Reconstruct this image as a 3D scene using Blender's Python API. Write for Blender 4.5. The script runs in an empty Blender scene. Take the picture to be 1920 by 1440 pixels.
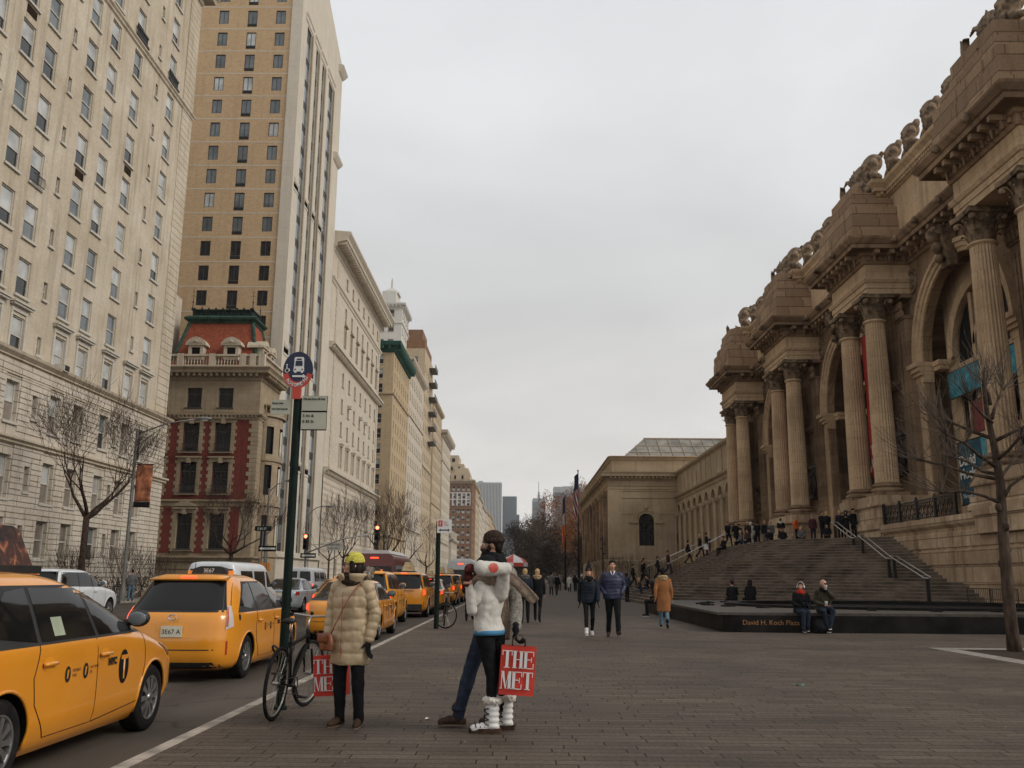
import bpy, bmesh, math, random
import numpy as np
from math import sin, cos, pi, radians, hypot, atan2, sqrt
from mathutils import Vector, Matrix, noise
random.seed(7)
S = bpy.context.scene
COL = S.collection
V = Vector

# ------------------------------------------------------------------ mesh builder
class MB:
    def __init__(s): s.v=[]; s.f=[]; s.m=[]; s.M=None; s.mi=0
    def av(s, p):
        if s.M is not None: p = s.M @ V(p)
        s.v.append((p[0],p[1],p[2])); return len(s.v)-1
    def af(s, *idx): s.f.append(tuple(idx)); s.m.append(s.mi)
    def quad(s,a,b,c,d): s.af(s.av(a),s.av(b),s.av(c),s.av(d))
    def poly(s,pts): s.af(*[s.av(p) for p in pts])
    def box(s,x0,x1,y0,y1,z0,z1):
        i=[s.av(p) for p in ((x0,y0,z0),(x1,y0,z0),(x1,y1,z0),(x0,y1,z0),(x0,y0,z1),(x1,y0,z1),(x1,y1,z1),(x0,y1,z1))]
        for q in ((0,3,2,1),(4,5,6,7),(0,1,5,4),(1,2,6,5),(2,3,7,6),(3,0,4,7)): s.af(*[i[k] for k in q])
    def prism(s,pts,f):           # pts 2D list, f(p,t)->3D t=0/1
        n=len(pts); a=[s.av(f(p,0)) for p in pts]; b=[s.av(f(p,1)) for p in pts]
        for k in range(n): s.af(a[k],a[(k+1)%n],b[(k+1)%n],b[k])
        s.af(*a[::-1]); s.af(*b)
    def tube(s,pts,rs,n=8,caps=True,flat=1.0):
        pts=[V(p) for p in pts]
        if not hasattr(rs,'__len__'): rs=[rs]*len(pts)
        rings=[]; up=None
        for k,p in enumerate(pts):
            d=(pts[min(k+1,len(pts)-1)]-pts[max(k-1,0)])
            if d.length<1e-9: d=V((0,0,1))
            d.normalize()
            if up is None: up=V((0,0,1)) if abs(d.z)<.9 else V((0,1,0))
            a=d.cross(up); 
            if a.length<1e-4: up=V((1,0,0)); a=d.cross(up)
            a.normalize(); b=a.cross(d).normalized(); up=b
            r=rs[k]
            rings.append([s.av(p+a*(cos(2*pi*j/n)*r)+b*(sin(2*pi*j/n)*r*flat)) for j in range(n)])
        for k in range(len(rings)-1):
            for j in range(n): s.af(rings[k][j],rings[k][(j+1)%n],rings[k+1][(j+1)%n],rings[k+1][j])
        if caps and n>2: s.af(*rings[0][::-1]); s.af(*rings[-1])
    def lathe(s,c,prof,n=24,sx=1,sy=1,ph=0,rf=None):
        rings=[]
        for r,z in prof:
            rings.append([s.av((c[0]+cos(ph+2*pi*j/n)*r*sx*(rf(j,n) if rf else 1),c[1]+sin(ph+2*pi*j/n)*r*sy*(rf(j,n) if rf else 1),c[2]+z)) for j in range(n)])
        for k in range(len(rings)-1):
            for j in range(n): s.af(rings[k][j],rings[k][(j+1)%n],rings[k+1][(j+1)%n],rings[k+1][j])
        s.af(*rings[0][::-1]); s.af(*rings[-1])
    def ball(s,c,r,nu=12,nv=8):
        if not hasattr(r,'__len__'): r=(r,r,r)
        rings=[]
        top=s.av((c[0],c[1],c[2]+r[2])); bot=s.av((c[0],c[1],c[2]-r[2]))
        for i in range(1,nv):
            t=pi*i/nv
            rings.append([s.av((c[0]+r[0]*sin(t)*cos(2*pi*j/nu),c[1]+r[1]*sin(t)*sin(2*pi*j/nu),c[2]+r[2]*cos(t))) for j in range(nu)])
        for j in range(nu):
            s.af(top,rings[0][j],rings[0][(j+1)%nu]); s.af(bot,rings[-1][(j+1)%nu],rings[-1][j])
        for k in range(len(rings)-1):
            for j in range(nu): s.af(rings[k][j],rings[k+1][j],rings[k+1][(j+1)%nu],rings[k][(j+1)%nu])
    def grid(s,P,wrapu=False):    # P[i][j] 3D points
        idx=[[s.av(p) for p in row] for row in P]
        for i in range(len(P)-1):
            m=len(P[i])
            for j in range(m if wrapu else m-1):
                s.af(idx[i][j],idx[i][(j+1)%m],idx[i+1][(j+1)%m],idx[i+1][j])
        return idx
    def profile(s,path,prof,closed=False):
        """sweep cornice profile [(out,z)] along plan path [(x,y)] ; outward = left-hand normal rotated (right of travel)"""
        n=len(path); rows=[]
        for k in range(n):
            p=V(path[k])
            if closed: a=V(path[k-1]); b=V(path[(k+1)%n])
            else: a=V(path[k-1]) if k>0 else None; b=V(path[k+1]) if k<n-1 else None
            ds=[]
            if a is not None: ds.append((p-a).normalized())
            if b is not None: ds.append((b-p).normalized())
            ns=[V((d.y,-d.x)) for d in ds]
            if len(ns)==2:
                m=(ns[0]+ns[1]); m/= max(.2,1+ns[0].dot(ns[1]))
            else: m=ns[0]
            rows.append([(p.x+m.x*o,p.y+m.y*o,z) for o,z in prof])
        if closed: rows.append(rows[0])
        idx=s.grid(rows)
        if not closed: s.af(*idx[0][::-1]); s.af(*idx[-1])
    def build(s,name,mats,parent=None,smooth=False,loc=None):
        me=bpy.data.meshes.new(name); me.from_pydata(s.v,[],s.f)
        if not isinstance(mats,(list,tuple)): mats=[mats]
        for m in mats: me.materials.append(m)
        if len(mats)>1: me.polygons.foreach_set('material_index',s.m)
        if smooth: me.polygons.foreach_set('use_smooth',[True]*len(me.polygons))
        me.update()
        if smooth=='auto': autosmooth(me)
        return link(name,me,parent,loc)
def autosmooth(me,ang=35):
    bm=bmesh.new(); bm.from_mesh(me); c=radians(ang)
    bmesh.ops.remove_doubles(bm,verts=bm.verts,dist=1e-5)
    bmesh.ops.recalc_face_normals(bm,faces=bm.faces)
    for e in bm.edges:
        if len(e.link_faces)==2: e.smooth = e.calc_face_angle(0)<c
    for f in bm.faces: f.smooth=True
    bm.to_mesh(me); bm.free()
def link(name,me,parent=None,loc=None,rot=None):
    o=bpy.data.objects.new(name,me); COL.objects.link(o)
    if parent is not None: o.parent=parent
    if loc is not None: o.location=loc
    if rot is not None: o.rotation_euler=rot
    return o
def tag(o,label=None,cat=None,group=None,kind=None):
    if label: o['label']=label
    if cat: o['category']=cat
    if group: o['group']=group
    if kind: o['kind']=kind
    return o
def thing(name,label,cat,loc=(0,0,0),rz=0,group=None,scale=1):
    o=bpy.data.objects.new(name,None); COL.objects.link(o); o.empty_display_size=.2
    o.location=loc; o.rotation_euler=(0,0,rz); o.scale=(scale,)*3
    return tag(o,label,cat,group)
def dup(root,loc,rz=None,label=None,group=None,scale=None):
    def cp(o,parent):
        c=o.copy(); COL.objects.link(c)
        if parent is not None: c.parent=parent
        for ch in o.children: cp(ch,c)
        return c
    r=cp(root,None); r.location=loc
    if rz is not None: r.rotation_euler=(0,0,rz)
    if label: r['label']=label
    if group: r['group']=group
    if scale: r.scale=(scale,)*3
    return r

# ------------------------------------------------------------------ materials
class NT:
    def __init__(s,m): s.t=m.node_tree; s.n=s.t.nodes; s.l=s.t.links
    def __call__(s,kind,**kw):
        nd=s.n.new('ShaderNode'+kind)
        for k,v in kw.items():
            if k in nd.inputs.keys():
                if hasattr(v,'is_output') : s.l.new(v,nd.inputs[k])
                else: nd.inputs[k].default_value=v
            elif isinstance(k,str) and k.startswith('i') and k[1:].isdigit():
                if hasattr(v,'is_output'): s.l.new(v,nd.inputs[int(k[1:])])
                else: nd.inputs[int(k[1:])].default_value=v
            else: setattr(nd,k,v)
        return nd
    def mix(s,f,a,b,mode='MIX'):
        nd=s.n.new('ShaderNodeMix'); nd.data_type='RGBA'; nd.blend_type=mode
        for sock,v in ((nd.inputs[0],f),(nd.inputs[6],a),(nd.inputs[7],b)):
            if hasattr(v,'is_output'): s.l.new(v,sock)
            else: sock.default_value = v if not isinstance(v,tuple) or len(v)==4 else (*v,1)
        return nd.outputs[2]
    def math(s,op,a,b=0,c=0,clamp=False):
        nd=s.n.new('ShaderNodeMath'); nd.operation=op; nd.use_clamp=clamp
        for k,v in enumerate((a,b,c)):
            if hasattr(v,'is_output'): s.l.new(v,nd.inputs[k])
            else: nd.inputs[k].default_value=v
        return nd.outputs[0]
    def ramp(s,f,stops):
        nd=s.n.new('ShaderNodeValToRGB'); s.l.new(f,nd.inputs[0]); e=nd.color_ramp.elements
        while len(e)<len(stops): e.new(.5)
        for k,(p,c) in enumerate(stops):
            e[k].position=p; e[k].color=(c,c,c,1) if not isinstance(c,tuple) else (*c,1)
        return nd.outputs[0]
def c3(c): return (*c,1) if len(c)==3 else c
def newmat(name):
    m=bpy.data.materials.new(name); m.use_nodes=True; t=NT(m); b=t.n['Principled BSDF']
    return m,t,b
def wcoord(t,mode='obj'):
    if mode=='world': return t('NewGeometry').outputs['Position']
    return t('TexCoord').outputs['Object']
def mat(name,col,rough=.7,metal=0,amt=.12,scale=4.,bump=0.,bscale=None,coat=0,spec=.5,world=False,emis=None,estr=0,stretch=None):
    m,t,b=newmat(name)
    co=wcoord(t,'world' if world else 'obj')
    if stretch:
        mp=t('Mapping'); t.l.new(co,mp.inputs[0]); mp.inputs['Scale'].default_value=stretch; co=mp.outputs[0]
    nz=t('TexNoise',Vector=co,Scale=scale,Detail=5.,Roughness=.6).outputs[0]
    dark=tuple(x*(1-amt*1.6) for x in col); lite=tuple(min(1,x*(1+amt)) for x in col)
    r=t.ramp(nz,[(.3,dark),(.7,lite)])
    t.l.new(r,b.inputs['Base Color']); b.inputs['Roughness'].default_value=rough; b.inputs['Metallic'].default_value=metal
    b.inputs['Coat Weight'].default_value=coat; b.inputs['Coat Roughness'].default_value=.08; b.inputs['Specular IOR Level'].default_value=spec if rough<.6 else min(spec,.15)
    if bump:
        n2=t('TexNoise',Vector=co,Scale=bscale or scale*4,Detail=4.).outputs[0]
        bp=t('Bump',Strength=min(1,bump),Distance=.01,Height=n2); t.l.new(bp.outputs[0],b.inputs['Normal'])
    if emis: b.inputs['Emission Color'].default_value=c3(emis); b.inputs['Emission Strength'].default_value=estr
    return m
def wallmat(name,col,bw=1.2,bh=.45,joint=.5,jsize=.012,var=.1,stain=.35,rough=.85,bump=.4,streak=True,tone=None):
    """masonry: u=x+y, v=z in world space"""
    m,t,b=newmat(name); P=wcoord(t,'world')
    sp=t('SeparateXYZ',Vector=P).outputs
    u=t.math('ADD',sp[0],sp[1]); cv=t('CombineXYZ',i0=u,i1=sp[2]).outputs[0]
    br=t('TexBrick',Vector=cv,Scale=1.); br.inputs['Brick Width'].default_value=bw; br.inputs['Row Height'].default_value=bh
    br.inputs['Mortar Size'].default_value=jsize; br.inputs['Mortar Smooth'].default_value=.3; br.inputs['Bias'].default_value=0
    lo=tuple(x*(1-var) for x in col); hi=tuple(min(1,x*(1+var)) for x in col)
    br.inputs['Color1'].default_value=c3(lo); br.inputs['Color2'].default_value=c3(hi); br.inputs['Mortar'].default_value=c3(tuple(x*joint for x in col))
    n1=t('TexNoise',Vector=P,Scale=.35,Detail=6.,Roughness=.65).outputs[0]
    f1=t.ramp(n1,[(.35,0.),(.7,1.)])
    dirt=tone or tuple(x*y for x,y in zip(col,(.62,.55,.46)))
    c=t.mix(t.math('MULTIPLY',f1,stain),br.outputs['Color'],dirt)
    if streak:
        mp=t('Mapping'); t.l.new(cv,mp.inputs[0]); mp.inputs['Scale'].default_value=(2.2,.12,1)
        n2=t('TexNoise',Vector=mp.outputs[0],Scale=1.,Detail=5.,Roughness=.6).outputs[0]
        f2=t.math('MULTIPLY',t.ramp(n2,[(.5,0.),(.75,1.)]),stain*.9)
        c=t.mix(f2,c,tuple(x*.45 for x in dirt))
    n3=t('TexNoise',Vector=P,Scale=9.,Detail=5.).outputs[0]
    c=t.mix(.35,c,t.mix(1.,c,t.ramp(n3,[(.25,.6),(.75,1.25)]),'MULTIPLY'))
    t.l.new(c,b.inputs['Base Color']); b.inputs['Roughness'].default_value=rough; b.inputs['Specular IOR Level'].default_value=.12
    h=t.math('ADD',t.math('MULTIPLY',br.outputs['Fac'],-1.),t.math('MULTIPLY',n3,.5))
    bp=t('Bump',Strength=bump,Distance=.02,Height=h); t.l.new(bp.outputs[0],b.inputs['Normal'])
    return m
M={}
def W(n,*a,**k): M[n]=wallmat(n,*a,**k)
def A(n,*a,**k): M[n]=mat(n,*a,**k)
W('limeA',(.58,.51,.41),1.0,.45,joint=.93,stain=.6,var=.03,bump=.15)
W('limeA_rust',(.60,.54,.46),1.9,.62,joint=.38,jsize=.03,stain=.4,var=.05,bump=.8)
W('brickB',(.17,.042,.032),.24,.08,joint=1.5,jsize=.01,stain=.3,var=.2,tone=(.1,.03,.025))
W('stoneB',(.38,.305,.215),.9,.4,joint=.7,stain=.55,var=.08)
W('roofB',(.30,.085,.048),.25,.2,joint=.6,stain=.3,var=.2,streak=False)
W('brickC',(.52,.37,.225),.3,.1,joint=1.1,jsize=.01,stain=.2,var=.1)
W('stoneC',(.60,.545,.46),1.5,.9,joint=.85,stain=.18,var=.03)
W('limeD',(.58,.515,.425),1.2,.5,joint=.88,stain=.22,var=.04)
W('limeD_rust',(.66,.58,.48),2.2,.8,joint=.4,jsize=.03,stain=.22,var=.04,bump=.7)
W('tanE',(.50,.38,.245),.4,.15,joint=1.1,jsize=.008,stain=.25,var=.08)
W('paleE',(.58,.51,.42),1.,.4,joint=.9,stain=.22,var=.05)
W('whiteF',(.62,.60,.56),1.5,.6,joint=.9,stain=.15,var=.03)
W('tanG',(.52,.42,.30),1.,.4,joint=.9,stain=.25,var=.05)
W('brownI',(.24,.135,.08),.3,.12,joint=1.2,jsize=.01,stain=.3,var=.15)
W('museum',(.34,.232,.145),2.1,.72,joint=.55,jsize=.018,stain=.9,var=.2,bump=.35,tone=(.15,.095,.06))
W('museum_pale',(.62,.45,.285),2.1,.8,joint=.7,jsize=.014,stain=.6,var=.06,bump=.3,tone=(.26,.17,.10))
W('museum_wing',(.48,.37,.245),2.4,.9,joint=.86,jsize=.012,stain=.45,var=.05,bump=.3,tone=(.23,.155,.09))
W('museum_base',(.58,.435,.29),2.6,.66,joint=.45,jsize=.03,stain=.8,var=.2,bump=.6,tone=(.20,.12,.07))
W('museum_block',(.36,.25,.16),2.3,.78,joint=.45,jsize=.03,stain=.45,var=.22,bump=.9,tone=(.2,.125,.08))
A('museum_carve',(.22,.155,.10),.85,amt=.55,scale=2.,bump=1,bscale=9)
A('statue',(.24,.175,.12),.85,amt=.7,scale=3.,bump=1,bscale=14)
A('bronze_dark',(.03,.022,.018),.5)
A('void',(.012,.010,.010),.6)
def glassmat(name,col,rough=.06,spec=.6,amt=.3,scale=.8):
    m,t,b=newmat(name); P=wcoord(t,'world')
    n=t('TexNoise',Vector=P,Scale=scale,Detail=3.).outputs[0]
    t.l.new(t.ramp(n,[(.35,tuple(x*(1-amt) for x in col)),(.65,tuple(x*(1+amt) for x in col))]),b.inputs['Base Color'])
    b.inputs['Roughness'].default_value=rough; b.inputs['Specular IOR Level'].default_value=spec
    bp=t('Bump',Strength=.06,Distance=.02,Height=t('TexNoise',Vector=P,Scale=1.4).outputs[0]); t.l.new(bp.outputs[0],b.inputs['Normal'])
    M[name]=m
glassmat('glass',(.018,.02,.022)); glassmat('glass_skylit',(.125,.14,.148)); glassmat('blind',(.42,.43,.42),.25)  # second glass is a paler copy: sky reflection put into its base colour
glassmat('curtain',(.20,.17,.14),.35); glassmat('car_glass',(.010,.010,.010),.05,.35); glassmat('car_glass_light',(.03,.032,.032),.05,.6)
A('frame_w',(.52,.49,.43),.6,amt=.1); A('frame_d',(.05,.045,.04),.5); A('frame_t',(.36,.29,.21),.7)
A('copper',(.035,.075,.058),.7,amt=.4,scale=2); A('copper_dark',(.016,.03,.026),.7,amt=.4,scale=3); A('copper_bright',(.025,.085,.065),.65,amt=.3,scale=1.5)
A('iron',(.018,.017,.017),.5,metal=.3); A('rail',(.42,.40,.37),.35,metal=.8); A('steel_pole',(.19,.185,.175),.5,metal=.4)
A('pole_green',(.005,.013,.010),.6,coat=0,spec=.2,amt=.25,scale=12)
A('bark',(.050,.032,.024),.95,amt=.5,scale=9,bump=1,bscale=30); A('bark_young',(.075,.052,.038),.95,amt=.5,scale=8,bump=1,bscale=30,stretch=(1,1,.3))
A('twig',(.066,.042,.032),.9,amt=.4); A('twig_tip',(.12,.09,.07),.8,amt=.3)
A('taxi',(.72,.275,.018),.25,amt=.06,scale=1.5,coat=.8); A('taxi_dull',(.75,.30,.02),.35,amt=.08,scale=1.5,coat=.5)
A('white_paint',(.62,.64,.66),.35,amt=.06,coat=.4); A('red_paint',(.15,.018,.015),.35,coat=.5); A('silver_paint',(.42,.46,.49),.3,coat=.5,metal=.2)
A('plastic',(.016,.016,.017),.55,amt=.3); A('rubber',(.014,.013,.013),.85,amt=.4,scale=12); A('rim',(.42,.42,.42),.3,metal=.85,amt=.15)
A('chrome',(.6,.6,.6),.15,metal=1); A('lens_red',(.42,.03,.02),.15,coat=.6,spec=.8); A('lens_clear',(.55,.5,.48),.12,coat=.6)
A('lamp_red',(.8,.03,.01),.3,emis=(1,.06,.02),estr=3); A('lamp_amber',(.75,.22,.03),.3,emis=(1,.3,.05),estr=.25); A('lamp_red_dim',(.6,.03,.01),.3,emis=(1,.08,.02),estr=1.2)
A('lamp_hot',(1,.3,.2),.3,emis=(1,.13,.06),estr=7)
A('black',(.008,.008,.008),.6,amt=.2); A('white',(.68,.67,.65),.6,amt=.05); A('cream',(.62,.58,.46),.6,amt=.06); A('ink',(.02,.02,.02),.6)
A('sign_blue',(.006,.012,.045),.45,amt=.1); A('sign_red',(.50,.05,.03),.5,amt=.1); A('sign_green',(.40,.40,.32),.5,amt=.06)
A('met_red',(.56,.055,.04),.6,amt=.08,scale=3,bump=.2,bscale=6); A('banner_red',(.36,.035,.03),.75,amt=.12,bump=.3)
A('banner_orange',(.50,.19,.10),.75,amt=.5,scale=1.6); A('orange_sig',(.72,.24,.03),.5)
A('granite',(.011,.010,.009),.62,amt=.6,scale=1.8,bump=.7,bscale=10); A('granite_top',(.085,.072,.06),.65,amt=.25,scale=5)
A('gold_text',(.34,.17,.08),.6); A('step',(.125,.097,.073),.85,amt=.45,scale=.9,bump=.3,world=True); A('step_edge',(.21,.165,.12),.8,amt=.3,scale=2,world=True)
A('skin',(.50,.27,.18),.5,amt=.06); A('skin_tan',(.30,.155,.10),.5,amt=.08)
A('hair_dark',(.016,.010,.008),.6,amt=.4,scale=30,stretch=(1,1,.2)); A('hair_red',(.30,.10,.03),.55,amt=.4,scale=30,stretch=(1,1,.2)); A('hair_brown',(.09,.045,.025),.6,amt=.4,scale=30); A('hair_blond',(.50,.33,.17),.6,amt=.35,scale=30)
A('tan_coat',(.44,.335,.205),.5,amt=.12,scale=5,bump=.3,bscale=22); A('white_coat',(.55,.525,.48),.62,amt=.06,scale=6,bump=.5,bscale=20); A('grey_knit',(.25,.23,.20),.9,amt=.35,scale=40,bump=1,bscale=90)
A('black_cloth',(.010,.010,.012),.85,amt=.3,scale=8,bump=.4,bscale=30); A('jeans',(.022,.030,.048),.85,amt=.4,scale=7,bump=.5,bscale=40); A('jeans_light',(.11,.17,.22),.85,amt=.25,scale=7)
A('navy',(.018,.022,.060),.55,amt=.25,scale=7); A('dark_teal',(.012,.018,.028),.6,amt=.3); A('brown_coat',(.30,.125,.045),.7,amt=.15,bump=.4); A('fur_tan',(.45,.32,.18),.95,amt=.4,scale=25,bump=1,bscale=50)
A('fur_white',(.66,.62,.56),.95,amt=.15,scale=25,bump=1,bscale=60); A('fur_grey',(.26,.21,.17),.95,amt=.6,scale=35,bump=1,bscale=60)
A('yellow_knit',(.56,.50,.09),.9,amt=.25,scale=40,bump=1,bscale=70); A('brown_knit',(.045,.030,.022),.95,amt=.5,scale=50,bump=1,bscale=80); A('leather',(.24,.075,.03),.5,amt=.3,scale=8,bump=.4)
A('boot_brown',(.055,.032,.020),.6,amt=.4,scale=10,bump=.4); A('sole',(.15,.11,.08),.8); A('scarf_tan',(.24,.18,.135),.95,amt=.25,scale=20,bump=1,bscale=60); A('blue_belt',(.06,.21,.37),.7)
A('red_knit',(.50,.035,.02),.9,amt=.25,scale=30,bump=.6); A('orange_coat',(.62,.10,.02),.7); A('olive',(.055,.047,.03),.8,amt=.4); A('maroon',(.07,.02,.03),.8); A('dk_brown',(.05,.028,.018),.8,amt=.3); A('grey_cloth',(.12,.12,.12),.85,amt=.3)
A('mitten',(.10,.022,.018),.9,amt=.6,scale=25); A('teal_glass',(.02,.19,.15),.3)
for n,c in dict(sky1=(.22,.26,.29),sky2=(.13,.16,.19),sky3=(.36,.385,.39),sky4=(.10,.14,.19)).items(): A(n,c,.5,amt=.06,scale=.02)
PEO=dict(blk='black_cloth')
def serif_text(mb,word,x0,z0,h,cw,y,rot=None):
    """didone capitals from thick and thin strokes; mb gets thin slabs facing -y"""
    th=.004
    def r(a,b,c,d): mb.box(a,b,y-th,y,c,d)
    def pl(pts): mb.prism(pts,lambda p,t:(p[0],y-th*t,p[1]))
    x=x0; k=h
    for ch in word:
        w=cw; T=.17*h; t=.045*h; s=.10*h
        if ch=='T': r(x,x+w,z0+h-t,z0+h); r(x+w/2-T/2,x+w/2+T/2,z0,z0+h-t); r(x+w/2-T,x+w/2+T,z0,z0+t); r(x,x+t,z0+h-.28*h,z0+h-t); r(x+w-t,x+w,z0+h-.28*h,z0+h-t)
        elif ch=='H':
            for q in (x+.04*w,x+w-T-.04*w): r(q,q+T,z0,z0+h); r(q-s*.5,q+T+s*.5,z0,z0+t); r(q-s*.5,q+T+s*.5,z0+h-t,z0+h)
            r(x+T,x+w-T,z0+h*.48,z0+h*.48+t)
        elif ch=='E':
            r(x+.05*w,x+.05*w+T,z0,z0+h); r(x,x+w,z0,z0+t); r(x,x+w,z0+h-t,z0+h); r(x+T,x+w*.8,z0+h*.5,z0+h*.5+t)
            r(x+w-t,x+w,z0,z0+.3*h); r(x+w-t,x+w,z0+.72*h,z0+h); r(x+w*.8-t,x+w*.8,z0+.38*h,z0+.66*h)
        elif ch=='M':
            r(x+.04*w,x+.04*w+t,z0,z0+h); r(x+w-T,x+w,z0,z0+h); r(x-s*.4,x+s,z0,z0+t); r(x+w-T-s*.4,x+w+s*.4,z0,z0+t)
            pl([(x,z0+h),(x+T,z0+h),(x+w*.52,z0+.12*h),(x+w*.46,z0)]); pl([(x+w-T,z0+h),(x+w-T+t,z0+h),(x+w*.53,z0),(x+w*.48,z0)])
        x+=w*(1.08)
_fonts={}
def text_obj(s,size,ex,material,parent,loc,rot,name='lettering',align='LEFT',sx=1,bold=0):
    c=bpy.data.curves.new('t','FONT'); c.body=s; c.size=size; c.extrude=ex; c.align_x=align; c.resolution_u=3; c.offset=bold
    o=bpy.data.objects.new('t',c); COL.objects.link(o)
    dg=bpy.context.evaluated_depsgraph_get(); me=bpy.data.meshes.new_from_object(o.evaluated_get(dg))
    bpy.data.objects.remove(o); bpy.data.curves.remove(c)
    if sx!=1: me.transform(Matrix.Diagonal((sx,1,1,1)))
    me.materials.clear(); me.materials.append(material)
    return link(name,me,parent,loc,rot)
# ------------------------------------------------------------------ camera, sky, sun
def make_camera():
    f,vx,vy,roll,h=1700.,975.,1083.,.0070,1.40
    a,b=vx-960,vy-720; c,s=cos(roll),sin(roll)
    x0=a*c+b*s; y0=a*s-b*c
    th=atan2(-y0,f); psi=atan2(x0/f*cos(th),1.)
    sp,cp,st,ct=sin(psi),cos(psi),sin(th),cos(th)
    r0=V((cp,sp,0)); u0=V((sp*st,-cp*st,ct)); fw=V((-sp*ct,cp*ct,st))
    r=c*r0+s*u0; u=-s*r0+c*u0
    cd=bpy.data.cameras.new('camera'); cd.sensor_width=36; cd.sensor_fit='HORIZONTAL'; cd.lens=f/1920*36
    cd.clip_start=.1; cd.clip_end=9000
    o=bpy.data.objects.new('camera',cd); COL.objects.link(o)
    m=Matrix((r,u,-fw)).transposed().to_4x4(); m.translation=V((0,0,h)); o.matrix_world=m
    S.camera=o
make_camera()
SUN_EL,SUN_AZ=radians(34),radians(106)   # azimuth clockwise from +Y
def make_world():
    w=bpy.data.worlds.new('World'); S.world=w; w.use_nodes=True; t=NT(w); t.n.clear()
    out=t('OutputWorld'); bg=t('Background')
    sky=t('TexSky'); sky.sky_type='NISHITA'; sky.sun_disc=False; sky.sun_elevation=SUN_EL; sky.sun_rotation=SUN_AZ; sky.dust_density=4; sky.air_density=1
    hs=t('HueSaturation',Color=sky.outputs[0]); hs.inputs['Saturation'].default_value=.12
    d=t('TexCoord').outputs['Generated']; z=t('SeparateXYZ',Vector=d).outputs[2]
    # layered stratus: brighter towards the zenith, soft darker bands lower down
    zc=t.math('MAXIMUM',z,.04)
    sx=t('SeparateXYZ',Vector=d).outputs
    cl=t('CombineXYZ',i0=t.math('DIVIDE',sx[0],t.math('ADD',zc,.25)),i1=t.math('DIVIDE',sx[1],t.math('ADD',zc,.25)),i2=z).outputs[0]
    n1=t('TexNoise',Vector=cl,Scale=1.5,Detail=7.,Roughness=.52,Distortion=.5).outputs[0]
    n2=t('TexNoise',Vector=cl,Scale=.45,Detail=3.,Roughness=.5).outputs[0]
    base=t.ramp(z,[(0.,(.80,.765,.71)),(.10,(.75,.73,.70)),(.28,(.64,.64,.64)),(.50,(.72,.735,.75)),(.75,(.60,.61,.63)),(1.,(.52,.53,.55))])
    cr=t.n.new('ShaderNodeMapRange'); t.l.new(n1,cr.inputs[0]); cr.inputs[1].default_value=.25; cr.inputs[2].default_value=.75; cr.inputs[3].default_value=.88; cr.inputs[4].default_value=1.11
    cr2=t.n.new('ShaderNodeMapRange'); t.l.new(n2,cr2.inputs[0]); cr2.inputs[1].default_value=.3; cr2.inputs[2].default_value=.7; cr2.inputs[3].default_value=.92; cr2.inputs[4].default_value=1.08
    k=t.math('MULTIPLY',cr.outputs[0],cr2.outputs[0])
    # fully overcast high up is brighter
    zz=t.math('MULTIPLY_ADD',t.ramp(z,[(.5,0.),(.9,1.)]),.15,1.)
    kk=t.math('MULTIPLY',k,zz)
    cv=t('CombineXYZ',i0=kk,i1=kk,i2=kk).outputs[0]
    cloud=t.mix(1.,base,cv,'MULTIPLY')
    add=t.mix(1.,cloud,t.mix(1.,hs.outputs[0],(.006,.006,.006),'MULTIPLY'),'ADD')
    t.l.new(add,bg.inputs[0]); bg.inputs[1].default_value=1.; t.l.new(bg.outputs[0],out.inputs[0])
make_world()
sd=bpy.data.lights.new('sun','SUN'); sd.energy=1.7; sd.angle=radians(25); sd.color=(1,.93,.82)
so=bpy.data.objects.new('sun',sd); COL.objects.link(so)
so.rotation_euler=V((sin(SUN_AZ)*cos(SUN_EL),cos(SUN_AZ)*cos(SUN_EL),sin(SUN_EL))).to_track_quat('Z','Y').to_euler()
vs=S.view_settings; vs.view_transform='Standard'; vs.look='None'; vs.exposure=0; vs.gamma=1
S.cycles.max_bounces=6; S.cycles.diffuse_bounces=3; S.cycles.glossy_bounces=3; S.cycles.transmission_bounces=2; S.cycles.volume_bounces=0
S.cycles.use_denoising=True; S.cycles.sample_clamp_indirect=4

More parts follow.
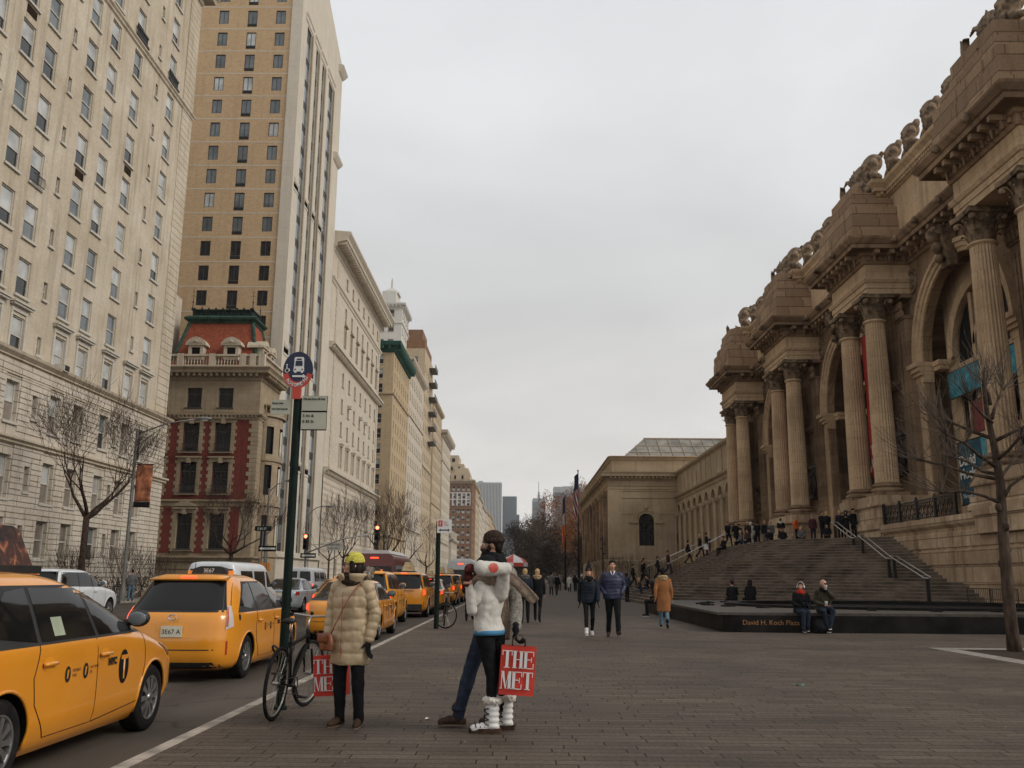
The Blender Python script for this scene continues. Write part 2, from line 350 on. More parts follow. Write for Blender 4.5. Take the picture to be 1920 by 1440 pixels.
# ------------------------------------------------------------------ ground
def paver_mat():
    m,t,b=newmat('pavers'); P=wcoord(t,'world'); sp=t('SeparateXYZ',Vector=P).outputs
    n0=t('TexNoise',Vector=P,Scale=3.,Detail=2.).outputs[0]
    yy=t.math('ADD',sp[1],t.math('MULTIPLY',n0,.03)); row=t.math('FLOOR',t.math('DIVIDE',yy,.165)); wn=t('TexWhiteNoise',noise_dimensions='1D'); t.l.new(row,wn.inputs['W'])
    cv=t('CombineXYZ',i0=t.math('ADD',sp[0],t.math('MULTIPLY',wn.outputs[0],.62)),i1=yy).outputs[0]
    br=t('TexBrick',Vector=cv,Scale=1.); br.offset=0; I=br.inputs
    I['Brick Width'].default_value=.62; I['Row Height'].default_value=.165; I['Mortar Size'].default_value=.007; I['Mortar Smooth'].default_value=.3
    I['Color1'].default_value=(.082,.065,.051,1); I['Color2'].default_value=(.112,.090,.071,1); I['Mortar'].default_value=(.022,.016,.011,1); I['Bias'].default_value=0
    n1=t('TexNoise',Vector=P,Scale=.5,Detail=6.,Roughness=.65).outputs[0]
    c=t.mix(1.,br.outputs[0],t.ramp(n1,[(.3,(.62,.60,.58)),(.7,(1.28,1.26,1.24))]),'MULTIPLY')
    n2=t('TexNoise',Vector=P,Scale=26.,Detail=4.).outputs[0]
    c=t.mix(1.,c,t.ramp(n2,[(.3,.75),(.7,1.22)]),'MULTIPLY')
    vo=t('TexVoronoi',Vector=P,Scale=5.5); vo.feature='F1'     # old chewing gum and grit
    gum=t.ramp(vo.outputs['Distance'],[(.055,1.),(.075,0.)])
    sel=t.ramp(t('SeparateColor',Color=vo.outputs['Color']).outputs[0],[(.80,0.),(.82,1.)])
    c=t.mix(t.math('MULTIPLY',t.math('MULTIPLY',gum,sel),.8),c,(.05,.04,.034))
    sel2=t.ramp(t('SeparateColor',Color=vo.outputs['Color']).outputs[1],[(.955,0.),(.965,1.)])
    c=t.mix(t.math('MULTIPLY',t.math('MULTIPLY',gum,sel2),.85),c,(.32,.28,.24))
    t.l.new(c,b.inputs['Base Color'])
    r=t.ramp(n1,[(.3,.7),(.7,.9)]); t.l.new(r,b.inputs['Roughness']); b.inputs['Specular IOR Level'].default_value=.18
    h=t.math('ADD',t.math('MULTIPLY',br.outputs['Fac'],-1.),t.math('MULTIPLY',n2,.35))
    bp=t('Bump',Strength=.55,Distance=.008,Height=h); t.l.new(bp.outputs[0],b.inputs['Normal'])
    return m
def asphalt_mat():
    m,t,b=newmat('asphalt'); P=wcoord(t,'world')
    mp=t('Mapping'); t.l.new(P,mp.inputs[0]); mp.inputs['Scale'].default_value=(1,.12,1)
    n1=t('TexNoise',Vector=mp.outputs[0],Scale=.9,Detail=6.,Roughness=.6).outputs[0]
    n2=t('TexNoise',Vector=P,Scale=60.,Detail=3.).outputs[0]
    c=t.mix(1.,t.ramp(n1,[(.3,(.05,.041,.033)),(.7,(.095,.080,.066))]),t.ramp(n2,[(.3,.7),(.7,1.3)]),'MULTIPLY')
    vo=t('TexVoronoi',Vector=P,Scale=.35); vo.feature='DISTANCE_TO_EDGE'
    nn=t('TexNoise',Vector=P,Scale=2.,Detail=5.)
    vv=t.n.new('ShaderNodeVectorMath'); vv.operation='ADD'; t.l.new(P,vv.inputs[0]); t.l.new(nn.outputs['Color'],vv.inputs[1]); t.l.new(vv.outputs[0],vo.inputs['Vector'])
    c=t.mix(t.math('MULTIPLY',t.ramp(vo.outputs['Distance'],[(.006,1.),(.012,0.)]),.6),c,(.02,.018,.016))
    t.l.new(c,b.inputs['Base Color']); b.inputs['Roughness'].default_value=.8; b.inputs['Specular IOR Level'].default_value=.18
    bp=t('Bump',Strength=.35,Distance=.006,Height=n2); t.l.new(bp.outputs[0],b.inputs['Normal'])
    return m
M['pavers']=paver_mat(); M['asphalt']=asphalt_mat()
A('kerb',(.36,.32,.27),.8,amt=.35,scale=3.,bump=.4,world=True); A('far_walk',(.15,.13,.11),.8,amt=.3,scale=2,world=True); A('paint_line',(.42,.40,.36),.8,amt=.4,scale=5,world=True)
A('tree_frame',(.27,.245,.215),.8,amt=.2,scale=4,bump=.3,world=True); A('earth',(.05,.035,.025),.95,amt=.5,scale=20,bump=1); A('park_ground',(.07,.05,.03),.95,amt=.4,scale=.4,world=True)
def sheet(name,x0,x1,y0,y1,z,m,nx=1):
    b=MB(); b.quad((x0,y0,z),(x1,y0,z),(x1,y1,z),(x0,y1,z)); return tag(b.build(name,m),kind='structure')
KX=-2.90
sheet('ground',-3000,3000,-60,6000,-.19,M['park_ground'])
sheet('road',-22.2,KX-.02,-40,1500,-.15,M['asphalt'])
b=MB(); b.box(KX-.0,60,-30,420,-.18,0); tag(b.build('plaza_pavement',M['pavers']),kind='structure')
b=MB(); 
for k in range(-10,160):
    b.box(KX-.125,KX-.003,k*1.8+.006,k*1.8+1.794,-.2,.003)
tag(b.build('kerb',M['kerb']),kind='structure')
b=MB(); b.box(-60,-22.4,-30,800,-.18,0); tag(b.build('far_pavement',M['far_walk']),kind='structure')
b=MB(); b.box(-22.39,-22.2,-30,800,-.2,.005); tag(b.build('far_kerb',M['kerb']),kind='structure')
# cross street opening on the left (between the two blocks) and lane marks
b=MB(); b.quad((-300,73.5,.008),(-22.5,73.5,.008),(-22.5,84,.008),(-300,84,.008)); tag(b.build('side_street',M['asphalt']),kind='structure')
b=MB()
for lx in (-6.7,-10.2,-13.7,-17.2):
    for k in range(0,40): b.quad((lx-.06,6+k*9,-.146),(lx+.06,6+k*9,-.146),(lx+.06,9+k*9,-.146),(lx-.06,9+k*9,-.146))
for k in range(12): b.quad((-21.4+k*1.55,68.5,-.146),(-20.8+k*1.55,68.5,-.146),(-20.8+k*1.55,72,-.146),(-21.4+k*1.55,72,-.146))
tag(b.build('lane_markings',M['paint_line']),kind='structure')

# ------------------------------------------------------------------ walls with openings
def ywall(x):   # facade in plane X=x, u=Y, v=Z, depth goes to -x*s
    return lambda u,v,d=0.: (x-d,u,v)
def xwall(y):
    return lambda u,v,d=0.: (u,y+d,v)
def ywallR(x):  # museum side: faces -X, depth to +x
    return lambda u,v,d=0.: (x+d,u,v)
def facade(mb,P,u0,u1,v0,v1,ops,depth=.3):
    us=sorted({u0,u1,*[o[0] for o in ops],*[o[2] for o in ops]}); vs_=sorted({v0,v1,*[o[1] for o in ops],*[o[3] for o in ops]})
    us=[u for u in us if u0<=u<=u1]; vs_=[v for v in vs_ if v0<=v<=v1]
    bycol={}
    for i in range(len(us)-1):
        uc=(us[i]+us[i+1])/2; run=None
        cand=[o for o in ops if o[0]<uc<o[2]]
        for j in range(len(vs_)-1):
            vc=(vs_[j]+vs_[j+1])/2; hole=any(o[1]<vc<o[3] for o in cand)
            if not hole:
                if run is None: run=vs_[j]
            if hole or j==len(vs_)-2:
                if run is not None:
                    e=vs_[j] if hole else vs_[j+1]
                    mb.quad(P(us[i],run),P(us[i+1],run),P(us[i+1],e),P(us[i],e)); run=None
    for a,c,b_,d in ops:
        mb.quad(P(a,c),P(a,d),P(a,d,depth),P(a,c,depth)); mb.quad(P(b_,c),P(b_,d),P(b_,d,depth),P(b_,c,depth))
        mb.quad(P(a,c),P(b_,c),P(b_,c,depth),P(a,c,depth)); mb.quad(P(a,d),P(b_,d),P(b_,d,depth),P(a,d,depth))
def arch_wall(mb,P,u0,u1,v0,v1,c,r,zs,vb,depth,N=24,back=0.):
    L=lambda u,v:P(u,v,back)
    for a,b_ in ((u0,c-r),(c+r,u1)): mb.quad(L(a,v0),L(b_,v0),L(b_,v1),L(a,v1))
    if vb>v0: mb.quad(L(c-r,v0),L(c+r,v0),L(c+r,vb),L(c-r,vb))
    pt=[(c-r*cos(pi*k/N),zs+r*sin(pi*k/N)) for k in range(N+1)]
    for k in range(N):
        a,b_=pt[k],pt[k+1]; mb.quad(L(*a),L(*b_),L(b_[0],v1),L(a[0],v1))
        mb.quad(L(*a),L(*b_),P(*b_,back+depth),P(*a,back+depth))
    for u in (c-r,c+r): mb.quad(L(u,vb),L(u,zs),P(u,zs,back+depth),P(u,vb,back+depth))
    mb.quad(L(c-r,vb),L(c+r,vb),P(c+r,vb,back+depth),P(c-r,vb,back+depth))
def arc_mould(mb,P,c,zs,prof,N=28,a0=0,a1=pi):
    """prof list of (radius, depth) swept round the arch"""
    rows=[[P(c-r*cos(a0+(a1-a0)*k/N),zs+r*sin(a0+(a1-a0)*k/N),d) for r,d in prof] for k in range(N+1)]
    mb.grid(rows)
def along(path,sp,fn,off0=None):
    for k in range(len(path)-1):
        a,b_=V(path[k]),V(path[k+1]); d=b_-a; L=d.length
        if L<sp*.8: continue
        d.normalize(); nrm=V((d.y,-d.x)); n=max(1,int(L/sp)); 
        for i in range(n): fn(a+d*(L*(i+.5)/n),d,nrm)
def obox(mb,p,d,n,along_,o0,o1,z0,z1):
    a=p-d*along_/2; c=p+d*along_/2
    q=[(a+n*o0),(c+n*o0),(c+n*o1),(a+n*o1)]
    i=[mb.av((x.x,x.y,z0)) for x in q]+[mb.av((x.x,x.y,z1)) for x in q]
    for f in ((0,3,2,1),(4,5,6,7),(0,1,5,4),(1,2,6,5),(2,3,7,6),(3,0,4,7)): mb.af(*[i[k] for k in f])
def remesh(mb,name,mats,parent,vox,smooth=2,loc=None,fn=None):
    o=mb.build('tmp',M['black'])
    md=o.modifiers.new('r','REMESH'); md.mode='VOXEL'; md.voxel_size=vox; md.use_smooth_shade=True
    if smooth: sm=o.modifiers.new('s','SMOOTH'); sm.iterations=smooth; sm.factor=.5
    dg=bpy.context.evaluated_depsgraph_get(); me=bpy.data.meshes.new_from_object(o.evaluated_get(dg))
    bpy.data.objects.remove(o)
    if fn: fn(me)
    me.materials.clear()
    for m in (mats if isinstance(mats,(list,tuple)) else [mats]): me.materials.append(m)
    return link(name,me,parent,loc)

# ------------------------------------------------------------------ museum
PAIRS=[(33.5,37.4),(49.65,53.55),(65.3,69.3),(81.0,85.1)]; XC=20.0; XW=21.9
BAYS=[43.7,59.4,75.15]
mus=thing('museum_building','long brown stone museum with paired fluted columns, tall arches and carved heads on its roofline','museum',(XC,60,0))
def mpart(mb,name,m,smooth=False,parent=None): 
    o=mb.build(name,m,None,smooth); p=parent or mus; o.parent=p; o.matrix_parent_inverse=Matrix.Translation(-V(mus.location)) if p is mus else Matrix(); return o
def build_museum():
    mm=M['museum']; mp=M['museum_pale']
    P=ywallR(XW); w=MB()
    zt=20.0
    # main wall: arch bays + solid parts behind pairs
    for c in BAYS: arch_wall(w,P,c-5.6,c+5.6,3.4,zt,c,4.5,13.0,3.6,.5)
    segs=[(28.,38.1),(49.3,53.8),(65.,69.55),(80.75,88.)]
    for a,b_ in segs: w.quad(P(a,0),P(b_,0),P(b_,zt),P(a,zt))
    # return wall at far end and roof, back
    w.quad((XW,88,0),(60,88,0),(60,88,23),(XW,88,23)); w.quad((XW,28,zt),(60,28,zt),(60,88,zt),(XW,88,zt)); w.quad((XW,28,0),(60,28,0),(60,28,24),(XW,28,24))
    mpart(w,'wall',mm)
    # inner arch walls and window tracery
    for c in BAYS:
        i=MB(); arch_wall(i,P,c-4.4,c+4.4,3.6,17.6,c,3.2,13.0,4.2,.9,back=1.25)
        arc_mould(i,P,c,13.0,[(3.2,1.25),(3.25,1.15),(3.45,1.12),(3.5,1.18),(3.75,1.16),(3.8,1.25)])
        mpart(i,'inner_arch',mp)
        a=MB(); arc_mould(a,P,c,13.0,[(4.5,.02),(4.52,-.10),(4.7,-.12),(4.74,-.2),(4.95,-.22),(4.99,-.32),(5.2,-.32),(5.25,0)],N=40)
        for s_ in (-1,1):      # impost blocks and pilaster strips under the arch
            u=c+s_*4.5; lo,hi=sorted((u,u+s_*.9))
            for z0,z1,o in ((12.3,12.5,.25),(12.5,12.75,.38),(12.75,13.0,.5),(11.9,12.3,.1)):
                a.box(XW-o,XW+.48,lo-.05-o*.2,hi+.05+o*.2,z0,z1); 
            a.box(XW-.08,XW,lo+.12,hi-.12,4.6,11.9); a.box(XW-.2,XW,lo,hi,3.8,4.6)
            u2=c+s_*3.7; lo,hi=sorted((u2-s_*.02,u2+s_*.6))
            for z0,z1,o in ((12.45,12.7,.08),(12.7,12.95,.15)): a.box(XW+.5-o,XW+.93,lo-o,hi,z0,z1)
        mpart(a,'arch_moulding',mp,'auto')
        # window: glass with stone mullions
        g=MB(); pts=[(c-3.8*cos(pi*k/20),13+3.8*sin(pi*k/20)) for k in range(21)]+[(c+3.8,4),(c-3.8,4)]
        g.poly([P(u,v,1.35) for u,v in pts]); win=mpart(g,'window',M['void'])
        f=MB()
        for u in (-1.15,1.15): f.box(XW+1.1,XW+1.33,c+u-.15,c+u+.15,8.4,15.9)
        arc_mould(f,P,c,13.2,[(1.0,1.33),(1.0,1.1),(1.24,1.1),(1.24,1.33)],N=14)
        for z in (8.3,12.15): f.box(XW+1.0,XW+1.33,c-3.7,c+3.7,z,z+.35)
        for u in (-2.4,0,2.4): f.box(XW+1.2,XW+1.33,c+u-.06,c+u+.06,8.4,12.2); f.box(XW+1.25,XW+1.33,c+u-.05,c+u+.05,4,8.4)
        arc_mould(f,P,c,13.0,[(3.2,1.33),(3.2,.97),(3.76,.96)],N=24)
        tr=f.build('tracery',M['museum_pale'],win)
        k=MB(); k.prism([(-.45,0),(.45,0),(.62,2.0),(-.62,2.0)],lambda p,t:(XW-.1-(.35+.5*(p[1]/2))*t,c+p[0],16.9+p[1]))
        for z,r in ((18.55,.42),(17.9,.3),(17.3,.22)): k.ball((XW-.75 - (z-17)*.1,c,z),(r,r,r*1.1))
        k.tube([(XW-.9,c-.55,18.7),(XW-.9,c+.55,18.7)],.26,10)
        mpart(k,'keystone',M['museum_carve'],'auto')
        for s_ in (-1,1):
            m_=MB(); cc=c+s_*4.85
            rows=[[P(cc+r*cos(2*pi*q/24)*.8,17.75+r*sin(2*pi*q/24),d) for r,d in ((0.,-.02),(.5,-.02),(.52,-.1),(.7,-.12),(.72,.0))] for q in range(25)]
            m_.grid(rows); m_.ball((XW-.05,cc,17.75),(.16,.26,.34)); m_.ball((XW-.06,cc,17.5),(.1,.36,.18))
            mpart(m_,'medallion',M['museum_carve'])
    # pilasters behind each column
    for pr in PAIRS:
        for y in pr:
            q=MB(); q.box(XW-.42,XW,y-.6,y+.6,6.5,15.75); q.box(XW-.6,XW,y-.78,y+.78,5.85,6.1); q.box(XW-.52,XW,y-.7,y+.7,6.1,6.5)
            for u in (-.4,-.13,.14): q.box(XW-.47,XW-.42,y+u-.02+.05,y+u+.12+.05,6.9,15.3)
            q.box(XW-.5,XW,y-.68,y+.68,15.75,15.9); q.box(XW-.62,XW,y-.8,y+.8,16.9,17.13)
            for zz in (16.05,16.5):
                for u in (-.5,-.17,.17,.5): q.ball((XW-.55-(zz-16)*.1,y+u,zz),(.14,.15,.24),6,5)
            mpart(q,'pilaster',mm,'auto')
        # niche panel with relief between the pilasters
        n=MB(); yc=sum(pr)/2
        n.box(XW-.12,XW,yc-1.15,yc+1.15,12.2,12.4); n.box(XW-.2,XW,yc-1.25,yc+1.25,12.4,12.65); mpart(n,'panel_hood',mm); n=MB(); n.box(XW-.1,XW,yc-1.05,yc+1.05,9.3,9.5)
        n.box(XW-.22,XW,yc-1.2,yc+1.2,9.5,9.75); n.ball((XW-.2,yc,8.2),(.3,.42,.75)); n.ball((XW-.3,yc,8.9),(.2,.2,.26)); n.box(XW-.45,XW,yc-.4,yc+.4,7.2,7.45)
        mpart(n,'niche_relief',M['bronze_dark' if pr[0]<80 and pr[0]>40 else 'museum_carve'],'auto')
    # pedestals
    for pr in PAIRS:
        q=MB(); a,b_=pr[0]-1.15,pr[1]+1.05
        q.box(19.05,XW,a+.12,b_-.12,3.4,5.25); q.box(18.9,XW,a,b_,4.05,4.35); q.box(18.98,XW,a+.06,b_-.06,3.3,4.05)
        q.box(18.93,XW,a+.02,b_-.02,5.25,5.45); q.box(19.0,XW,a+.1,b_-.1,5.45,5.84)
        mpart(q,'pedestal',M['museum_base'])
    # columns
    bs=MB(); bs.box(-.86,.86,-.86,.86,0,.2)
    tor=lambda r,z,h,n=7:[(r-h/2+h/2*cos(-pi/2+pi*k/n),z+h/2+h/2*sin(-pi/2+pi*k/n)) for k in range(n+1)]
    bs.lathe((0,0,0),tor(.88,.2,.22)+[(.70,.46)]+tor(.80,.5,.16)+[(.66,.70),(.66,.74)],32)
    base_me=bs.build('base',mm,None,'auto'); base_me.name='base'
    sh=MB(); rf=lambda j,n:1-.085*abs(sin(pi*24*j/n))**.7 if True else 1
    prof=[(.64,.74),(.625,.85)]+[(.625-.10*(k/12)**1.6,.85+ (9.75-.85)*k/12) for k in range(1,13)]
    sh.lathe((0,0,0),prof,120,rf=lambda j,n:(.93,.955,1.0,1.0,.955)[j%5]); sh.lathe((0,0,0),[(.56,9.72)]+tor(.63,9.75,.12,5)+[(.54,9.9)],28)
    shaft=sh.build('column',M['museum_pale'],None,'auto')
    cp=MB(); cp.lathe((0,0,0),[(.52,9.88),(.53,10.4),(.60,10.85),(.74,11.05)],20)
    for row,(z,rad,hh,n,ph) in enumerate(((9.9,.56,.48,8,0),(10.2,.60,.58,8,pi/8))):
        for k in range(n):
            a=2*pi*k/n+ph; ca,sa=cos(a),sin(a)
            rows=[]
            for (dr,dz,wd) in ((0,0,.17),(.03,hh*.35,.20),(.08,hh*.7,.17),(.2,hh*.95,.12),(.30,hh*.92,.08),(.31,hh*.78,.03)):
                rr=rad+dr; rows.append([(rr*ca-sa*t_*wd- ca*abs(t_)*.05,rr*sa+ca*t_*wd- sa*abs(t_)*.05,z+dz) for t_ in (-1,-.5,0,.5,1)])
            cp.grid(rows)
    for k in range(4):
        a=pi/4+k*pi/2; ca,sa=cos(a),sin(a)
        for s_ in (-.09,.09): cp.tube([(.6*ca-sa*s_,.6*sa+ca*s_,10.6),(.78*ca-sa*s_,.78*sa+ca*s_,10.95),(.95*ca-sa*s_,.95*sa+ca*s_,10.98)],[.04,.06,.05],6)
        cp.ball((.98*ca,.98*sa,10.88),(.15,.15,.15),8,6)
        a=k*pi/2; ca,sa=cos(a),sin(a); cp.ball((.78*ca,.78*sa,11.12),(.12,.12,.12),8,6); cp.ball((.68*ca,.68*sa,10.9),(.1,.1,.1),6,5)
    ab=[]
    for k in range(4):
        a=k*pi/2
        for t_ in (-1,-.6,-.2,.2,.6,1):
            rr=.80+.10*t_*t_; x,y=rr,t_*.86 
            ab.append((x*cos(a)-y*sin(a),x*sin(a)+y*cos(a)))
    cp.prism(ab,lambda p,t:(p[0],p[1],11.05+.22*t))
    cap=cp.build('capital',M['museum_carve'],None,'auto')
    first=True
    for pr in PAIRS:
        for y in pr:
            if first: s_,c_,b_=shaft,cap,base_me
            else:
                s_,c_,b_=shaft.copy(),cap.copy(),base_me.copy()
                for o in (s_,c_,b_): COL.objects.link(o)
            first=False
            s_.parent=mus; s_.location=(0,y-60,5.84); c_.parent=s_; b_.parent=s_; c_.location=b_.location=(0,0,0)
    # entablature blocks over the pairs
    for pr in PAIRS:
        e=MB(); a,b_=pr[0]-.8,pr[1]+.8
        path=[(XW,b_),(19.38,b_),(19.38,a),(XW,a)]
        e.profile(path,[(-.3,17.12),(0,17.12),(0,17.42),(.05,17.44),(.05,17.72),(.12,17.76),(.2,17.92),(.2,17.98),(0,18.0),(0,18.82),(-.3,18.82)])
        e.box(19.5,XW,a+.1,b_-.1,17.13,18.9)
        mpart(e,'entablature',mp)
    # cornice with dentils, brackets and lion heads
    path=[(XW,89.)]
    for pr in PAIRS[::-1]:
        path+=[(XW-.02,pr[1]+1.0-.2),(19.38,pr[1]+.8),(19.38,pr[0]-.8),(XW-.02,pr[0]-.8)]
    path+=[(XW,27.)]
    c=MB(); c.profile(path,[(-.1,18.8),(.1,18.84),(.16,18.98),(.16,19.24),(.3,19.28),(.3,19.42),(1.0,19.46),(1.02,19.68),(1.1,19.72),(1.26,19.96),(1.28,20.08),(0,20.16),(-.1,20.2)])
    along(path,.3,lambda p,d,n:obox(c,p,d,n,.16,.14,.30,19.0,19.22))
    along(path,.78,lambda p,d,n:obox(c,p,d,n,.26,.28,.92,19.2,19.45))
    along(path,.78,lambda p,d,n:c.tube([(p.x+n.x*.45,p.y+n.y*.45,19.22),(p.x+n.x*.4,p.y+n.y*.4,18.85)],[.09,.03],6))
    mpart(c,'cornice',mm)
    def lion(p,d,n):
        h=MB(); h.ball((p.x+n.x*1.28,p.y+n.y*1.28,19.88),(.2,.2,.22),8,6); h.ball((p.x+n.x*1.42,p.y+n.y*1.42,19.78),(.11,.11,.1),6,5); mpart(h,'lion_head',M['museum_carve'],True)
    along(path,2.35,lion)
    # attic between pavilions + cornice
    a=MB(); P2=ywallR(21.45)
    a.quad((21.45,28,20),(21.45,88,20),(21.45,88,23.5),(21.45,28,23.5)); a.quad((21.4,28,24.3),(30,28,24.3),(30,88,24.3),(21.4,88,24.3))
    mpart(a,'attic_wall',mp)
    ac=MB(); path=[(21.42,88.)]
    for c_ in BAYS[::-1]: path+=[(21.42,c_+7.75),(20.75,c_+7.75),(20.75,c_+5.9),(21.42,c_+5.9),(21.42,c_-5.9),(20.75,c_-5.9),(20.75,c_-7.75),(21.42,c_-7.75)]
    path+=[(21.42,28.)]
    ac.profile(path,[(0,20.1),(0,23.2),(.1,23.25),(.12,23.45),(.3,23.5),(.32,23.7),(.5,23.95),(.52,24.15),(-.1,24.32)])
    along(path,.28,lambda p,d,n:obox(ac,p,d,n,.14,.12,.26,23.3,23.48)); mpart(ac,'attic_cornice',mp)
    # rough attic blocks above each pair
    rnd=random.Random(3)
    for pr in PAIRS:
        q=MB(); a0,b0=pr[0]-1.05,pr[1]+1.05; z=20.12
        for k,(ins,hh) in enumerate(((0,.75),(.06,.72),(.14,.7),(.5,.62),(1.0,.6),(1.15,.55))):
            n=5 if k<4 else 3; L=(b0-a0-2*ins)/n
            for i in range(n):
                j=rnd.uniform(-.03,.05); q.box(18.72+ins*.55+j,XW,a0+ins+i*L+.008,a0+ins+(i+1)*L-.008,z+.006,z+hh-.006)
            z+=hh
        mpart(q,'attic_block',M['museum_block'])
    # carved heads and griffins
    def head_me(k):
        b=MB(); s_=1+.0*k
        b.ball((0,0,1.05),(.34,.34,.44),14,10); b.ball((.14,0,1.20),(.38,.40,.40),14,10); b.ball((.1,0,.35),(.36,.42,.4),12,8); b.ball((-.1,0,.62),(.26,.3,.26))
        b.ball((-.34,0,1.02),(.09,.07,.12),8,6); b.ball((-.28,0,.82),(.12,.16,.08),8,6); b.ball((-.24,0,.66),(.15,.14,.12),8,6)
        for s in (-1,1):
            b.ball((-.2,s*.24,.95),(.14,.1,.16),8,6); b.ball((0,s*.38,.9),(.2,.16,.36),8,6); b.ball((0,s*.36,.5),(.2,.14,.26),8,6); b.ball((-.27,s*.12,1.18),(.08,.1,.06),6,5)
            b.tube([(0,s*.45,.42),(0,s*.75,.30),(0,s*.98,.12),(0,s*.85,.05)],[.13,.11,.09,.06],8)
        r=random.Random(k)
        for i in range(26):
            t=r.uniform(-2.4,2.4); e=r.uniform(.0,1.3); b.ball((.14+.0+.42*sin(e)*cos(t)*.6+.1,.44*sin(t)*cos(e*.4),1.18+.38*sin(e)),.11,6,5)
        o=remesh(b,'sculpted_head',M['statue'],None,.045,1); return o
    small=head_me(1); bigm=head_me(2)
    first={}
    def put(o,key,x,y,z,sc,ry=0):
        if key in first: o=o.copy(); COL.objects.link(o)
        first[key]=1; o.parent=mus; o.location=(x-XC,y-60,z); o.scale=(sc,)*3; o.rotation_euler=(0,0,ry)
    for c_ in BAYS+[28.0]:
        for d in (-4.85,-2.45,0,2.45,4.85): put(small,'s',21.3,c_+d,24.3,1.12)
        for d in (-7.1,7.1): put(bigm,'b',20.95,c_+d,24.25,1.4)
    g=MB()
    g.tube([(0,0,.0),(0,.1,.5),(0,-.15,.95),(0,-.55,1.25)],[.5,.45,.32,.2],10); g.ball((0,-.75,1.2),(.2,.3,.2)); g.ball((0,-1.0,1.05),(.13,.16,.14)); g.ball((0,.5,.4),(.45,.6,.45))
    for s in (-1,1):
        g.tube([(s*.3,-.55,1.0-.3),(s*.32,-.75,.45),(s*.3,-.7,.05)],[.17,.12,.1],8); g.ball((s*.3,-.85,.06),(.12,.2,.08))
        for k in range(6): g.tube([(s*.3,.2,.7),(s*(.42+.03*k),.1-.12*k,1.3+.05*k),(s*(.4+.05*k),-.05-.22*k+.3,1.95-.12*k)],[.2,.16,.06],6,flat=.6)
        g.ball((s*.25,.75,.7),.25)
    gr=remesh(g,'griffin',M['statue'],None,.05,1)
    for c_ in BAYS+[28.0]:
        for s in (-1,1): put(gr,'g',20.2,c_+s*8.75,23.3,1.0,pi if s<0 else 0)
    # terrace wall right of the steps: battered and banded base
    t=MB(); t.profile([(19.2,48.6),(19.2,20.)],[(.0,-.2),(.16,-.2),(.16,.55),(.05,.62),(.05,1.25),(.10,1.27),(.10,1.32),(.04,1.34),(.04,1.98),(-.03,2.0),(-.03,2.08),(.03,2.1),(.03,2.72),(-.04,2.74),(-.04,2.84),(.02,2.86),(.02,3.5),(-.03,3.55),(.0,3.7),(.16,3.84),(.2,3.95),(.2,4.22),(-2.7,4.24)])
    mpart(t,'terrace_wall',M['museum_base'])
    t=MB(); t.profile([(19.2,99.),(19.2,71.4)],[(.1,-.2),(.1,3.7),(.2,3.95),(.2,4.22),(-2.7,4.24)])
    mpart(t,'terrace_wall',M['museum_base'])
    # P4 side: lower projecting ledge courses
    t=MB(); t.profile([(19.1,38.9),(19.1,24.)],[(0,4.24),(.12,4.3),(.12,4.5),(.0,4.6),(0,4.85),(-2,4.85)]); mpart(t,'plinth_course',M['museum_base'])
build_museum()

# grille on the terrace
def build_grille():
    t=thing('terrace_grille','black iron grille with crossed bars on the terrace ledge behind the young tree','railing',(19.25,44.2,4.24))
    y0,y1=-3.7,4.3; n=4
    fr=MB()
    for z in (.08,.92,.78): fr.box(-.03,.03,y0,y1,z-.025,z+.025)
    fr.build('rail',M['iron'],t)
    for k in range(n+1):
        p=MB(); y=y0+(y1-y0)*k/n; p.box(-.06,.06,y-.09,y+.09,0,1.02); p.box(-.08,.08,y-.12,y+.12,0,.1); p.ball((0,y,1.06),.07,8,6); p.build('post',M['iron'],t)
    L=(y1-y0)/n
    for k in range(n):
        p=MB(); a=y0+k*L+.1; q=(L-.2)/4
        for i in range(4):
            u=a+i*q
            p.tube([(0,u,.1),(0,u+q,.76)],.018,5); p.tube([(0,u+q,.1),(0,u,.76)],.018,5); p.box(-.012,.012,u-.012,u+.012,.08,.9); p.tube([(0,u+q/2+.09*cos(a_*pi/4),.85+.05*sin(a_*pi/4)) for a_ in range(9)],.012,4)
            p.box(-.012,.012,u+q/2-.012,u+q/2+.012,.08,.78)
        p.build('panel',M['iron'],t)
build_grille()

# banners on the facade
def banner(name,label,x,y0,y1,z0,z1,m,extra=None):
    yc=(y0+y1)/2; t=thing(name,label,'banner',(x,yc,z0)); b=MB(); h=z1-z0
    rows=[[(.05*sin(k*.9+i*.5)*.5,(y1-y0)*(k/8-.5),h*i/24) for k in range(9)] for i in range(25)]
    b.grid(rows); o=b.build('cloth',m,t,True); sm=o.modifiers.new('t','SOLIDIFY'); sm.thickness=.01
    p=MB(); p.tube([(0,-(y1-y0)/2-.1,h+.03),(0,(y1-y0)/2+.1,h+.03)],.035,8); p.tube([(0,-(y1-y0)/2-.1,-.02),(0,(y1-y0)/2+.1,-.02)],.035,8); p.build('rod',M['iron'],t)
    return t
def serif_on(t,word,y0,z0,h,cw,x=-.045):
    l=MB(); l.M=Matrix.Translation((x,0,0))@Matrix.Rotation(-pi/2,4,'Z'); serif_text(l,word,y0,z0,h,cw,0); l.build('lettering',M['white'],t)
for (a,b_),lab in (((51.0,52.9),'long red banner hanging between the columns of the pair right of the stair top'),((66.9,68.6),'thin red banner between the columns of the middle pair at the stair top'),((82.5,84.2),'red banner between the farthest pair of museum columns')):
    t=banner('facade_banner',lab,20.45,a,b_,7.2,15.6,M['banner_red']); serif_on(t,'THE',-.66,1.3,.55,.4); serif_on(t,'MET',-.66,.55,.55,.4); t['group']='red banners between column pairs'
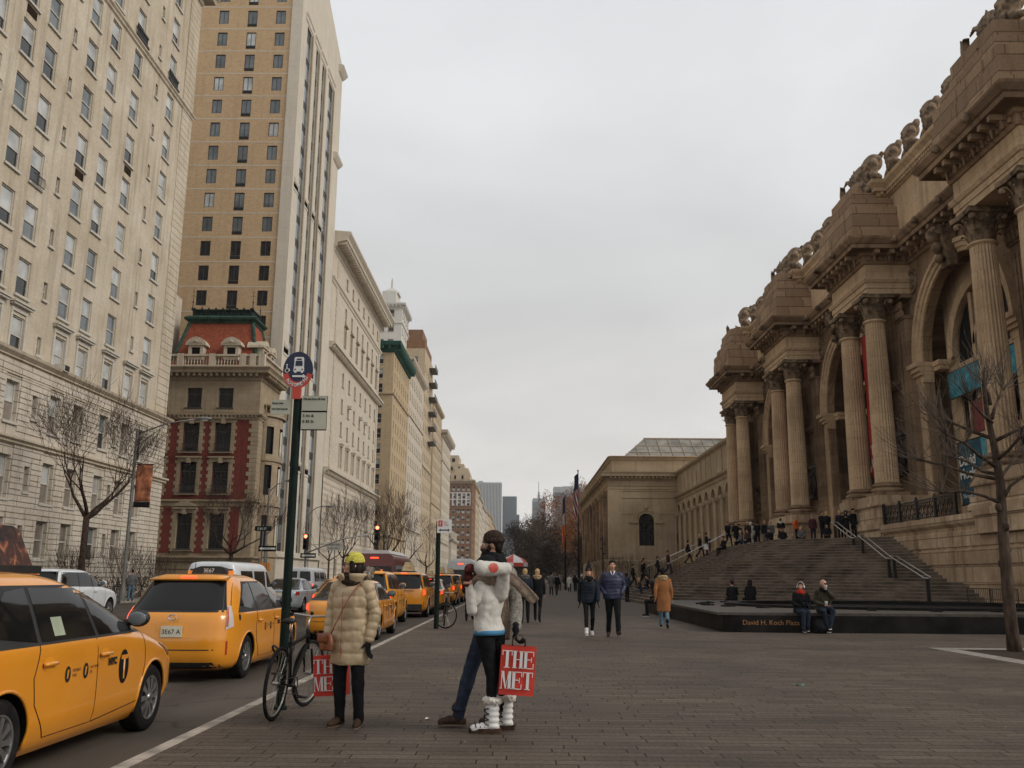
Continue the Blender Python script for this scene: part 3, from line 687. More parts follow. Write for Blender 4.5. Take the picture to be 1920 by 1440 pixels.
def blue_mat(n,c1,c2,c3_):
    m,t,b=newmat(n); P=wcoord(t,'obj'); n1=t('TexNoise',Vector=P,Scale=.8,Detail=5.,Distortion=2.).outputs[0]
    t.l.new(t.ramp(n1,[(.35,c1),(.55,c2),(.68,c3_)]),b.inputs['Base Color']); b.inputs['Roughness'].default_value=.7; M[n]=m
blue_mat('ban_top',(.02,.14,.20),(.03,.25,.33),(.10,.36,.42)); blue_mat('ban_main',(.008,.055,.085),(.01,.075,.11),(.012,.09,.13)); blue_mat('ban_pool',(.05,.25,.31),(.15,.36,.4),(.3,.44,.45))
t=banner('exhibition_banner','teal swimming pool exhibition banner across the top of the near arch doorway',22.7,40.1,47.3,10.75,12.1,M['ban_top'])
t=banner('exhibition_banner','dark blue banner with the painter name in white letters, beside the young tree',22.75,43.3,47.1,5.2,8.35,M['ban_main'])
b=MB(); b.quad((-.045,-1.85,.9),(-.045,-.9,.5),(-.045,-.6,3.12),(-.045,-1.85,3.12)); b.build('painted_panel',M['ban_pool'],t)
R_=(pi/2,0,-pi/2)
text_obj('David',.74,.006,M['white'],t,(-.07,1.7,1.95),R_,bold=.014); text_obj('Hockney',.74,.006,M['white'],t,(-.08,1.7,1.28),R_,bold=.014); text_obj('Through February',.3,.004,M['white'],t,(-.07,1.6,.3),R_)
t=banner('exhibition_banner','rose red panel hung over the doorway above the dark blue banner',22.95,41.6,45.6,8.7,10.3,M['maroon']); t.children[0].data.materials[0]=mat('rose',(.22,.06,.055),.8)

# steps
def build_steps():
    s_=thing('museum_steps','wide flight of worn stone steps rising to the museum entrance','steps',(6.9,59.85,0))
    yc=59.85; z=0; r=0; rnd=random.Random(2)
    top=MB(); top.mi=0
    for k in range(24):
        z1=.15*(k+1); xf=6.9+r; wy=36.8+1.414*r; cy=wy+(19.25-xf)
        pl=[(xf,cy),(xf,2*yc-cy),(19.3,2*yc-wy),(19.3,wy)]
        top.mi=0; n=len(pl)
        q=[(a-6.9,b_-yc) for a,b_ in pl]
        for i in range(4):
            a,c=q[i],q[(i+1)%4]
            if i==2: continue
            top.mi=0; top.quad((*a,z1-.15),(*c,z1-.15),(*c,z1-.03),(*a,z1-.03)); top.mi=1; top.quad((*a,z1-.03),(*c,z1-.03),(*c,z1),(*a,z1))
        top.mi=1; 
        dd=.30 if k!=8 else .3
        e=dd; q2=[(q[0][0]+e,q[0][1]+.414*e),(q[1][0]+e,q[1][1]-.414*e),(q[2][0],q[2][1]-1.414*e),(q[3][0],q[3][1]+1.414*e)]
        top.mi=0
        if k==8 or k==23: top.poly([(*a,z1) for a in q])
        else:
            for i in (0,1,3):
                a,c,c2,a2=q[i],q[(i+1)%4],q2[(i+1)%4],q2[i]; top.quad((*a,z1),(*c,z1),(*c2,z1),(*a2,z1))
        r+= .285 if k!=8 else 1.15
    top.poly([(12.3,-13.,3.6),(12.3,13.,3.6),(16.5,13.,3.6),(16.5,-13.,3.6)])
    top.build('steps',[M['step'],M['step_edge']],s_)
build_steps()
def handrail(label,pts,group):
    a=V(pts[0]); t=thing('stair_handrail',label,'handrail',a,group=group); q=[V(p)-a for p in pts]
    d=(q[1]-q[0]).normalized(); side=V((-d.y,d.x,0)).normalized()*.16
    b=MB()
    for s in (-1,1): b.tube([q[0]+side*s]+[p+side*s for p in q[1:]],.028,8)
    b.tube([q[0]-side,q[0]-d*.08,q[0]+side],.028,8); b.tube([q[-1]-side,q[-1]+d*.08,q[-1]+side],.028,8); b.build('rail',M['rail'],t,True)
    n=max(1,round((q[-1]-q[0]).length/5))
    for k in range(n+1):
        p=q[0]+(q[-1]-q[0])*(.02+.96*k/n); c=MB(); c.box(p.x-.06,p.x+.06,p.y-.06,p.y+.06,p.z-1.0,p.z-.03); c.build('post',M['iron'],t)
G_='steel handrails on the museum steps'
handrail('highest short steel handrail beside the top of the steps, left of the grille',[(17.4,50.9,4.52),(17.4,48.1,3.56)],G_)
handrail('middle steel handrail of the three stepping down the right side',[(17.4,47.0,3.62),(17.4,43.7,2.42)],G_)
handrail('lowest steel handrail of the three stepping down the right side',[(17.4,43.2,2.50),(17.4,39.7,1.50)],G_)
handrail('long steel handrail rising up the left slope of the steps, nearer one',[(10.6,66.,2.45),(14.6,66.,4.52),(16.9,66.,4.55)],G_)
handrail('long steel handrail behind the nearer one on the left slope of the steps',[(9.6,69.6,2.3),(14.4,69.6,4.45)],G_)

# fountain
def build_fountain():
    t=thing('fountain_plinth','low black granite fountain plinth with a round basin in front of the museum steps','fountain',(5.66,25.3,0),rz=radians(-.6))
    p=MB(); X1=24; Y1=14.2; cx,cy,rx,ry=7.4,7.2,6.0,4.9; N=56
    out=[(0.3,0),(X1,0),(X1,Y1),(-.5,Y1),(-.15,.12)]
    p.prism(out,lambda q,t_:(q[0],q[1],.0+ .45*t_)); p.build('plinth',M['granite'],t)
    # top slab with round opening
    s_=MB(); ang=[2*pi*k/N for k in range(N)]
    def edge(a):
        dx,dy=cos(a),sin(a); tt=min([(X1-cx)/dx if dx>1e-6 else 1e9,(-.32-cx)/dx if dx<-1e-6 else 1e9,(Y1-cy)/dy if dy>1e-6 else 1e9,(0-cy)/dy if dy<-1e-6 else 1e9]); return (cx+dx*tt,cy+dy*tt)
    angs=sorted(set(ang+[atan2(v-cy,u-cx)%(2*pi) for u,v in ((-.32,0),(X1,0),(X1,Y1),(-.32,Y1))])); n=len(angs)
    for k in range(n):
        a,b_=angs[k],angs[(k+1)%n]
        i0=(cx+rx*cos(a),cy+ry*sin(a)); i1=(cx+rx*cos(b_),cy+ry*sin(b_)); o0,o1=edge(a),edge(b_)
        s_.quad((*i0,.52),(*o0,.52),(*o1,.52),(*i1,.52)); s_.quad((*o0,.452),(*o1,.452),(*o1,.52),(*o0,.52)); s_.quad((*i0,.3),(*i1,.3),(*i1,.52),(*i0,.52))
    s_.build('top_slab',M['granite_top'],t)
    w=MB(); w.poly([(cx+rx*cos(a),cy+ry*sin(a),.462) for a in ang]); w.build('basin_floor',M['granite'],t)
    # raised far rim seen as a dark band, and nozzle blocks
    r=MB()
    rows=[[(cx+(rx+d)*cos(a),cy+(ry+d)*sin(a),z) for d,z in ((-.5,.46),(-.5,.60),(-.05,.60),(-.05,.525))] for a in ang]; r.grid([*rows,rows[0]]); r.build('basin_rim',M['granite'],t)
    for k in range(24):
        a=2*pi*k/24+.1; b=MB(); b.M=Matrix.Translation((cx+(rx+.75)*cos(a),cy+(ry+.6)*sin(a),.521))@Matrix.Rotation(a,4,'Z'); b.box(-.2,.2,-.13,.13,0,.045); b.box(-.06,.06,-.05,.05,.045,.07); b.build('nozzle',M['granite'],t)
    text_obj('David H. Koch Plaza',.185,.006,M['gold_text'],t,(.34,-.012,.20),(pi/2,0,0))
build_fountain()
b=MB(); fx,fy=8.62,19.95
for q in ((fx,fx+4.6,fy-.42,fy),(fx,fx+.42,fy-4.,fy-.42),(fx+4.18,fx+4.6,fy-4.,fy-.42),(fx,fx+4.6,fy-4.42,fy-4.)): b.box(*q,-.1,.012)
tag(b.build('tree_pit_kerb',M['tree_frame']),'pale granite frame set flush round the tree pit','paving')
b=MB(); b.quad((fx+.42,fy-4,.006),(fx+4.18,fy-4,.006),(fx+4.18,fy-.42,.006),(fx+.42,fy-.42,.006)); tag(b.build('earth_bed',M['earth']),kind='structure')

# ------------------------------------------------------------------ museum link and wing
def build_link():
    t=thing('museum_gallery_link','lower museum range with a row of tall arched windows, right of the wing','museum wing',(20.5,103,0))
    P=ywallR(20.5); w=MB(); n=9; y0,y1=88.,119.4; L=(y1-y0)/n; inv=Matrix.Translation(-V(t.location))
    def add(mb,name,m,par=None,sm=False): o=mb.build(name,m,None,sm); o.parent=par or t; 
    M_=inv
    w.M=inv
    for k in range(n):
        a=y0+k*L; arch_wall(w,P,a,a+L,0,11.2,a+L/2,1.05,9.7,4.6,.7,N=12)
    w.quad(P(y0,11.2),P(y1,11.2),P(y1,15.),P(y0,15.)); w.quad((20.5,y0,14.9),(40,y0,14.9),(40,y1,14.9),(20.5,y1,14.9)); w.build('wall',M['museum_wing'],t)
    g=MB(); g.M=inv; g.quad(P(y0,4.5,.68),P(y1,4.5,.68),P(y1,10.9,.68),P(y0,10.9,.68)); g.build('glazing',M['void'],t)
    for k in range(n+1):
        y=y0+k*L; c=MB(); c.M=inv
        for d in (-.3,.3):
            c.tube([(20.2,y+d,4.6),(20.2,y+d,9.3)],[.15,.13],10); c.box(20.0,20.45,y+d-.2,y+d+.2,9.3,9.65); c.box(20.0,20.45,y+d-.22,y+d+.22,4.2,4.6)
        c.build('pilaster',M['museum_wing'],t,'auto')
    for k in range(n):
        c=MB(); c.M=inv; arc_mould(c,P,y0+(k+.5)*L,9.7,[(1.05,0),(1.05,-.1),(1.3,-.12),(1.32,0)],N=12); c.box(20.95,21.1,y0+(k+.5)*L-.05,y0+(k+.5)*L+.05,4.6,10.7); c.box(20.95,21.1,y0+k*L+.6,y0+(k+1)*L-.6,7.4,7.55); c.build('arch_moulding',M['museum_wing'],t)
    c=MB(); c.M=inv; path=[(20.5,y1),(20.5,y0)]
    c.profile(path,[(0,11.2),(.1,11.3),(.15,11.55),(.4,11.75),(.45,11.95),(0,12.05)]); c.profile(path,[(0,14.5),(.08,14.6),(.3,14.8),(.35,15.02),(-.2,15.1)]); c.profile(path,[(0,0),(.25,0),(.25,4.1),(0,4.3)])
    for k in range(12): y=y0+1.2+k*2.72; c.box(20.42,20.5,y,y+.1,12.1,14.5)
    c.build('cornice',M['museum_wing'],t)
build_link()
def build_wing():
    Y=119.5; t=thing('museum_wing','far pale stone museum wing with one arched window and a glazed roof','museum wing',(17,Y,0)); inv=Matrix.Translation(-V(t.location))
    P=xwall(Y); w=MB(); w.M=inv; X0=11.55; X1=60
    arch_wall(w,P,X0+.9,22,0,14.0,16.45,.98,8.7,5.55,.5,N=16); w.quad(P(X0,0),P(X0+.9,0),P(X0+.9,14),P(X0,14)); w.quad(P(22,0),P(X1,0),P(X1,14),P(22,14))
    w.quad((X0,Y,0),(X0,168,0),(X0,168,14),(X0,Y,14))
    w.quad((X0+.5,Y+.5,15),(X1,Y+.5,15),(X1,Y+.5,17.3),(X0+.5,Y+.5,17.3)); w.quad((X0+.5,Y+.5,15),(X0+.5,168,15),(X0+.5,168,17.3),(X0+.5,Y+.5,17.3)); w.quad((X0,Y,17.2),(X1,Y,17.2),(X1,168,17.2),(X0,168,17.2))
    w.build('wall',M['museum_wing'],t)
    c=MB(); c.M=inv; path=[(X0,168.),(X0,Y),(X1,Y)]
    # path order: outward must be -X then -Y
    c.profile(path,[(0,12.8),(.06,12.85),(.06,13.2),(.14,13.3),(.14,13.9),(.3,14.1),(.34,14.3),(.95,14.5),(1.0,14.75),(1.15,15.05),(.0,15.2)])
    along(path,.55,lambda p,d,n:obox(c,p,d,n,.25,.3,.8,14.25,14.48)); c.profile([(X0+.5,168.),(X0+.5,Y+.5),(X1,Y+.5)],[(0,16.7),(.1,16.75),(.25,17.0),(.3,17.25),(0,17.35)]); c.profile(path,[(0,0),(.12,0),(.12,3.6),(.05,3.7),(0,3.75)])
    c.build('cornice',M['museum_wing'],t)
    f=MB(); f.M=inv
    for q in ((13.2,20.6,11.7,11.78),(13.2,20.6,9.35+.3,9.4+.3) ,(13.2,20.6,12.6,12.66)): f.box(q[0],q[1],Y-.07,Y,q[2],q[3])
    f.box(X0-.12,X0+1.7,Y-.12,Y,4.,12.8); f.box(20.7,22.1,Y-.1,Y,4.,12.8)
    f.box(20.3,20.5,Y-.1,Y+.3,7,7.1); f.build('panel_moulding',M['museum_wing'],t)
    a=MB(); a.M=inv; arc_mould(a,P,16.45,8.7,[(1.0,-.0),(1.02,-.1),(1.3,-.12),(1.35,-.2),(1.7,-.2),(1.72,0)],N=20); a.box(14.2,15.4,Y-.2,Y,8.45,8.7); a.box(17.5,18.7,Y-.2,Y,8.45,8.7); a.ball((16.45,Y-.2,10.5),(.3,.2,.35)); a.build('arch_moulding',M['museum_wing'],t,'auto')
    g=MB(); g.M=inv; g.poly([P(16.45-1.0*cos(pi*k/14),8.7+1.0*sin(pi*k/14),.45) for k in range(15)]+[P(17.45,5.5,.45),P(15.45,5.5,.45)]); wi=g.build('window',M['glass'],t)
    m=MB(); m.M=inv
    for u in (-.4,.4): m.box(16.45+u-.03,16.45+u+.03,Y+.36,Y+.43,5.5,9.5)
    for z in (8.55,7.6): m.box(15.45,17.45,Y+.36,Y+.43,z,z+.07)
    m.build('frame',M['iron'],wi)
    d=MB(); d.M=inv; d.box(20.1,20.7,Y-.06,Y-.0,5.9,7.2); d.build('plaque',M['bronze_dark'],t)
    for k in range(8):
        p=MB(); p.M=inv; y=Y+2.5+k*5.9; p.box(X0-.5,X0,y-.7,y+.7,3.9,12.6); p.box(X0-.65,X0,y-.85,y+.85,12.0,12.8); p.build('pilaster',M['museum'],t)
    r=MB(); r.M=inv; pts=[(X0+2.,Y+3.,17.2),(X1,Y+3.,17.2),(X1,Y+9,20.9),(X0+6.,Y+9,20.9)]
    r.poly(pts); r.poly([(X0+2.,Y+3.,17.2),(X0+6.,Y+9,20.9),(X0+6,160,20.9),(X0+2,166,17.2)]); r.poly([(X0+6.,Y+9,20.9),(X1,Y+9,20.9),(X1,160,20.9),(X0+6,160,20.9)]); rr=r.build('glass_roof',mat('roofglass',(.22,.20,.165),.55,amt=.35,scale=.5),t)
    q=MB(); q.M=inv
    for k in range(30):
        x=X0+3.+k*1.6; t0=1 if x>X0+6 else (x-X0-2)/4; q.tube([(x,Y+3-.05,17.25),(x,Y+3+6*t0,17.25+3.7*t0)],.06,4)
    for z,dy in ((18.4,1.95),(19.6,3.9),(17.25,0)): q.tube([(X0+2+(z-17.2)*1.08,Y+3+dy-.05,z+.02),(X1,Y+3+dy-.05,z+.02)],.07,4)
    q.tube([(X0+6,Y+9,20.95),(X1,Y+9,20.95)],.12,4); q.build('glazing_bars',M['frame_t'],rr)
build_wing()
# ------------------------------------------------------------------ people
def eloft(b,rings,n=20):
    """closed loft of horizontal ellipses (cx,cy,cz,rx,ry[,yaw])"""
    R=[]
    for r in rings:
        cx,cy,cz,rx,ry=r[:5]; w=r[5] if len(r)>5 else 0; c,s=cos(w),sin(w)
        R.append([b.av((cx+c*rx*cos(2*pi*k/n)-s*ry*sin(2*pi*k/n),cy+s*rx*cos(2*pi*k/n)+c*ry*sin(2*pi*k/n),cz)) for k in range(n)])
    for i in range(len(R)-1):
        for k in range(n): b.af(R[i][k],R[i][(k+1)%n],R[i+1][(k+1)%n],R[i+1][k])
    b.af(*R[0][::-1]); b.af(*R[-1])
def limb(b,pts,rs,n=12):
    b.tube(pts,rs,n)
    for p,r in zip(pts,rs): b.ball(p,r*.995,n,8)
def hand(b,w,d,nrm,side,k=1.,curl=.6,n=6):
    """wrist w, direction d, palm normal nrm (direction the palm faces); thumb on `side` * across"""
    d=V(d).normalized(); nrm=V(nrm); nrm=(nrm-d*nrm.dot(d)).normalized(); ac=d.cross(nrm)*side
    w=V(w); pc=w+d*.045*k
    for i in range(4):
        o=ac*(.027-.018*i)*k; limb(b,[w+o*.6,w+d*.085*k+o],[.016*k,.0135*k],n)
    Ls=[.038,.043,.040,.031]
    for i in range(4):
        p=w+d*.085*k+ac*(.027-.018*i)*k; c=curl*(1+.12*i); q=[p]; dd=d.copy(); r=[.0105*k]
        for j in range(3):
            dd=(Matrix.Rotation(c*.75,3,nrm.cross(d))@dd) if True else dd
            p=p+dd*Ls[i]*k*(1-.22*j); q.append(p); r.append((.0098-.001*j)*k)
        limb(b,q,r,n)
    p=w+d*.025*k+ac*.028*k; t1=(d*.55+ac*.75+nrm*.35).normalized(); t2=(d*.9+ac*.25+nrm*.45).normalized()
    limb(b,[p,p+t1*.038*k,p+t1*.038*k+t2*.032*k],[.015*k,.0125*k,.010*k],n)
BASE=dict(PV=(0,0,.95),WA=(0,0,1.08),CH=(0,.0,1.28),N=(0,-.01,1.46),HD=(0,.015,1.625),
 LH=(-.09,0,.92),LK=(-.10,.02,.50),LA=(-.10,-.01,.085),LT=(-.13,.15,.03),RH=(.09,0,.92),RK=(.10,.02,.50),RA=(.10,-.01,.085),RT=(.13,.15,.03),
 LS=(-.175,0,1.40),LE=(-.225,-.04,1.13),LW=(-.235,.03,.88),RS=(.175,0,1.40),RE=(.225,-.04,1.13),RW=(.235,.03,.88))
POSES=dict(stand={},
 walk=dict(LK=(-.09,.20,.52),LA=(-.09,.27,.13),LT=(-.10,.43,.12),RK=(.09,.0,.50),RA=(.09,-.27,.17),RT=(.10,-.14,.05),LE=(-.23,-.12,1.15),LW=(-.24,-.12,.91),RE=(.23,.03,1.14),RW=(.22,.16,.93)),
 walk2=dict(RK=(.09,.20,.52),RA=(.09,.27,.13),RT=(.10,.43,.12),LK=(-.09,.0,.50),LA=(-.09,-.27,.17),LT=(-.10,-.14,.05),RE=(.23,-.12,1.15),RW=(.24,-.12,.91),LE=(-.23,.03,1.14),LW=(-.22,.16,.93)),
 pockets=dict(LE=(-.27,-.06,1.14),LW=(-.19,.10,.98),RE=(.27,-.06,1.14),RW=(.19,.10,.98)),
 wpockets=dict(LK=(-.09,.17,.52),LA=(-.10,.19,.12),LT=(-.12,.35,.11),RK=(.09,.0,.50),RA=(.09,-.18,.12),RT=(.11,-.04,.03),LE=(-.27,-.06,1.14),LW=(-.19,.10,.98),RE=(.27,-.06,1.14),RW=(.19,.10,.98)),
 phone=dict(LE=(-.23,.10,1.16),LW=(-.07,.27,1.30),RE=(.23,.10,1.16),RW=(.06,.27,1.30)),
 sit=dict(PV=(0,0,.57),WA=(0,0,.70),CH=(0,.03,.90),N=(0,.05,1.08),HD=(0,.08,1.245),LH=(-.09,.04,.57),LK=(-.12,.44,.55),LA=(-.12,.40,.10),LT=(-.14,.57,.035),RH=(.09,.04,.57),RK=(.12,.44,.55),RA=(.12,.42,.10),RT=(.14,.59,.035),LS=(-.175,.04,1.02),LE=(-.24,.07,.78),LW=(-.10,.28,.68),RS=(.175,.04,1.02),RE=(.24,.07,.78),RW=(.10,.28,.68)))
def headmb(b,HD,hy,hp,k,fine=True):
    M0=b.M; b.M=Matrix.Translation(HD)@Matrix.Rotation(hy,4,'Z')@Matrix.Rotation(hp,4,'X')@Matrix.Scale(k,4)
    b.ball((0,-.012,.022),(.074,.094,.100),20,14); b.ball((0,.022,-.045),(.056,.062,.060),16,10); b.ball((0,.055,-.088),(.026,.022,.022),10,8)
    if fine:
        b.tube([(0,.076,.018),(0,.096,-.012),(0,.104,-.024)],[.010,.013,.014],8); b.ball((0,.100,-.028),(.017,.014,.011),8,6); 
        for s in (-1,1):
            b.ball((s*.030,.074,.030),(.026,.014,.010),8,6); b.ball((s*.036,.066,-.02),(.024,.02,.022),10,8); b.ball((s*.076,-.008,-.006),(.009,.018,.030),8,8); b.ball((s*.012,.078,-.054),(.017,.012,.006),8,6); b.ball((s*.010,.077,-.064),(.015,.012,.006),8,6)
    b.M=M0
def wrinkle(o,bands=None,amp=.004,fr=9.,J=None,period=.09,bamp=.012,fold=.0):
    me=o.data if hasattr(o,'data') else o; n=len(me.vertices); co=np.empty(n*3); me.vertices.foreach_get('co',co); co=co.reshape(-1,3); no=np.empty(n*3); me.vertices.foreach_get('normal',no); no=no.reshape(-1,3)
    d=np.array([noise.noise(V((c[0]*fr,c[1]*fr,c[2]*fr*.55)))+.5*noise.noise(V((c[0]*fr*2.3,c[1]*fr*2.3,c[2]*fr*2.)))for c in co])*amp
    if bands:
        best=np.full(n,1e9); ph=np.zeros(n)
        for (a,b_,r0,p0) in bands:
            a=np.array(a);b2=np.array(b_);ab=b2-a;L=np.linalg.norm(ab); t=np.clip(((co-a)@ab)/(L*L),0,1); dist=np.linalg.norm(co-(a+t[:,None]*ab),axis=1)-r0
            m=dist<best; best=np.where(m,dist,best); ph=np.where(m,t*L+p0,ph)
        ph=ph+np.array([noise.noise(V((c[0]*5,c[1]*5,c[2]*3)))for c in co])*.018
        d=d+bamp*(np.abs(np.sin(np.pi*ph/period))**.55-.62)
        cr=np.clip(1-np.abs(np.sin(np.pi*ph/period))*3,0,1); d=d+cr*np.array([noise.noise(V((c[0]*45,c[1]*45,c[2]*8)))for c in co])*bamp*.8
    co=co+no*d[:,None]; me.vertices.foreach_set('co',co.ravel()); me.update()
def person(label,loc,rz=0,H=1.72,pose='stand',over=None,top=('jacket','navy'),legs='jeans',shoes='black',hat=None,hair=('short','hair_dark'),skin='skin',vox=.022,gloves=None,hy=0,hp=0,slim=1.,puff=False,scarf=None,hood=None,cat='person',yaw=0,fine=False,group=None,extra=None,jamp=.004,sole=None):
    k=H/1.75; J={n:V(p)*k for n,p in {**BASE,**POSES[pose],**(over or {})}.items()}
    t=thing('person',label,cat,loc,rz,group); b=MB(); sw=slim; sd=V((cos(yaw),sin(yaw),0)); fw=V((-sin(yaw),cos(yaw),0))
    headmb(b,J['HD'],hy,hp,k,True); limb(b,[J['HD']+V((0,-.02,-.06))*k,J['N']],[.05*k,.055*k])
    eloft(b,[(*J['PV']-V((0,0,.06*k)),.08*k*sw,.06*k,yaw),(*J['PV'],.12*k*sw,.08*k,yaw),(*J['WA'],.11*k*sw,.075*k,yaw),(*J['CH'],.135*k*sw,.085*k,yaw),(*(J['CH']*.3+J['N']*.7),.12*k*sw,.07*k,yaw),(*J['N'],.06*k,.055*k,yaw)])
    for s in 'LR':
        limb(b,[J[s+'H'],J[s+'K']*.5+J[s+'H']*.5,J[s+'K'],J[s+'A']*.65+J[s+'K']*.35,J[s+'A']],[.058*k*sw,.048*k*sw,.036*k,.032*k,.024*k]); limb(b,[J[s+'A']-V((0,0,.02*k)),J[s+'T']*.8+J[s+'A']*.2],[.024*k,.016*k])
        limb(b,[J[s+'S'],J[s+'E'],J[s+'W']],[.048*k,.037*k,.026*k])
        if gloves is None: 
            d=(J[s+'W']-J[s+'E']).normalized(); hand(b,J[s+'W'],d*.8+fw*.2 if pose!='sit' else d,V((-1 if s=='R' else 1,0,0)) if pose!='sit' else V((0,0,-1)),1 if s=='R' else -1,k,.35)
    remesh(b,'body',M[skin],t,vox*.8 if fine else vox,1)
    if gloves:
        for s in 'LR':
            if gloves.get(s) is None: continue
            g=MB(); m,d,nn,cu=gloves[s]; hand(g,J[s+'W'],d,nn,1 if s=='R' else -1,k*1.1,cu); limb(g,[J[s+'W']-V(d)*.03,J[s+'W']+V(d)*.01],[.036*k,.036*k]); remesh(g,'glove',M[m],t,min(vox,.010) if fine else vox*.8,1)
    # trousers
    b=MB(); tr=.012*k
    eloft(b,[(*J['PV']-V((0,0,.07*k)),.13*k*sw,.10*k,yaw),(*J['PV'],.165*k*sw,.118*k,yaw),(*J['PV']+V((0,0,.08*k)),.14*k*sw,.105*k,yaw)])
    wide={'black_leg':.85}.get(legs,1.); lm='black_cloth' if legs=='black_leg' else legs
    for s in 'LR': e=J[s+'A']-V((0,0,.012*k)); limb(b,[J[s+'H']+V((0,0,0)),J[s+'K']*.5+J[s+'H']*.5,J[s+'K'],J[s+'A']*.6+J[s+'K']*.4,e],[.094*k*sw,.082*k*sw*wide,.068*k*wide,.062*k*wide,.056*k*wide])
    o=remesh(b,'trousers',M[lm],t,vox,2); wrinkle(o,None,.009*k if fine else .005,11.)
    # shoes
    if shoes:
        for s in 'LR':
            b=MB(); a,tt=J[s+'A'],J[s+'T']; dr=(tt-a); dr.z=0; dr.normalize(); zb=min(a.z-.06*k,tt.z); heel=a-dr*.045*k; heel.z=a.z-.05*k; 
            limb(b,[a+V((0,0,.085*k)),a-V((0,0,.02*k))],[.050*k,.048*k]); limb(b,[heel,a*.5+tt*.5-V((0,0,.008*k)),tt],[.036*k,.042*k,.034*k])
            sh=remesh(b,'boot' if 'boot' in shoes else 'shoe',M[shoes if shoes in M else 'black'],t,vox*.7,1)
            if sole or fine:
                b=MB(); n=14; pl=V((-dr.y,dr.x,0)); L_=(tt-heel).length; 
                ring=[]
                for i in range(n): an=2*pi*i/n; ring.append(heel*.5+tt*.5+dr*(L_*.5+.034*k)*cos(an)+pl*(.040*k)*sin(an))
                sl=(tt.z-heel.z)/max(.01,L_)
                b.prism([(p.x,p.y,p.z) for p in ring],lambda p,q:(p[0],p[1],p[2]-.036*k-.0*q+.016*k*q)); b.build('sole',M[sole or 'sole'],sh)
    # coat
    kind,cm=top; b=MB(); pf=1.15 if puff else 1.0; hem={'jacket':-.10,'short':.0,'long':-.34,'knee':-.45}[kind]*k; P0=J['PV']; hz=P0.z+hem
    if pose=='sit': hz=max(hz,P0.z-.07*k)
    fl=.17 if kind in('long','knee') else .165; lean=(J['PV']*.5)-(J['WA']*.5)
    hc=P0+V((0,0,hem)); hc.z=hz
    rg=[(*hc,fl*k*sw*pf,(.135 if hem<-.2 else .125)*k*pf,yaw),(*(P0*.8+hc*.2),.182*k*sw*pf,.135*k*pf,yaw),(*J['WA'],.165*k*sw*pf,.125*k*pf,yaw),(*J['CH'],.185*k*sw*pf,.135*k*pf,yaw),(*(J['CH']*.35+J['N']*.65),.18*k*sw*pf,.11*k*pf,yaw),(*(J['N']-V((0,0,.012*k))),.09*k,.08*k,yaw),(*(J['N']+V((0,0,.025*k))),.075*k,.07*k,yaw)]
    eloft(b,rg,24)
    sl=[]
    for s in 'LR':
        c=J[s+'E']+(J[s+'W']-J[s+'E'])*.94; q=MB() if fine else b; af=pf*((1.2 if s=='R' else .9) if kind=='short' else 1); limb(q,[J[s+'S'],J[s+'S']*.5+J[s+'E']*.5,J[s+'E'],c],[.070*k*af,.062*k*af,.058*k*af,(.066 if kind=='short' and s=='R' else .046)*k*af]); limb(b,[J['N']-V((0,0,.06*k)),J[s+'S']-(J[s+'S']-J['N'])*.12],[.06*k,.062*k])
        if fine: sl.append((s,q))
    bands=None; per=(.115 if vox<.013 else .08)*k; ba=(.013 if vox<.013 else .007)*k
    if cm=='grey_knit': per,ba=.045*k,.004*k
    if puff: bands=[(tuple(hc),tuple(J['N']),.16*k,0)]+[(tuple(J[s+a]),tuple(J[s+c]),.055*k,p0) for s in 'LR' for a,c,p0 in (('S','E',.02),('E','W',.3))]
    co=remesh(b,'coat',M[cm],t,vox,2); wrinkle(co,bands,(.012 if fine else jamp)*k,8.,period=per if puff else 1,bamp=ba if puff else 0)
    for s,q in sl: so=remesh(q,'sleeve',M[cm],co,vox,1); wrinkle(so,[(tuple(J[s+a]),tuple(J[s+c]),.055*k,p0) for a,c,p0 in (('S','E',.02),('E','W',.3))],(.010)*k,9.,period=per*.72 if puff else .055*k,bamp=ba*.9 if puff else .002*k)
    if fine and not puff: wrinkle(co,[(tuple(J['PV']),tuple(J['CH']+V((.06,0,0))),.16*k,0),(tuple(J['CH']),tuple(J['RS']),.1*k,0)],.008*k,16.,period=.09*k,bamp=.002*k)
    if fine and puff:
        z_=MB(); pts=[]
        for i in range(9): pass
    # hair / hats
    HM=Matrix.Translation(J['HD'])@Matrix.Rotation(hy,4,'Z')@Matrix.Rotation(hp,4,'X')@Matrix.Scale(k,4)
    if hair:
        b=MB(); b.M=HM; st,hm=hair
        b.ball((0,-.022,.042),(.085,.098,.096),16,12); b.ball((0,.03,.095),(.062,.05,.03),12,8)
        if st=='long':
            b.ball((0,-.05,-.05),(.082,.062,.11),14,10)
            for s in (-1,1): b.tube([(s*.068,.0,.03),(s*.078,.012,-.08),(s*.07,.045,-.2),(s*.06,.05,-.27)],[.03,.033,.034,.02],8)
        elif st=='bob':
            b.ball((0,-.045,-.04),(.086,.075,.10),14,10)
            for s in (-1,1): b.tube([(s*.066,.02,.05),(s*.078,.015,-.05),(s*.07,.02,-.11)],[.03,.032,.02],8)
            b.ball((0,.048,.052),(.062,.040,.022),12,8)
        else: b.ball((0,-.06,-.01),(.07,.05,.07),12,8)
        if st!='bald': remesh(b,'hair',M[hm],t,max(.007,vox*.6),1)
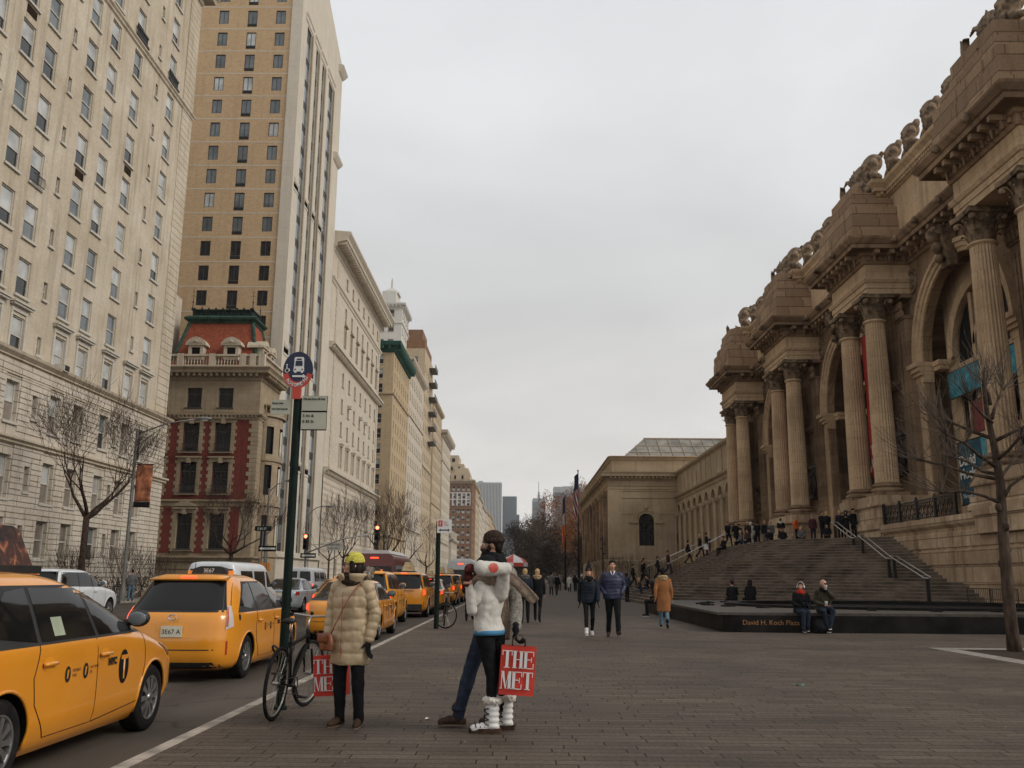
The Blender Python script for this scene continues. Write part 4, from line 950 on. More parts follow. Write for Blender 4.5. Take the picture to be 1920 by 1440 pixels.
    if hat:
        st,hm=hat; b=MB(); b.M=HM
        if st=='beanie': b.ball((0,-.018,.062),(.090,.104,.088),18,12); b.tube([(0,-.022,.028),(0,-.020,.058)],[.096,.096],20,flat=1.12); 
        elif st=='tall': b.ball((0,-.02,.075),(.088,.10,.10),18,12); b.ball((0,-.035,.16),(.065,.065,.07),12,8); b.ball((0,-.04,.235),(.04,.04,.04),10,8)
        elif st=='hood': b.ball((0,-.035,.015),(.112,.118,.135),18,12); b.ball((0,-.03,-.10),(.10,.09,.07),12,8)
        elif st=='cap': b.ball((0,-.012,.06),(.086,.10,.075),16,10); b.ball((0,.10,.045),(.06,.06,.012),12,6)
        h=remesh(b,'hat' if st!='hood' else 'hood',M[hm],t,max(.007,vox*.6),1)
    if hood:
        b=MB(); N=J['N']; c=N+V((0,-.06,.01))*k if yaw==0 else N-fw*.06*k
        for i in range(13):
            a=pi*.05+pi*1.9*i/12 -pi/2; 
            p=N+sd*cos(a)*.115*k+fw*(sin(a)*.10-.02)*k+V((0,0,(.035-.03*sin(a))*k)); b.ball(p,.042*k,8,6)
        b.ball(c+V((0,0,-.02*k)),(.12*k,.08*k,.07*k),12,8); o=remesh(b,'hood',M[hood],t,max(.008,vox*.7),1); wrinkle(o,None,.012*k,30.)
    if scarf:
        b=MB(); N=J['N']
        for dz,rr,r in ((.0,.088,.042),(.05,.082,.040)): b.tube([N+sd*cos(a)*rr*k+fw*(sin(a)*rr+.012)*k+V((0,0,(dz+.01*sin(a*2))*k)) for a in [i*pi/10 for i in range(21)]],r*k,8)
        b.ball(N+fw*.07*k+V((0,0,-.01*k)),(.06*k,.05*k,.06*k),10,8); o=remesh(b,'scarf',M[scarf],t,max(.008,vox*.7),1); wrinkle(o,None,.008*k,25.)
    if fine:      # eyes
        for s in (-1,1):
            b=MB(); b.M=HM; b.ball((s*.030,.068,.008),(.013,.012,.009),10,8); e=b.build('eye',M['white'],t,True)
            b=MB(); b.M=HM; b.ball((s*.030,.0765,.008),(.0055,.004,.0055),8,6); b.build('iris',M['hair_dark'],e,True)
            b=MB(); b.M=HM; b.tube([(s*.014,.088,.028),(s*.032,.087,.033),(s*.048,.074,.029)],[.004,.005,.003],6); b.build('eyebrow',M['hair_dark'],t,True)
        b=MB(); b.M=HM; b.tube([(-.02,.086,-.058),(0,.092,-.059),(.02,.086,-.058)],[.003,.0042,.003],6,flat=.8); b.build('lips',mat('lip',(.30,.10,.08),.5),t,True)
    return t,J,HM,k
def shopbag(label,loc,rz,w=.32,h=.44,d=.13,tilt=0,text=True,hl=.12):
    t=thing('shopping_bag',label,'shopping bag',loc,rz); t.rotation_euler=(0,tilt,rz); b=MB(); N=8
    ring=lambda z,e:[(-w/2+.0,-d/2,z),(-w/2*.0,-d/2-e*.012,z),(w/2,-d/2,z),(w/2+.0,0+e*0,z),(w/2,d/2,z),(0,d/2+e*.012,z),(-w/2,d/2,z),(-w/2+.018,0,z)]
    rows=[ring(h*i/6,sin(i*1.3)) for i in range(7)]; b.grid(rows,wrapu=True); b.poly(ring(0,0)); o=b.build('paper_bag',M['met_red'],t); o.modifiers.new('s','SOLIDIFY').thickness=.003
    ls=MB(); ch,cw=h*.36,w*.285; serif_text(ls,'THE',-w*.46,h*.55,ch,cw,-d/2-.0135); serif_text(ls,'MET',-w*.46,h*.12,ch,cw,-d/2-.0135); ls.build('lettering',M['white'],o)
    for s in (-1,1):
        hb=MB(); hb.tube([(-.06,s*d/2,h-.03),(-.06,s*d/2*.8,h+hl*.5),(-.02,s*.008,h+hl),(.02,s*.008,h+hl),(.06,s*d/2*.8,h+hl*.5),(.06,s*d/2,h-.03)],.004,6); hb.build('handle',M['boot_brown'],t,True)
    return t
# --- woman in tan quilted coat
BY=9.16
t,J,HM,k=person('woman in yellow beanie and tan quilted coat standing by the kerb',(-1.65,BY,0),radians(158),1.62,over=dict(LT=(-.18,.13,.03),RT=(.10,.17,.03),LA=(-.13,-.01,.085),LK=(-.115,.02,.50),RW=(.24,.06,.90),RE=(.26,-.02,1.15),LW=(-.235,.02,.86),LE=(-.26,-.04,1.13)),
    top=('long','tan_coat'),legs='black_cloth',shoes='boot_brown',hair=('bob','hair_dark'),hat=('beanie','yellow_knit'),vox=.011,fine=True,puff=True,scarf='brown_knit',hy=radians(-58)*-1 if False else radians(-50),hp=0,slim=1.08,sole='sole',
    gloves=dict(L=('black_cloth',(0,.1,-1),(1,0,0),.4),R=('black_cloth',(.0,.1,-1),(-1,0,0),1.1)))
# glasses
b=MB(); b.M=HM
for s in (-1,1): b.tube([(s*.032+.022*cos(a),.093,.006+.017*sin(a)) for a in [i*pi/7 for i in range(15)]],.0022,5); b.tube([(s*.054,.09,.01),(s*.080,.0,.006)],.002,4)
b.tube([(-.01,.096,.01),(.01,.096,.01)],.002,4); b.build('glasses',M['ink'],t)
# fur edged hood hanging behind the neck and stand-up collar
N=J['N']; b=MB(); rnd=random.Random(5)
for i in range(16):
    a=pi*.98+pi*1.04*i/15; p=N+V((cos(a)*.15,sin(a)*.13-.03,.05+.05*sin(i*.4)))*k; b.ball(p,(.05+.008*rnd.random())*k,10,8)
o=remesh(b,'fur_trim',M['fur_grey'],t,.009,0); wrinkle(o,None,.018,45.)
b=MB(); rows=[[ (N+V((cos(a)*(.115+.02*j),sin(a)*(.10+.02*j)+.01,-.03+.035*j))*k) for a in [-pi*.5+pi*.08+ (2*pi-pi*.16)*i/24+pi for i in range(25)]] for j in range(4)]; b.grid(rows); o=b.build('collar',M['tan_coat'],t,True); o.modifiers.new('s','SOLIDIFY').thickness=.018
# zip, strap and bag
b=MB(); b.tube([V((.0,.150*k+.032,z)) for z in (.63,.75,.9,1.0,1.1,1.2,1.25)],.004,5); b.build('zip',M['leather'],t)
b=MB(); b.tube([N+V((-.12,.0,.005)),N+V((-.12,.115,-.05)),V((-.08,.185,1.20)),V((-.03,.20,1.10)),V((.05,.205,.95)),V((.10,.205,.84))],.011,6,flat=.4); b.tube([N+V((-.12,.0,.005)),N+V((-.10,-.12,-.08)),V((.05,-.16,1.05)),V((.19,-.05,.86)),V((.18,.08,.84))],.010,6,flat=.4); b.tube([V((.10,.185,.84)),V((.18,.08,.84))],.01,6); st=b.build('bag_strap',M['leather'],t,True)
pb=thing('shoulder_bag','brown leather shoulder bag at the hip of the woman in the tan coat','bag',V((-1.65,BY,0))+Matrix.Rotation(radians(158),3,'Z')@V((.155,.185,.70)),radians(158-28)); b=MB()
for z,w,d in ((0,.10,.035),(.02,.115,.045),(.08,.115,.05),(.15,.09,.035),(.17,.075,.02)): pass
eloft(b,[(0,0,0,.085,.03),(0,0,.012,.105,.045),(0,0,.06,.115,.052),(0,0,.12,.10,.042),(0,0,.165,.07,.02)],18); o=remesh(b,'bag_body',M['leather'],pb,.007,1); wrinkle(o,None,.006,14.)
b=MB(); b.grid([[(x,.050-.004*abs(x)/.1 + (.01 if j<3 else 0),.165-.032*j) for x in (-.09,-.05,0,.05,.09)] for j in range(4)]); o=b.build('flap',M['leather'],pb,True); o.modifiers.new('s','SOLIDIFY').thickness=.005
shopbag('red museum shopping bag held behind the legs of the woman in the tan coat',(-1.86,9.42,.25),radians(-10),tilt=radians(-4),w=.33,h=.38)
# --- bearded man
def man():
    t,J,HM,k=person('bearded man in dark beanie and black scarf behind the woman in white',(-.33,9.17,0),0,1.80,
        over=dict(PV=(.04,0,.94),WA=(.06,0,1.08),CH=(.09,0,1.27),N=(.075,0,1.475),HD=(.045,0,1.665),LH=(.0,-.05,.91),RH=(.05,.06,.91),LK=(-.145,-.04,.50),LA=(-.25,-.02,.10),LT=(-.405,-.03,.045),RK=(.10,.08,.49),RA=(.12,.10,.085),RT=(-.03,.12,.03),
            RS=(.21,.08,1.39),RE=(.285,-.05,1.13),RW=(.285,-.30,.90),LS=(.0,-.12,1.39),LE=(.02,-.12,1.12),LW=(.02,-.08,.92)),
        top=('jacket','grey_knit'),legs='jeans',shoes='boot_brown',hair=('short','hair_dark'),hat=('beanie','brown_knit'),vox=.011,fine=True,scarf='black_cloth',hy=radians(88),yaw=radians(78),skin='skin_tan',sole='sole',puff=True,
        gloves=dict(R=('black_cloth',(.02,-.02,-1),(-1,0,0),1.0)))
    b=MB(); b.M=HM; b.ball((0,.030,-.066),(.066,.070,.050),14,10); b.ball((0,.070,-.100),(.044,.038,.042),12,8); b.tube([(-.026,.094,-.045),(0,.104,-.040),(.026,.094,-.045)],.010,8)
    for s in (-1,1): b.tube([(s*.066,.012,-.0),(s*.06,.03,-.05)],[.016,.024],8)
    o=remesh(b,'beard',M['hair_dark'],t,.007,1); wrinkle(o,None,.004,60.)
    N=J['N']; b=MB()
    for dz,rr,r in ((-.02,.10,.05),(.04,.09,.046),(.085,.08,.038)): b.tube([N+V((cos(a)*rr-.01,sin(a)*rr,dz+.012*sin(a*3))) for a in [i*pi/10 for i in range(21)]],r,8)
    o=remesh(b,'scarf',M['black_cloth'],t,.010,1); wrinkle(o,None,.010,22.)
    b=MB(); b.tube([V((-.25,-.02,.155)),V((-.247,-.02,.20))],[.066,.066],14); b.tube([V((-.252,-.02,.15)),V((-.25,-.02,.185))],[.069,.069],14); b.build('turn_up',M['jeans'],t,True)
man()
shopbag('red museum shopping bag with white serif letters held by the bearded man',(-.035,8.80,.345),radians(3),tilt=radians(3.5),w=.325,h=.43,hl=.10)
# --- woman in white jacket
def white():
    X0,Y0=-.33,8.85
    t,J,HM,k=person('woman in short white jacket and white fur boots raising both arms',(X0,Y0,0),0,1.62,
        over={n:tuple(c/(1.62/1.75) for c in p) for n,p in dict(PV=(.045,0,.90),WA=(.02,0,1.03),CH=(.04,0,1.20),N=(.03,0,1.385),HD=(-.005,0,1.475),LH=(.0,-.06,.87),RH=(.10,.07,.87),LK=(.07,-.05,.50),LA=(.075,-.03,.10),LT=(-.10,-.045,.05),RK=(.155,.12,.50),RA=(.20,.17,.10),RT=(.09,.16,.05),
            LS=(-.045,-.13,1.30),LE=(-.115,-.16,1.10),LW=(-.155,-.22,1.365),RS=(.14,-.04,1.24),RE=(.19,-.17,1.475),RW=(-.045,-.28,1.485)).items()},
        top=('short','white_coat'),legs='black_leg',shoes=None,hair=('long','hair_brown'),vox=.011,fine=True,hy=radians(75),yaw=radians(60),slim=1.08,
        gloves=dict(L=('mitten',(.0,.05,1),(-.3,1,0),.5),R=('mitten',(-1,.1,-.1),(0,1,-.3),.8)))
    b=MB(); b.M=HM; b.ball((0,-.015,.045),(.098,.112,.105),18,12); o=remesh(b,'hat',M['black_cloth'],t,.008,1)
    e,w_=J['RE'],J['RW']; d=(w_-e).normalized(); c0=e+d*.105; nn=V((-.12,-1,.12)).normalized(); uu=d; vv=nn.cross(uu).normalized(); b=MB()
    R0=.0815*k; c=b.av(c0+nn*(R0+.010)); rg=[b.av(c0+uu*.048*cos(q)+vv*sin(.60*sin(q))*R0*1.04+nn*(cos(.60*sin(q))*R0*1.04+.006)) for q in [2*pi*i/24 for i in range(24)]]
    for i in range(24): b.af(c,rg[i],rg[(i+1)%24])
    b.build('red_patch',M['sign_red'],t,True)
    b=MB(); b.tube([J['LW']-V((0,0,.028)),J['LW']-V((0,0,.006))],[.046*k,.044*k],14); b.build('cuff',M['skin'],t,True)
    N=J['N']; b=MB()
    for dz,rr,r in ((-.02,.105,.045),(.03,.095,.04),(.065,.09,.03)): b.tube([N+V((cos(a)*rr-.015,sin(a)*rr,dz+.01*sin(a*2))) for a in [i*pi/10 for i in range(21)]],r,8)
    o=remesh(b,'scarf',M['scarf_tan'],t,.010,1); wrinkle(o,None,.008,24.)
    def ribbon(pts,w,name,m):
        b=MB(); rows=[]
        for i,(p,wd) in enumerate(pts):
            p=V(p); rows.append([p+V(wd)*w*(j/4-.5)+V((0,.012*sin(j*2+i),0)) for j in range(5)])
        b.grid(rows); o=b.build(name,M[m],t,True); o.modifiers.new('s','SOLIDIFY').thickness=.016; sb=o.modifiers.new('d','SUBSURF'); sb.levels=1; sb.render_levels=1
    ribbon([((.10,.10,1.43),(.2,0,1)),((.20,.12,1.43),(.3,0,.9)),((.30,.10,1.36),(.6,.1,.7)),((.40,.08,1.26),(.7,0,.6)),((.49,.09,1.17),(.75,0,.55))],.115,'scarf_tail','scarf_tan')
    ribbon([((.13,.14,1.40),(1,0,.2)),((.17,.16,1.28),(1,0,0)),((.18,.16,1.12),(1,0,0)),((.195,.16,.96),(1,.1,0)),((.20,.15,.81),(1,0,0))],.10,'scarf_tail','scarf_tan')
    b=MB(); eloft(b,[(.045,0,.872,.176,.133,radians(60)),(.045,0,.915,.180,.138,radians(60))],24); b.build('belt',M['blue_belt'],t,True)
    for s,(a,kx) in dict(L=(J['LA'],J['LK']),R=(J['RA'],J['RK'])).items():
        dr=V((-1,-.08,0)) if s=='L' else V((-1,-.05,0)); dr.normalize(); b=MB()
        zt=.255; sh=V((a.x,a.y,0))
        for i,z in enumerate((.06,.11,.16,.21,.25)): b.ball(sh+V((.006,0,z+.005)),(.068,.066,.036),18,10)
        b.tube([sh+V((0,0,.05)),sh+V((.004,0,.26))],[.058,.062],18); limb(b,[sh+V((.03,0,.055)),sh+dr*.08+V((0,0,.05)),sh+dr*.165+V((0,0,.042))],[.045,.046,.036])
        bo=remesh(b,'boot',M['white'],t,.008,1)
        f=MB(); rnd=random.Random(3)
        for i in range(18): q=2*pi*i/18; f.ball(sh+V((.006+.062*cos(q),.06*sin(q),.28+.012*rnd.random())),.034,8,6)
        o=remesh(f,'fur_cuff',M['fur_white'],bo,.008,0); wrinkle(o,None,.012,50.)
        f=MB(); f.prism([(.075,-.047),(-.10,-.052),(-.19,-.038),(-.212,0),(-.19,.038),(-.10,.052),(.075,.047),(.09,0)],lambda p,q:(sh.x+p[0],sh.y+p[1]-.0,-.0+.045*q)); f.build('sole',M['boot_brown'],bo,'auto')
        f=MB()
        for z0,z1 in ((.075,.125),(.125,.175),(.175,.225)):
            for sg in (-1,1): f.tube([sh+V((-.070*cos(q),-.070*sin(q)*1.0,(z0+z1)/2+sg*(z1-z0)/2*sin(q*1.0))) for q in [-1.2+i*.3 for i in range(9)]],.005,5)
        for q in (.06,.10,.14): f.tube([sh+dr*q+V((0,-.045,.055)),sh+dr*(q+.015)+V((0,0,.098)),sh+dr*q+V((0,.045,.055))],.005,5)
        f.build('laces',M['ink'],bo,True)
    return t
white()
# --- walking pair
PK='people walking on the plaza'
person('girl with long red hair and tall black beanie walking beside the man in navy',(1.69,22.8,0),pi,1.64,'walk2',top=('jacket','dark_teal'),legs='black_leg',shoes='white',hair=('long','hair_red'),hat=('tall','black_cloth'),vox=.015,fine=True,puff=True,scarf='black_cloth',gloves=dict(L=('black_cloth',(0,.1,-1),(1,0,0),.3),R=('black_cloth',(0,.1,-1),(-1,0,0),.3)),sole='white')
t,J,HM,k=person('man in a navy quilted jacket walking with hands in his pockets',(2.28,22.9,0),pi,1.84,'wpockets',top=('jacket','navy'),legs='black_cloth',shoes='dk_brown',hair=('short','hair_dark'),vox=.015,fine=True,puff=True,gloves={},slim=1.12)
b=MB(); N=J['N']; b.tube([N+V((-.05,.06,.04)),N+V((0,.125,-.1)),N+V((.05,.06,.04))],[.018,.016,.018],8); b.build('shirt_collar',M['white'],t,True)
person('woman in long rust brown coat walking away beside the fountain plinth',(4.11,26.7,0),radians(-8),1.68,'walk',over=dict(RE=(.23,-.02,1.13),RW=(.24,.04,.9)),top=('knee','brown_coat'),legs='jeans_light',shoes='black_cloth',hair=('short','hair_dark'),hat=('beanie','black_cloth'),vox=.016,hood='fur_tan',slim=1.15,puff=False)
person('man in black sitting hunched on the left end of the fountain plinth',(5.2,35.2,.0),radians(80),1.74,'sit',over=dict(HD=(0,.22,1.17),N=(0,.13,1.04),CH=(0,.09,.88)),top=('jacket','black_cloth'),legs='black_cloth',shoes='black',hat=('hood','black_cloth'),vox=.02,sole='white')
person('person in navy coat with pale hood walking away behind the flying scarf',(.16,29.7,0),radians(5),1.68,'stand',top=('jacket','dark_teal'),legs='black_cloth',shoes='black',hair=('short','hair_blond'),hood='grey_cloth',vox=.018)
person('woman in black coat with tan fur hood walking away right of the flying scarf',(.56,29.9,0),radians(-6),1.68,'walk',top=('jacket','black_cloth'),legs='black_leg',shoes='black_cloth',hair=('short','hair_blond'),hood='fur_tan',vox=.018,slim=1.1)
person('dark clothed person walking away between the taxis and the bearded man',(-1.62,30.2,0),0,1.72,'walk2',top=('long','dk_brown'),legs='black_cloth',shoes='black',hat=('beanie','maroon'),vox=.02)
far=[('man in a grey brown coat walking away in the middle of the far crowd',(2.5,74.,0),0,1.84,'walk',('long','grey_cloth'),'black_cloth',None,('short','hair_dark')),
('person in dark coat and olive trousers beside the grey coated man in the far crowd',(2.95,74.6,0),.2,1.74,'walk2',('jacket','black_cloth'),'olive',None,('short','hair_brown')),
('person with grey hair in the far crowd, left of the white coat',(4.45,104,0),0,1.7,'stand',('jacket','grey_cloth'),'black_cloth',None,('short','hair_blond')),
('person in a long white coat walking toward the camera in the far crowd',(4.9,92,0),pi,1.72,'walk',('knee','white_coat'),'black_cloth',None,('short','hair_dark')),
('dark person just right of the one in the white coat in the far crowd',(5.5,92.5,0),0,1.72,'walk2',('jacket','black_cloth'),'black_cloth',None,('long','hair_dark')),
('person carrying something pale behind the red haired girl',(5.6,84,0),1.2,1.72,'phone',('jacket','black_cloth'),'jeans',('cap','white'),None),
('small dark figure at the left of the far crowd',(1.7,108,0),0,1.75,'stand',('jacket','black_cloth'),'black_cloth',None,('short','hair_dark')),
('person in a tan coat far off among the park trees, left part of the crowd',(1.2,128,0),0,1.75,'walk',('long','brown_coat'),'black_cloth',None,('short','hair_dark')),
('person in black far off right of the grey coated man',(3.9,118,0),pi,1.72,'walk',('jacket','black_cloth'),'black_cloth',None,('short','hair_dark')),
('person in black standing at the foot of the museum wing behind the crowd',(6.6,110,0),pi,1.74,'stand',('jacket','black_cloth'),'jeans',None,('short','hair_dark')),
('person in a bright blue hooded jacket standing at the foot of the steps',(6.5,56.5,0),radians(-60),1.78,'phone',('jacket','navy'),'black_cloth',('hood','sign_blue'),None),
('person with a pale bag by the banner lamp post on the far pavement',(-21.2,50.5,0),.5,1.7,'stand',('jacket','grey_cloth'),'jeans_light',None,('short','hair_dark'))]
for lab,loc,rz,H_,ps,tp,lg,ht,hr in far: person(lab,loc,rz,H_,ps,top=tp,legs=lg,hat=ht,hair=hr,vox=.034)
def zs(X): return 0 if X<6.9 else (min(1.35,(1+int((X-6.9)/.285))*.15) if X<10.33 else min(3.6,1.35+(1+int((X-10.33)/.285))*.15))
E_=radians(-90)
st=[('person in dark clothes starting up the left of the steps',8.1,66.5,E_,'walk',('jacket','black_cloth'),'black_cloth',None),
('person in black a few steps above the bottom left corner of the steps',8.6,65.,E_,'walk2',('long','black_cloth'),'black_cloth',None),
('person sitting on the lowest steps in dark coat and pale shoes',8.0,58.,pi/2,'sit',('jacket','black_cloth'),'jeans',None),
('person in brown sitting on the lowest steps at the left corner',7.7,59.6,pi/2,'sit',('jacket','dk_brown'),'grey_cloth',None),
('person climbing beside the lower end of the left handrail, in black',10.2,68.6,E_,'walk',('jacket','black_cloth'),'black_cloth',None),
('person in a maroon coat climbing near the lower end of the left handrail',10.75,67.2,E_,'walk2',('long','maroon'),'black_cloth',None),
('person in black leaning forward on the climb, middle of the left slope',12.2,67.,E_,'walk',('jacket','black_cloth'),'dk_brown',None),
('slim person in black right of the leaning climber',12.95,66.4,E_,'walk2',('jacket','black_cloth'),'black_cloth',None),
('person in a black coat carrying a white bag up the left slope',13.35,66.,E_,'stand',('long','black_cloth'),'maroon',None),
('big dark figure of the pair crossing the left slope',14.6,64.6,radians(200),'walk',('jacket','black_cloth'),'black_cloth',None),
('second dark figure of the pair crossing the left slope',15.05,64.2,radians(200),'walk2',('long','black_cloth'),'black_cloth',None),
('man in a brown jacket striding at the top of the left slope',15.6,63.,radians(180),'walk',('jacket','dk_brown'),'black_cloth',None),
('person in a dark hat among the group at the far column foot',15.6,65.6,0,'stand',('jacket','dk_brown'),'jeans',('beanie','black_cloth')),
('person in a white hooded coat near the far column foot',16.35,65.2,0,'stand',('long','white_coat'),'white',('hood','white_coat')),
('person in black standing left of the raised long handrail end',16.4,63.6,0,'phone',('jacket','black_cloth'),'black_cloth',None),
('person with a pale scarf in the group left of the middle column pair',16.6,62.4,radians(150),'stand',('jacket','black_cloth'),'grey_cloth',None),
('person with blond hair in the group left of the middle column pair',16.9,62.0,radians(150),'stand',('jacket','grey_cloth'),'black_cloth',None),
('stout person in black with a white fur hood beside the middle column pair',17.3,61.,radians(-20),'phone',('jacket','black_cloth'),'black_cloth',None),
('person in a bright orange coat at the top of the steps',17.3,57.6,radians(70),'phone',('jacket','orange_coat'),'black_cloth',('beanie','fur_tan')),
('dark haired person just right of the orange coat at the top of the steps',17.4,57.2,radians(190),'sit',('jacket','black_cloth'),'black_cloth',None),
('person in a maroon jacket with white headphones at the top of the steps',17.7,55.6,radians(180),'stand',('jacket','maroon'),'black_cloth',None),
('person in black bending over, right of the maroon jacket',17.9,54.4,radians(190),'phone',('jacket','black_cloth'),'black_cloth',None),
('blond person in black at the top of the steps left of the steel rail',18.0,53.9,radians(0),'phone',('jacket','black_cloth'),'jeans',None),
('person in a dark coat behind the top end of the steel rail',18.3,52.6,radians(190),'stand',('jacket','dark_teal'),'black_cloth',None),
('tall hooded person in black, second from the right atop the steps',18.45,52.0,radians(160),'phone',('long','black_cloth'),'black_cloth',('hood','black_cloth')),
('person in black sitting on the left slope below the dark pair',13.6,61.5,radians(110),'sit',('jacket','black_cloth'),'black_cloth',None),
('person in brown sitting on the left slope near its top',15.0,60.6,radians(120),'sit',('jacket','dk_brown'),'jeans',None),
('person in grey sitting on the left slope beside the one in brown',14.8,61.6,radians(100),'sit',('jacket','grey_cloth'),'black_cloth',None),
('person in black climbing low on the left end of the steps',9.0,67.4,E_,'walk2',('jacket','black_cloth'),'jeans',None),
('person in black with cap resting on the top step left of the orange coat',16.2,59.8,radians(140),'sit',('jacket','black_cloth'),'black_cloth',('cap','black_cloth')),
('person in black sitting on the top step between the column pairs',16.6,58.4,radians(120),'sit',('jacket','black_cloth'),'black_cloth',None),
('person in grey sitting on the top step left of the maroon jacket',17.2,56.2,radians(150),'sit',('jacket','grey_cloth'),'black_cloth',None),
('person in black sitting low under the top end of the steel rail',17.6,52.8,radians(160),'sit',('jacket','black_cloth'),'black_cloth',('beanie','black_cloth')),
('person in black sitting at the left foot of the orange coat',16.9,59.2,radians(160),'sit',('jacket','black_cloth'),'black_cloth',None),
('person in black against the pedestal, rightmost at the top of the steps',18.75,51.7,radians(200),'stand',('long','black_cloth'),'black_cloth',('beanie','black_cloth'))]
for i,(lab,X,Y,rz,ps,tp,lg,ht) in enumerate(st):
    z=zs(X)
    if ps=='sit': z=zs(X)-.33
    hr=('short',('hair_dark','hair_brown','hair_dark','hair_blond')[i%4]) if 'blond' not in lab else ('long','hair_blond')
    t,J,HM,k=person(lab,(X,Y,z),rz,1.66+.04*(i*7%4),ps,top=tp,legs=lg,hat=ht,hair=None if ht else hr,vox=.032,hood='fur_white' if 'white fur' in lab else None)
    if 'headphones' in lab: b=MB(); b.M=HM; b.tube([(.09*cos(a),0,.02+.12*sin(a)) for a in [i*pi/8 for i in range(9)]],.016,6); b.build('headphones',M['white'],t,True)
    if 'white bag' in lab: c=thing('carrier_bag','small white carrier bag held by the climber in the black coat','bag',(X-.1,Y-.28,z+.45)); b=MB(); b.prism([(-.14,0),(.14,0),(.12,.34),(-.12,.34)],lambda p,q:(p[0],-.05+.1*q,p[1])); b.build('bag_body',M['white'],c); b=MB(); b.tube([(-.06,0,.34),(0,0,.46),(.06,0,.34)],.008,5); b.build('handle',M['white'],c)
# couple on the plinth and two sitters behind
t,J,HM,k=person('woman in red scarf and white earmuffs sitting on the plinth',(7.62,25.38,.03),radians(185),1.66,'sit',over=dict(LK=(-.04,.42,.54),LA=(-.02,.36,.12),LT=(.02,.50,.06)),top=('jacket','black_cloth'),legs='jeans',shoes='black',hair=('long','hair_brown'),vox=.016,fine=True,scarf='red_knit',hy=radians(-35),slim=1.25,gloves=dict(L=('black_cloth',(.5,.6,.4),(0,0,-1),.7),R=('black_cloth',(-.5,.6,.4),(0,0,-1),.7)),sole='white')
b=MB(); b.M=HM
b.tube([(.088*cos(a),-.01,.02+.115*sin(a)) for a in [i*pi/10 for i in range(11)]],.010,6)
for s in (-1,1): b.ball((s*.092,-.005,-.005),(.026,.042,.044),12,8)
b.build('earmuffs',M['white'],t,True)
t,J,HM,k=person('man in olive jacket sitting on the plinth with a white cup at his mouth',(8.25,25.38,.03),radians(176),1.76,'sit',over=dict(LW=(-.02,.24,1.12),LE=(-.22,.14,.90),RW=(.06,.30,.70),RA=(.04,.40,.09),RT=(.02,.55,.04),LA=(-.02,.44,.16),LT=(.04,.58,.13)),top=('jacket','olive'),legs='jeans',shoes='black',hair=('bald','hair_dark'),vox=.016,fine=True,scarf='black_cloth',hy=radians(30),skin='skin',slim=1.2,sole='white')
b=MB(); b.M=HM; b.tube([(-.075,.03,.012),(-.05,.085,.012),(0,.098,.012),(.05,.085,.012),(.075,.03,.012)],[.012,.022,.02,.022,.012],8,flat=.8); b.build('sunglasses',M['ink'],t,True)
w=Matrix.Translation(V((8.25,25.38,.03)))@Matrix.Rotation(radians(176),4,'Z')
c=thing('paper_cup','white paper cup raised by the man in the olive jacket','cup',w@(J['LW']+V((.03,.10,-.02)))); b=MB(); b.lathe((0,0,0),[(.028,0),(.038,.10),(.040,.105),(.040,.115),(.034,.118)],16); b.build('cup',M['white'],c,True)
c=thing('paper_cup','second white cup held low on the lap between the seated couple','cup',w@(J['RW']+V((-.02,.11,.0)))); b=MB(); b.lathe((0,0,0),[(.028,0),(.038,.09),(.040,.10),(.034,.104)],16); b.build('cup',M['white'],c,True)
c=thing('backpack','black backpack on the ground between the legs of the seated couple','bag',(7.98,25.02,0)); b=MB(); eloft(b,[(0,0,.0,.15,.09),(0,0,.05,.18,.12),(0,0,.22,.17,.12),(0,0,.33,.13,.09),(0,0,.37,.06,.04)],18); b.ball((0,-.1,.14),(.12,.06,.10),12,8); o=remesh(b,'pack_body',M['black_cloth'],c,.014,1); wrinkle(o,None,.008,14.); b=MB(); b.tube([(-.04,0,.36),(0,0,.42),(.04,0,.36)],.010,6); b.build('carry_loop',M['black_cloth'],c)
person('person in a maroon beanie sitting with back turned on the far edge of the plinth',(8.95,39.2,.03),radians(8),1.7,'sit',top=('jacket','black_cloth'),legs='black_cloth',shoes='black',hat=('beanie','maroon'),vox=.02,slim=1.15)
person('person in black hat sitting on the far plinth edge beside the maroon beanie',(9.72,39.2,.03),radians(14),1.74,'sit',top=('jacket','black_cloth'),legs='black_cloth',shoes='black',hat=('cap','black_cloth'),hair=('long','hair_dark'),vox=.02,slim=1.2)
# vendor umbrella in the distance
t=thing('vendor_umbrella','red and white parasol showing above the crowd right of the raised white elbow','umbrella',(-.30,42,0)); t.scale=(.62,.62,.97); b=MB(); b.lathe((0,0,0),[(.25,0),(.25,.06),(.03,.08),(.025,2.5)],10); b.build('pole',M['white'],t)
b=MB(); n=8
for k in range(n):
    a0,a1=2*pi*k/n,2*pi*(k+1)/n; b.mi=k%2
    P_=[(0,0,2.52),(.8*cos(a0),.8*sin(a0),2.28),(.8*cos(a1),.8*sin(a1),2.28)]; b.poly(P_); b.quad(P_[1],P_[2],(1.05*cos(a1),1.05*sin(a1),2.12),(1.05*cos(a0),1.05*sin(a0),2.12)); b.mi=1-b.mi; b.quad((1.05*cos(a0),1.05*sin(a0),2.12),(1.05*cos(a1),1.05*sin(a1),2.12),(1.05*cos(a1),1.05*sin(a1),1.95),(1.05*cos(a0),1.05*sin(a0),1.95))
b.build('canopy',[M['white'],M['sign_red']],t)
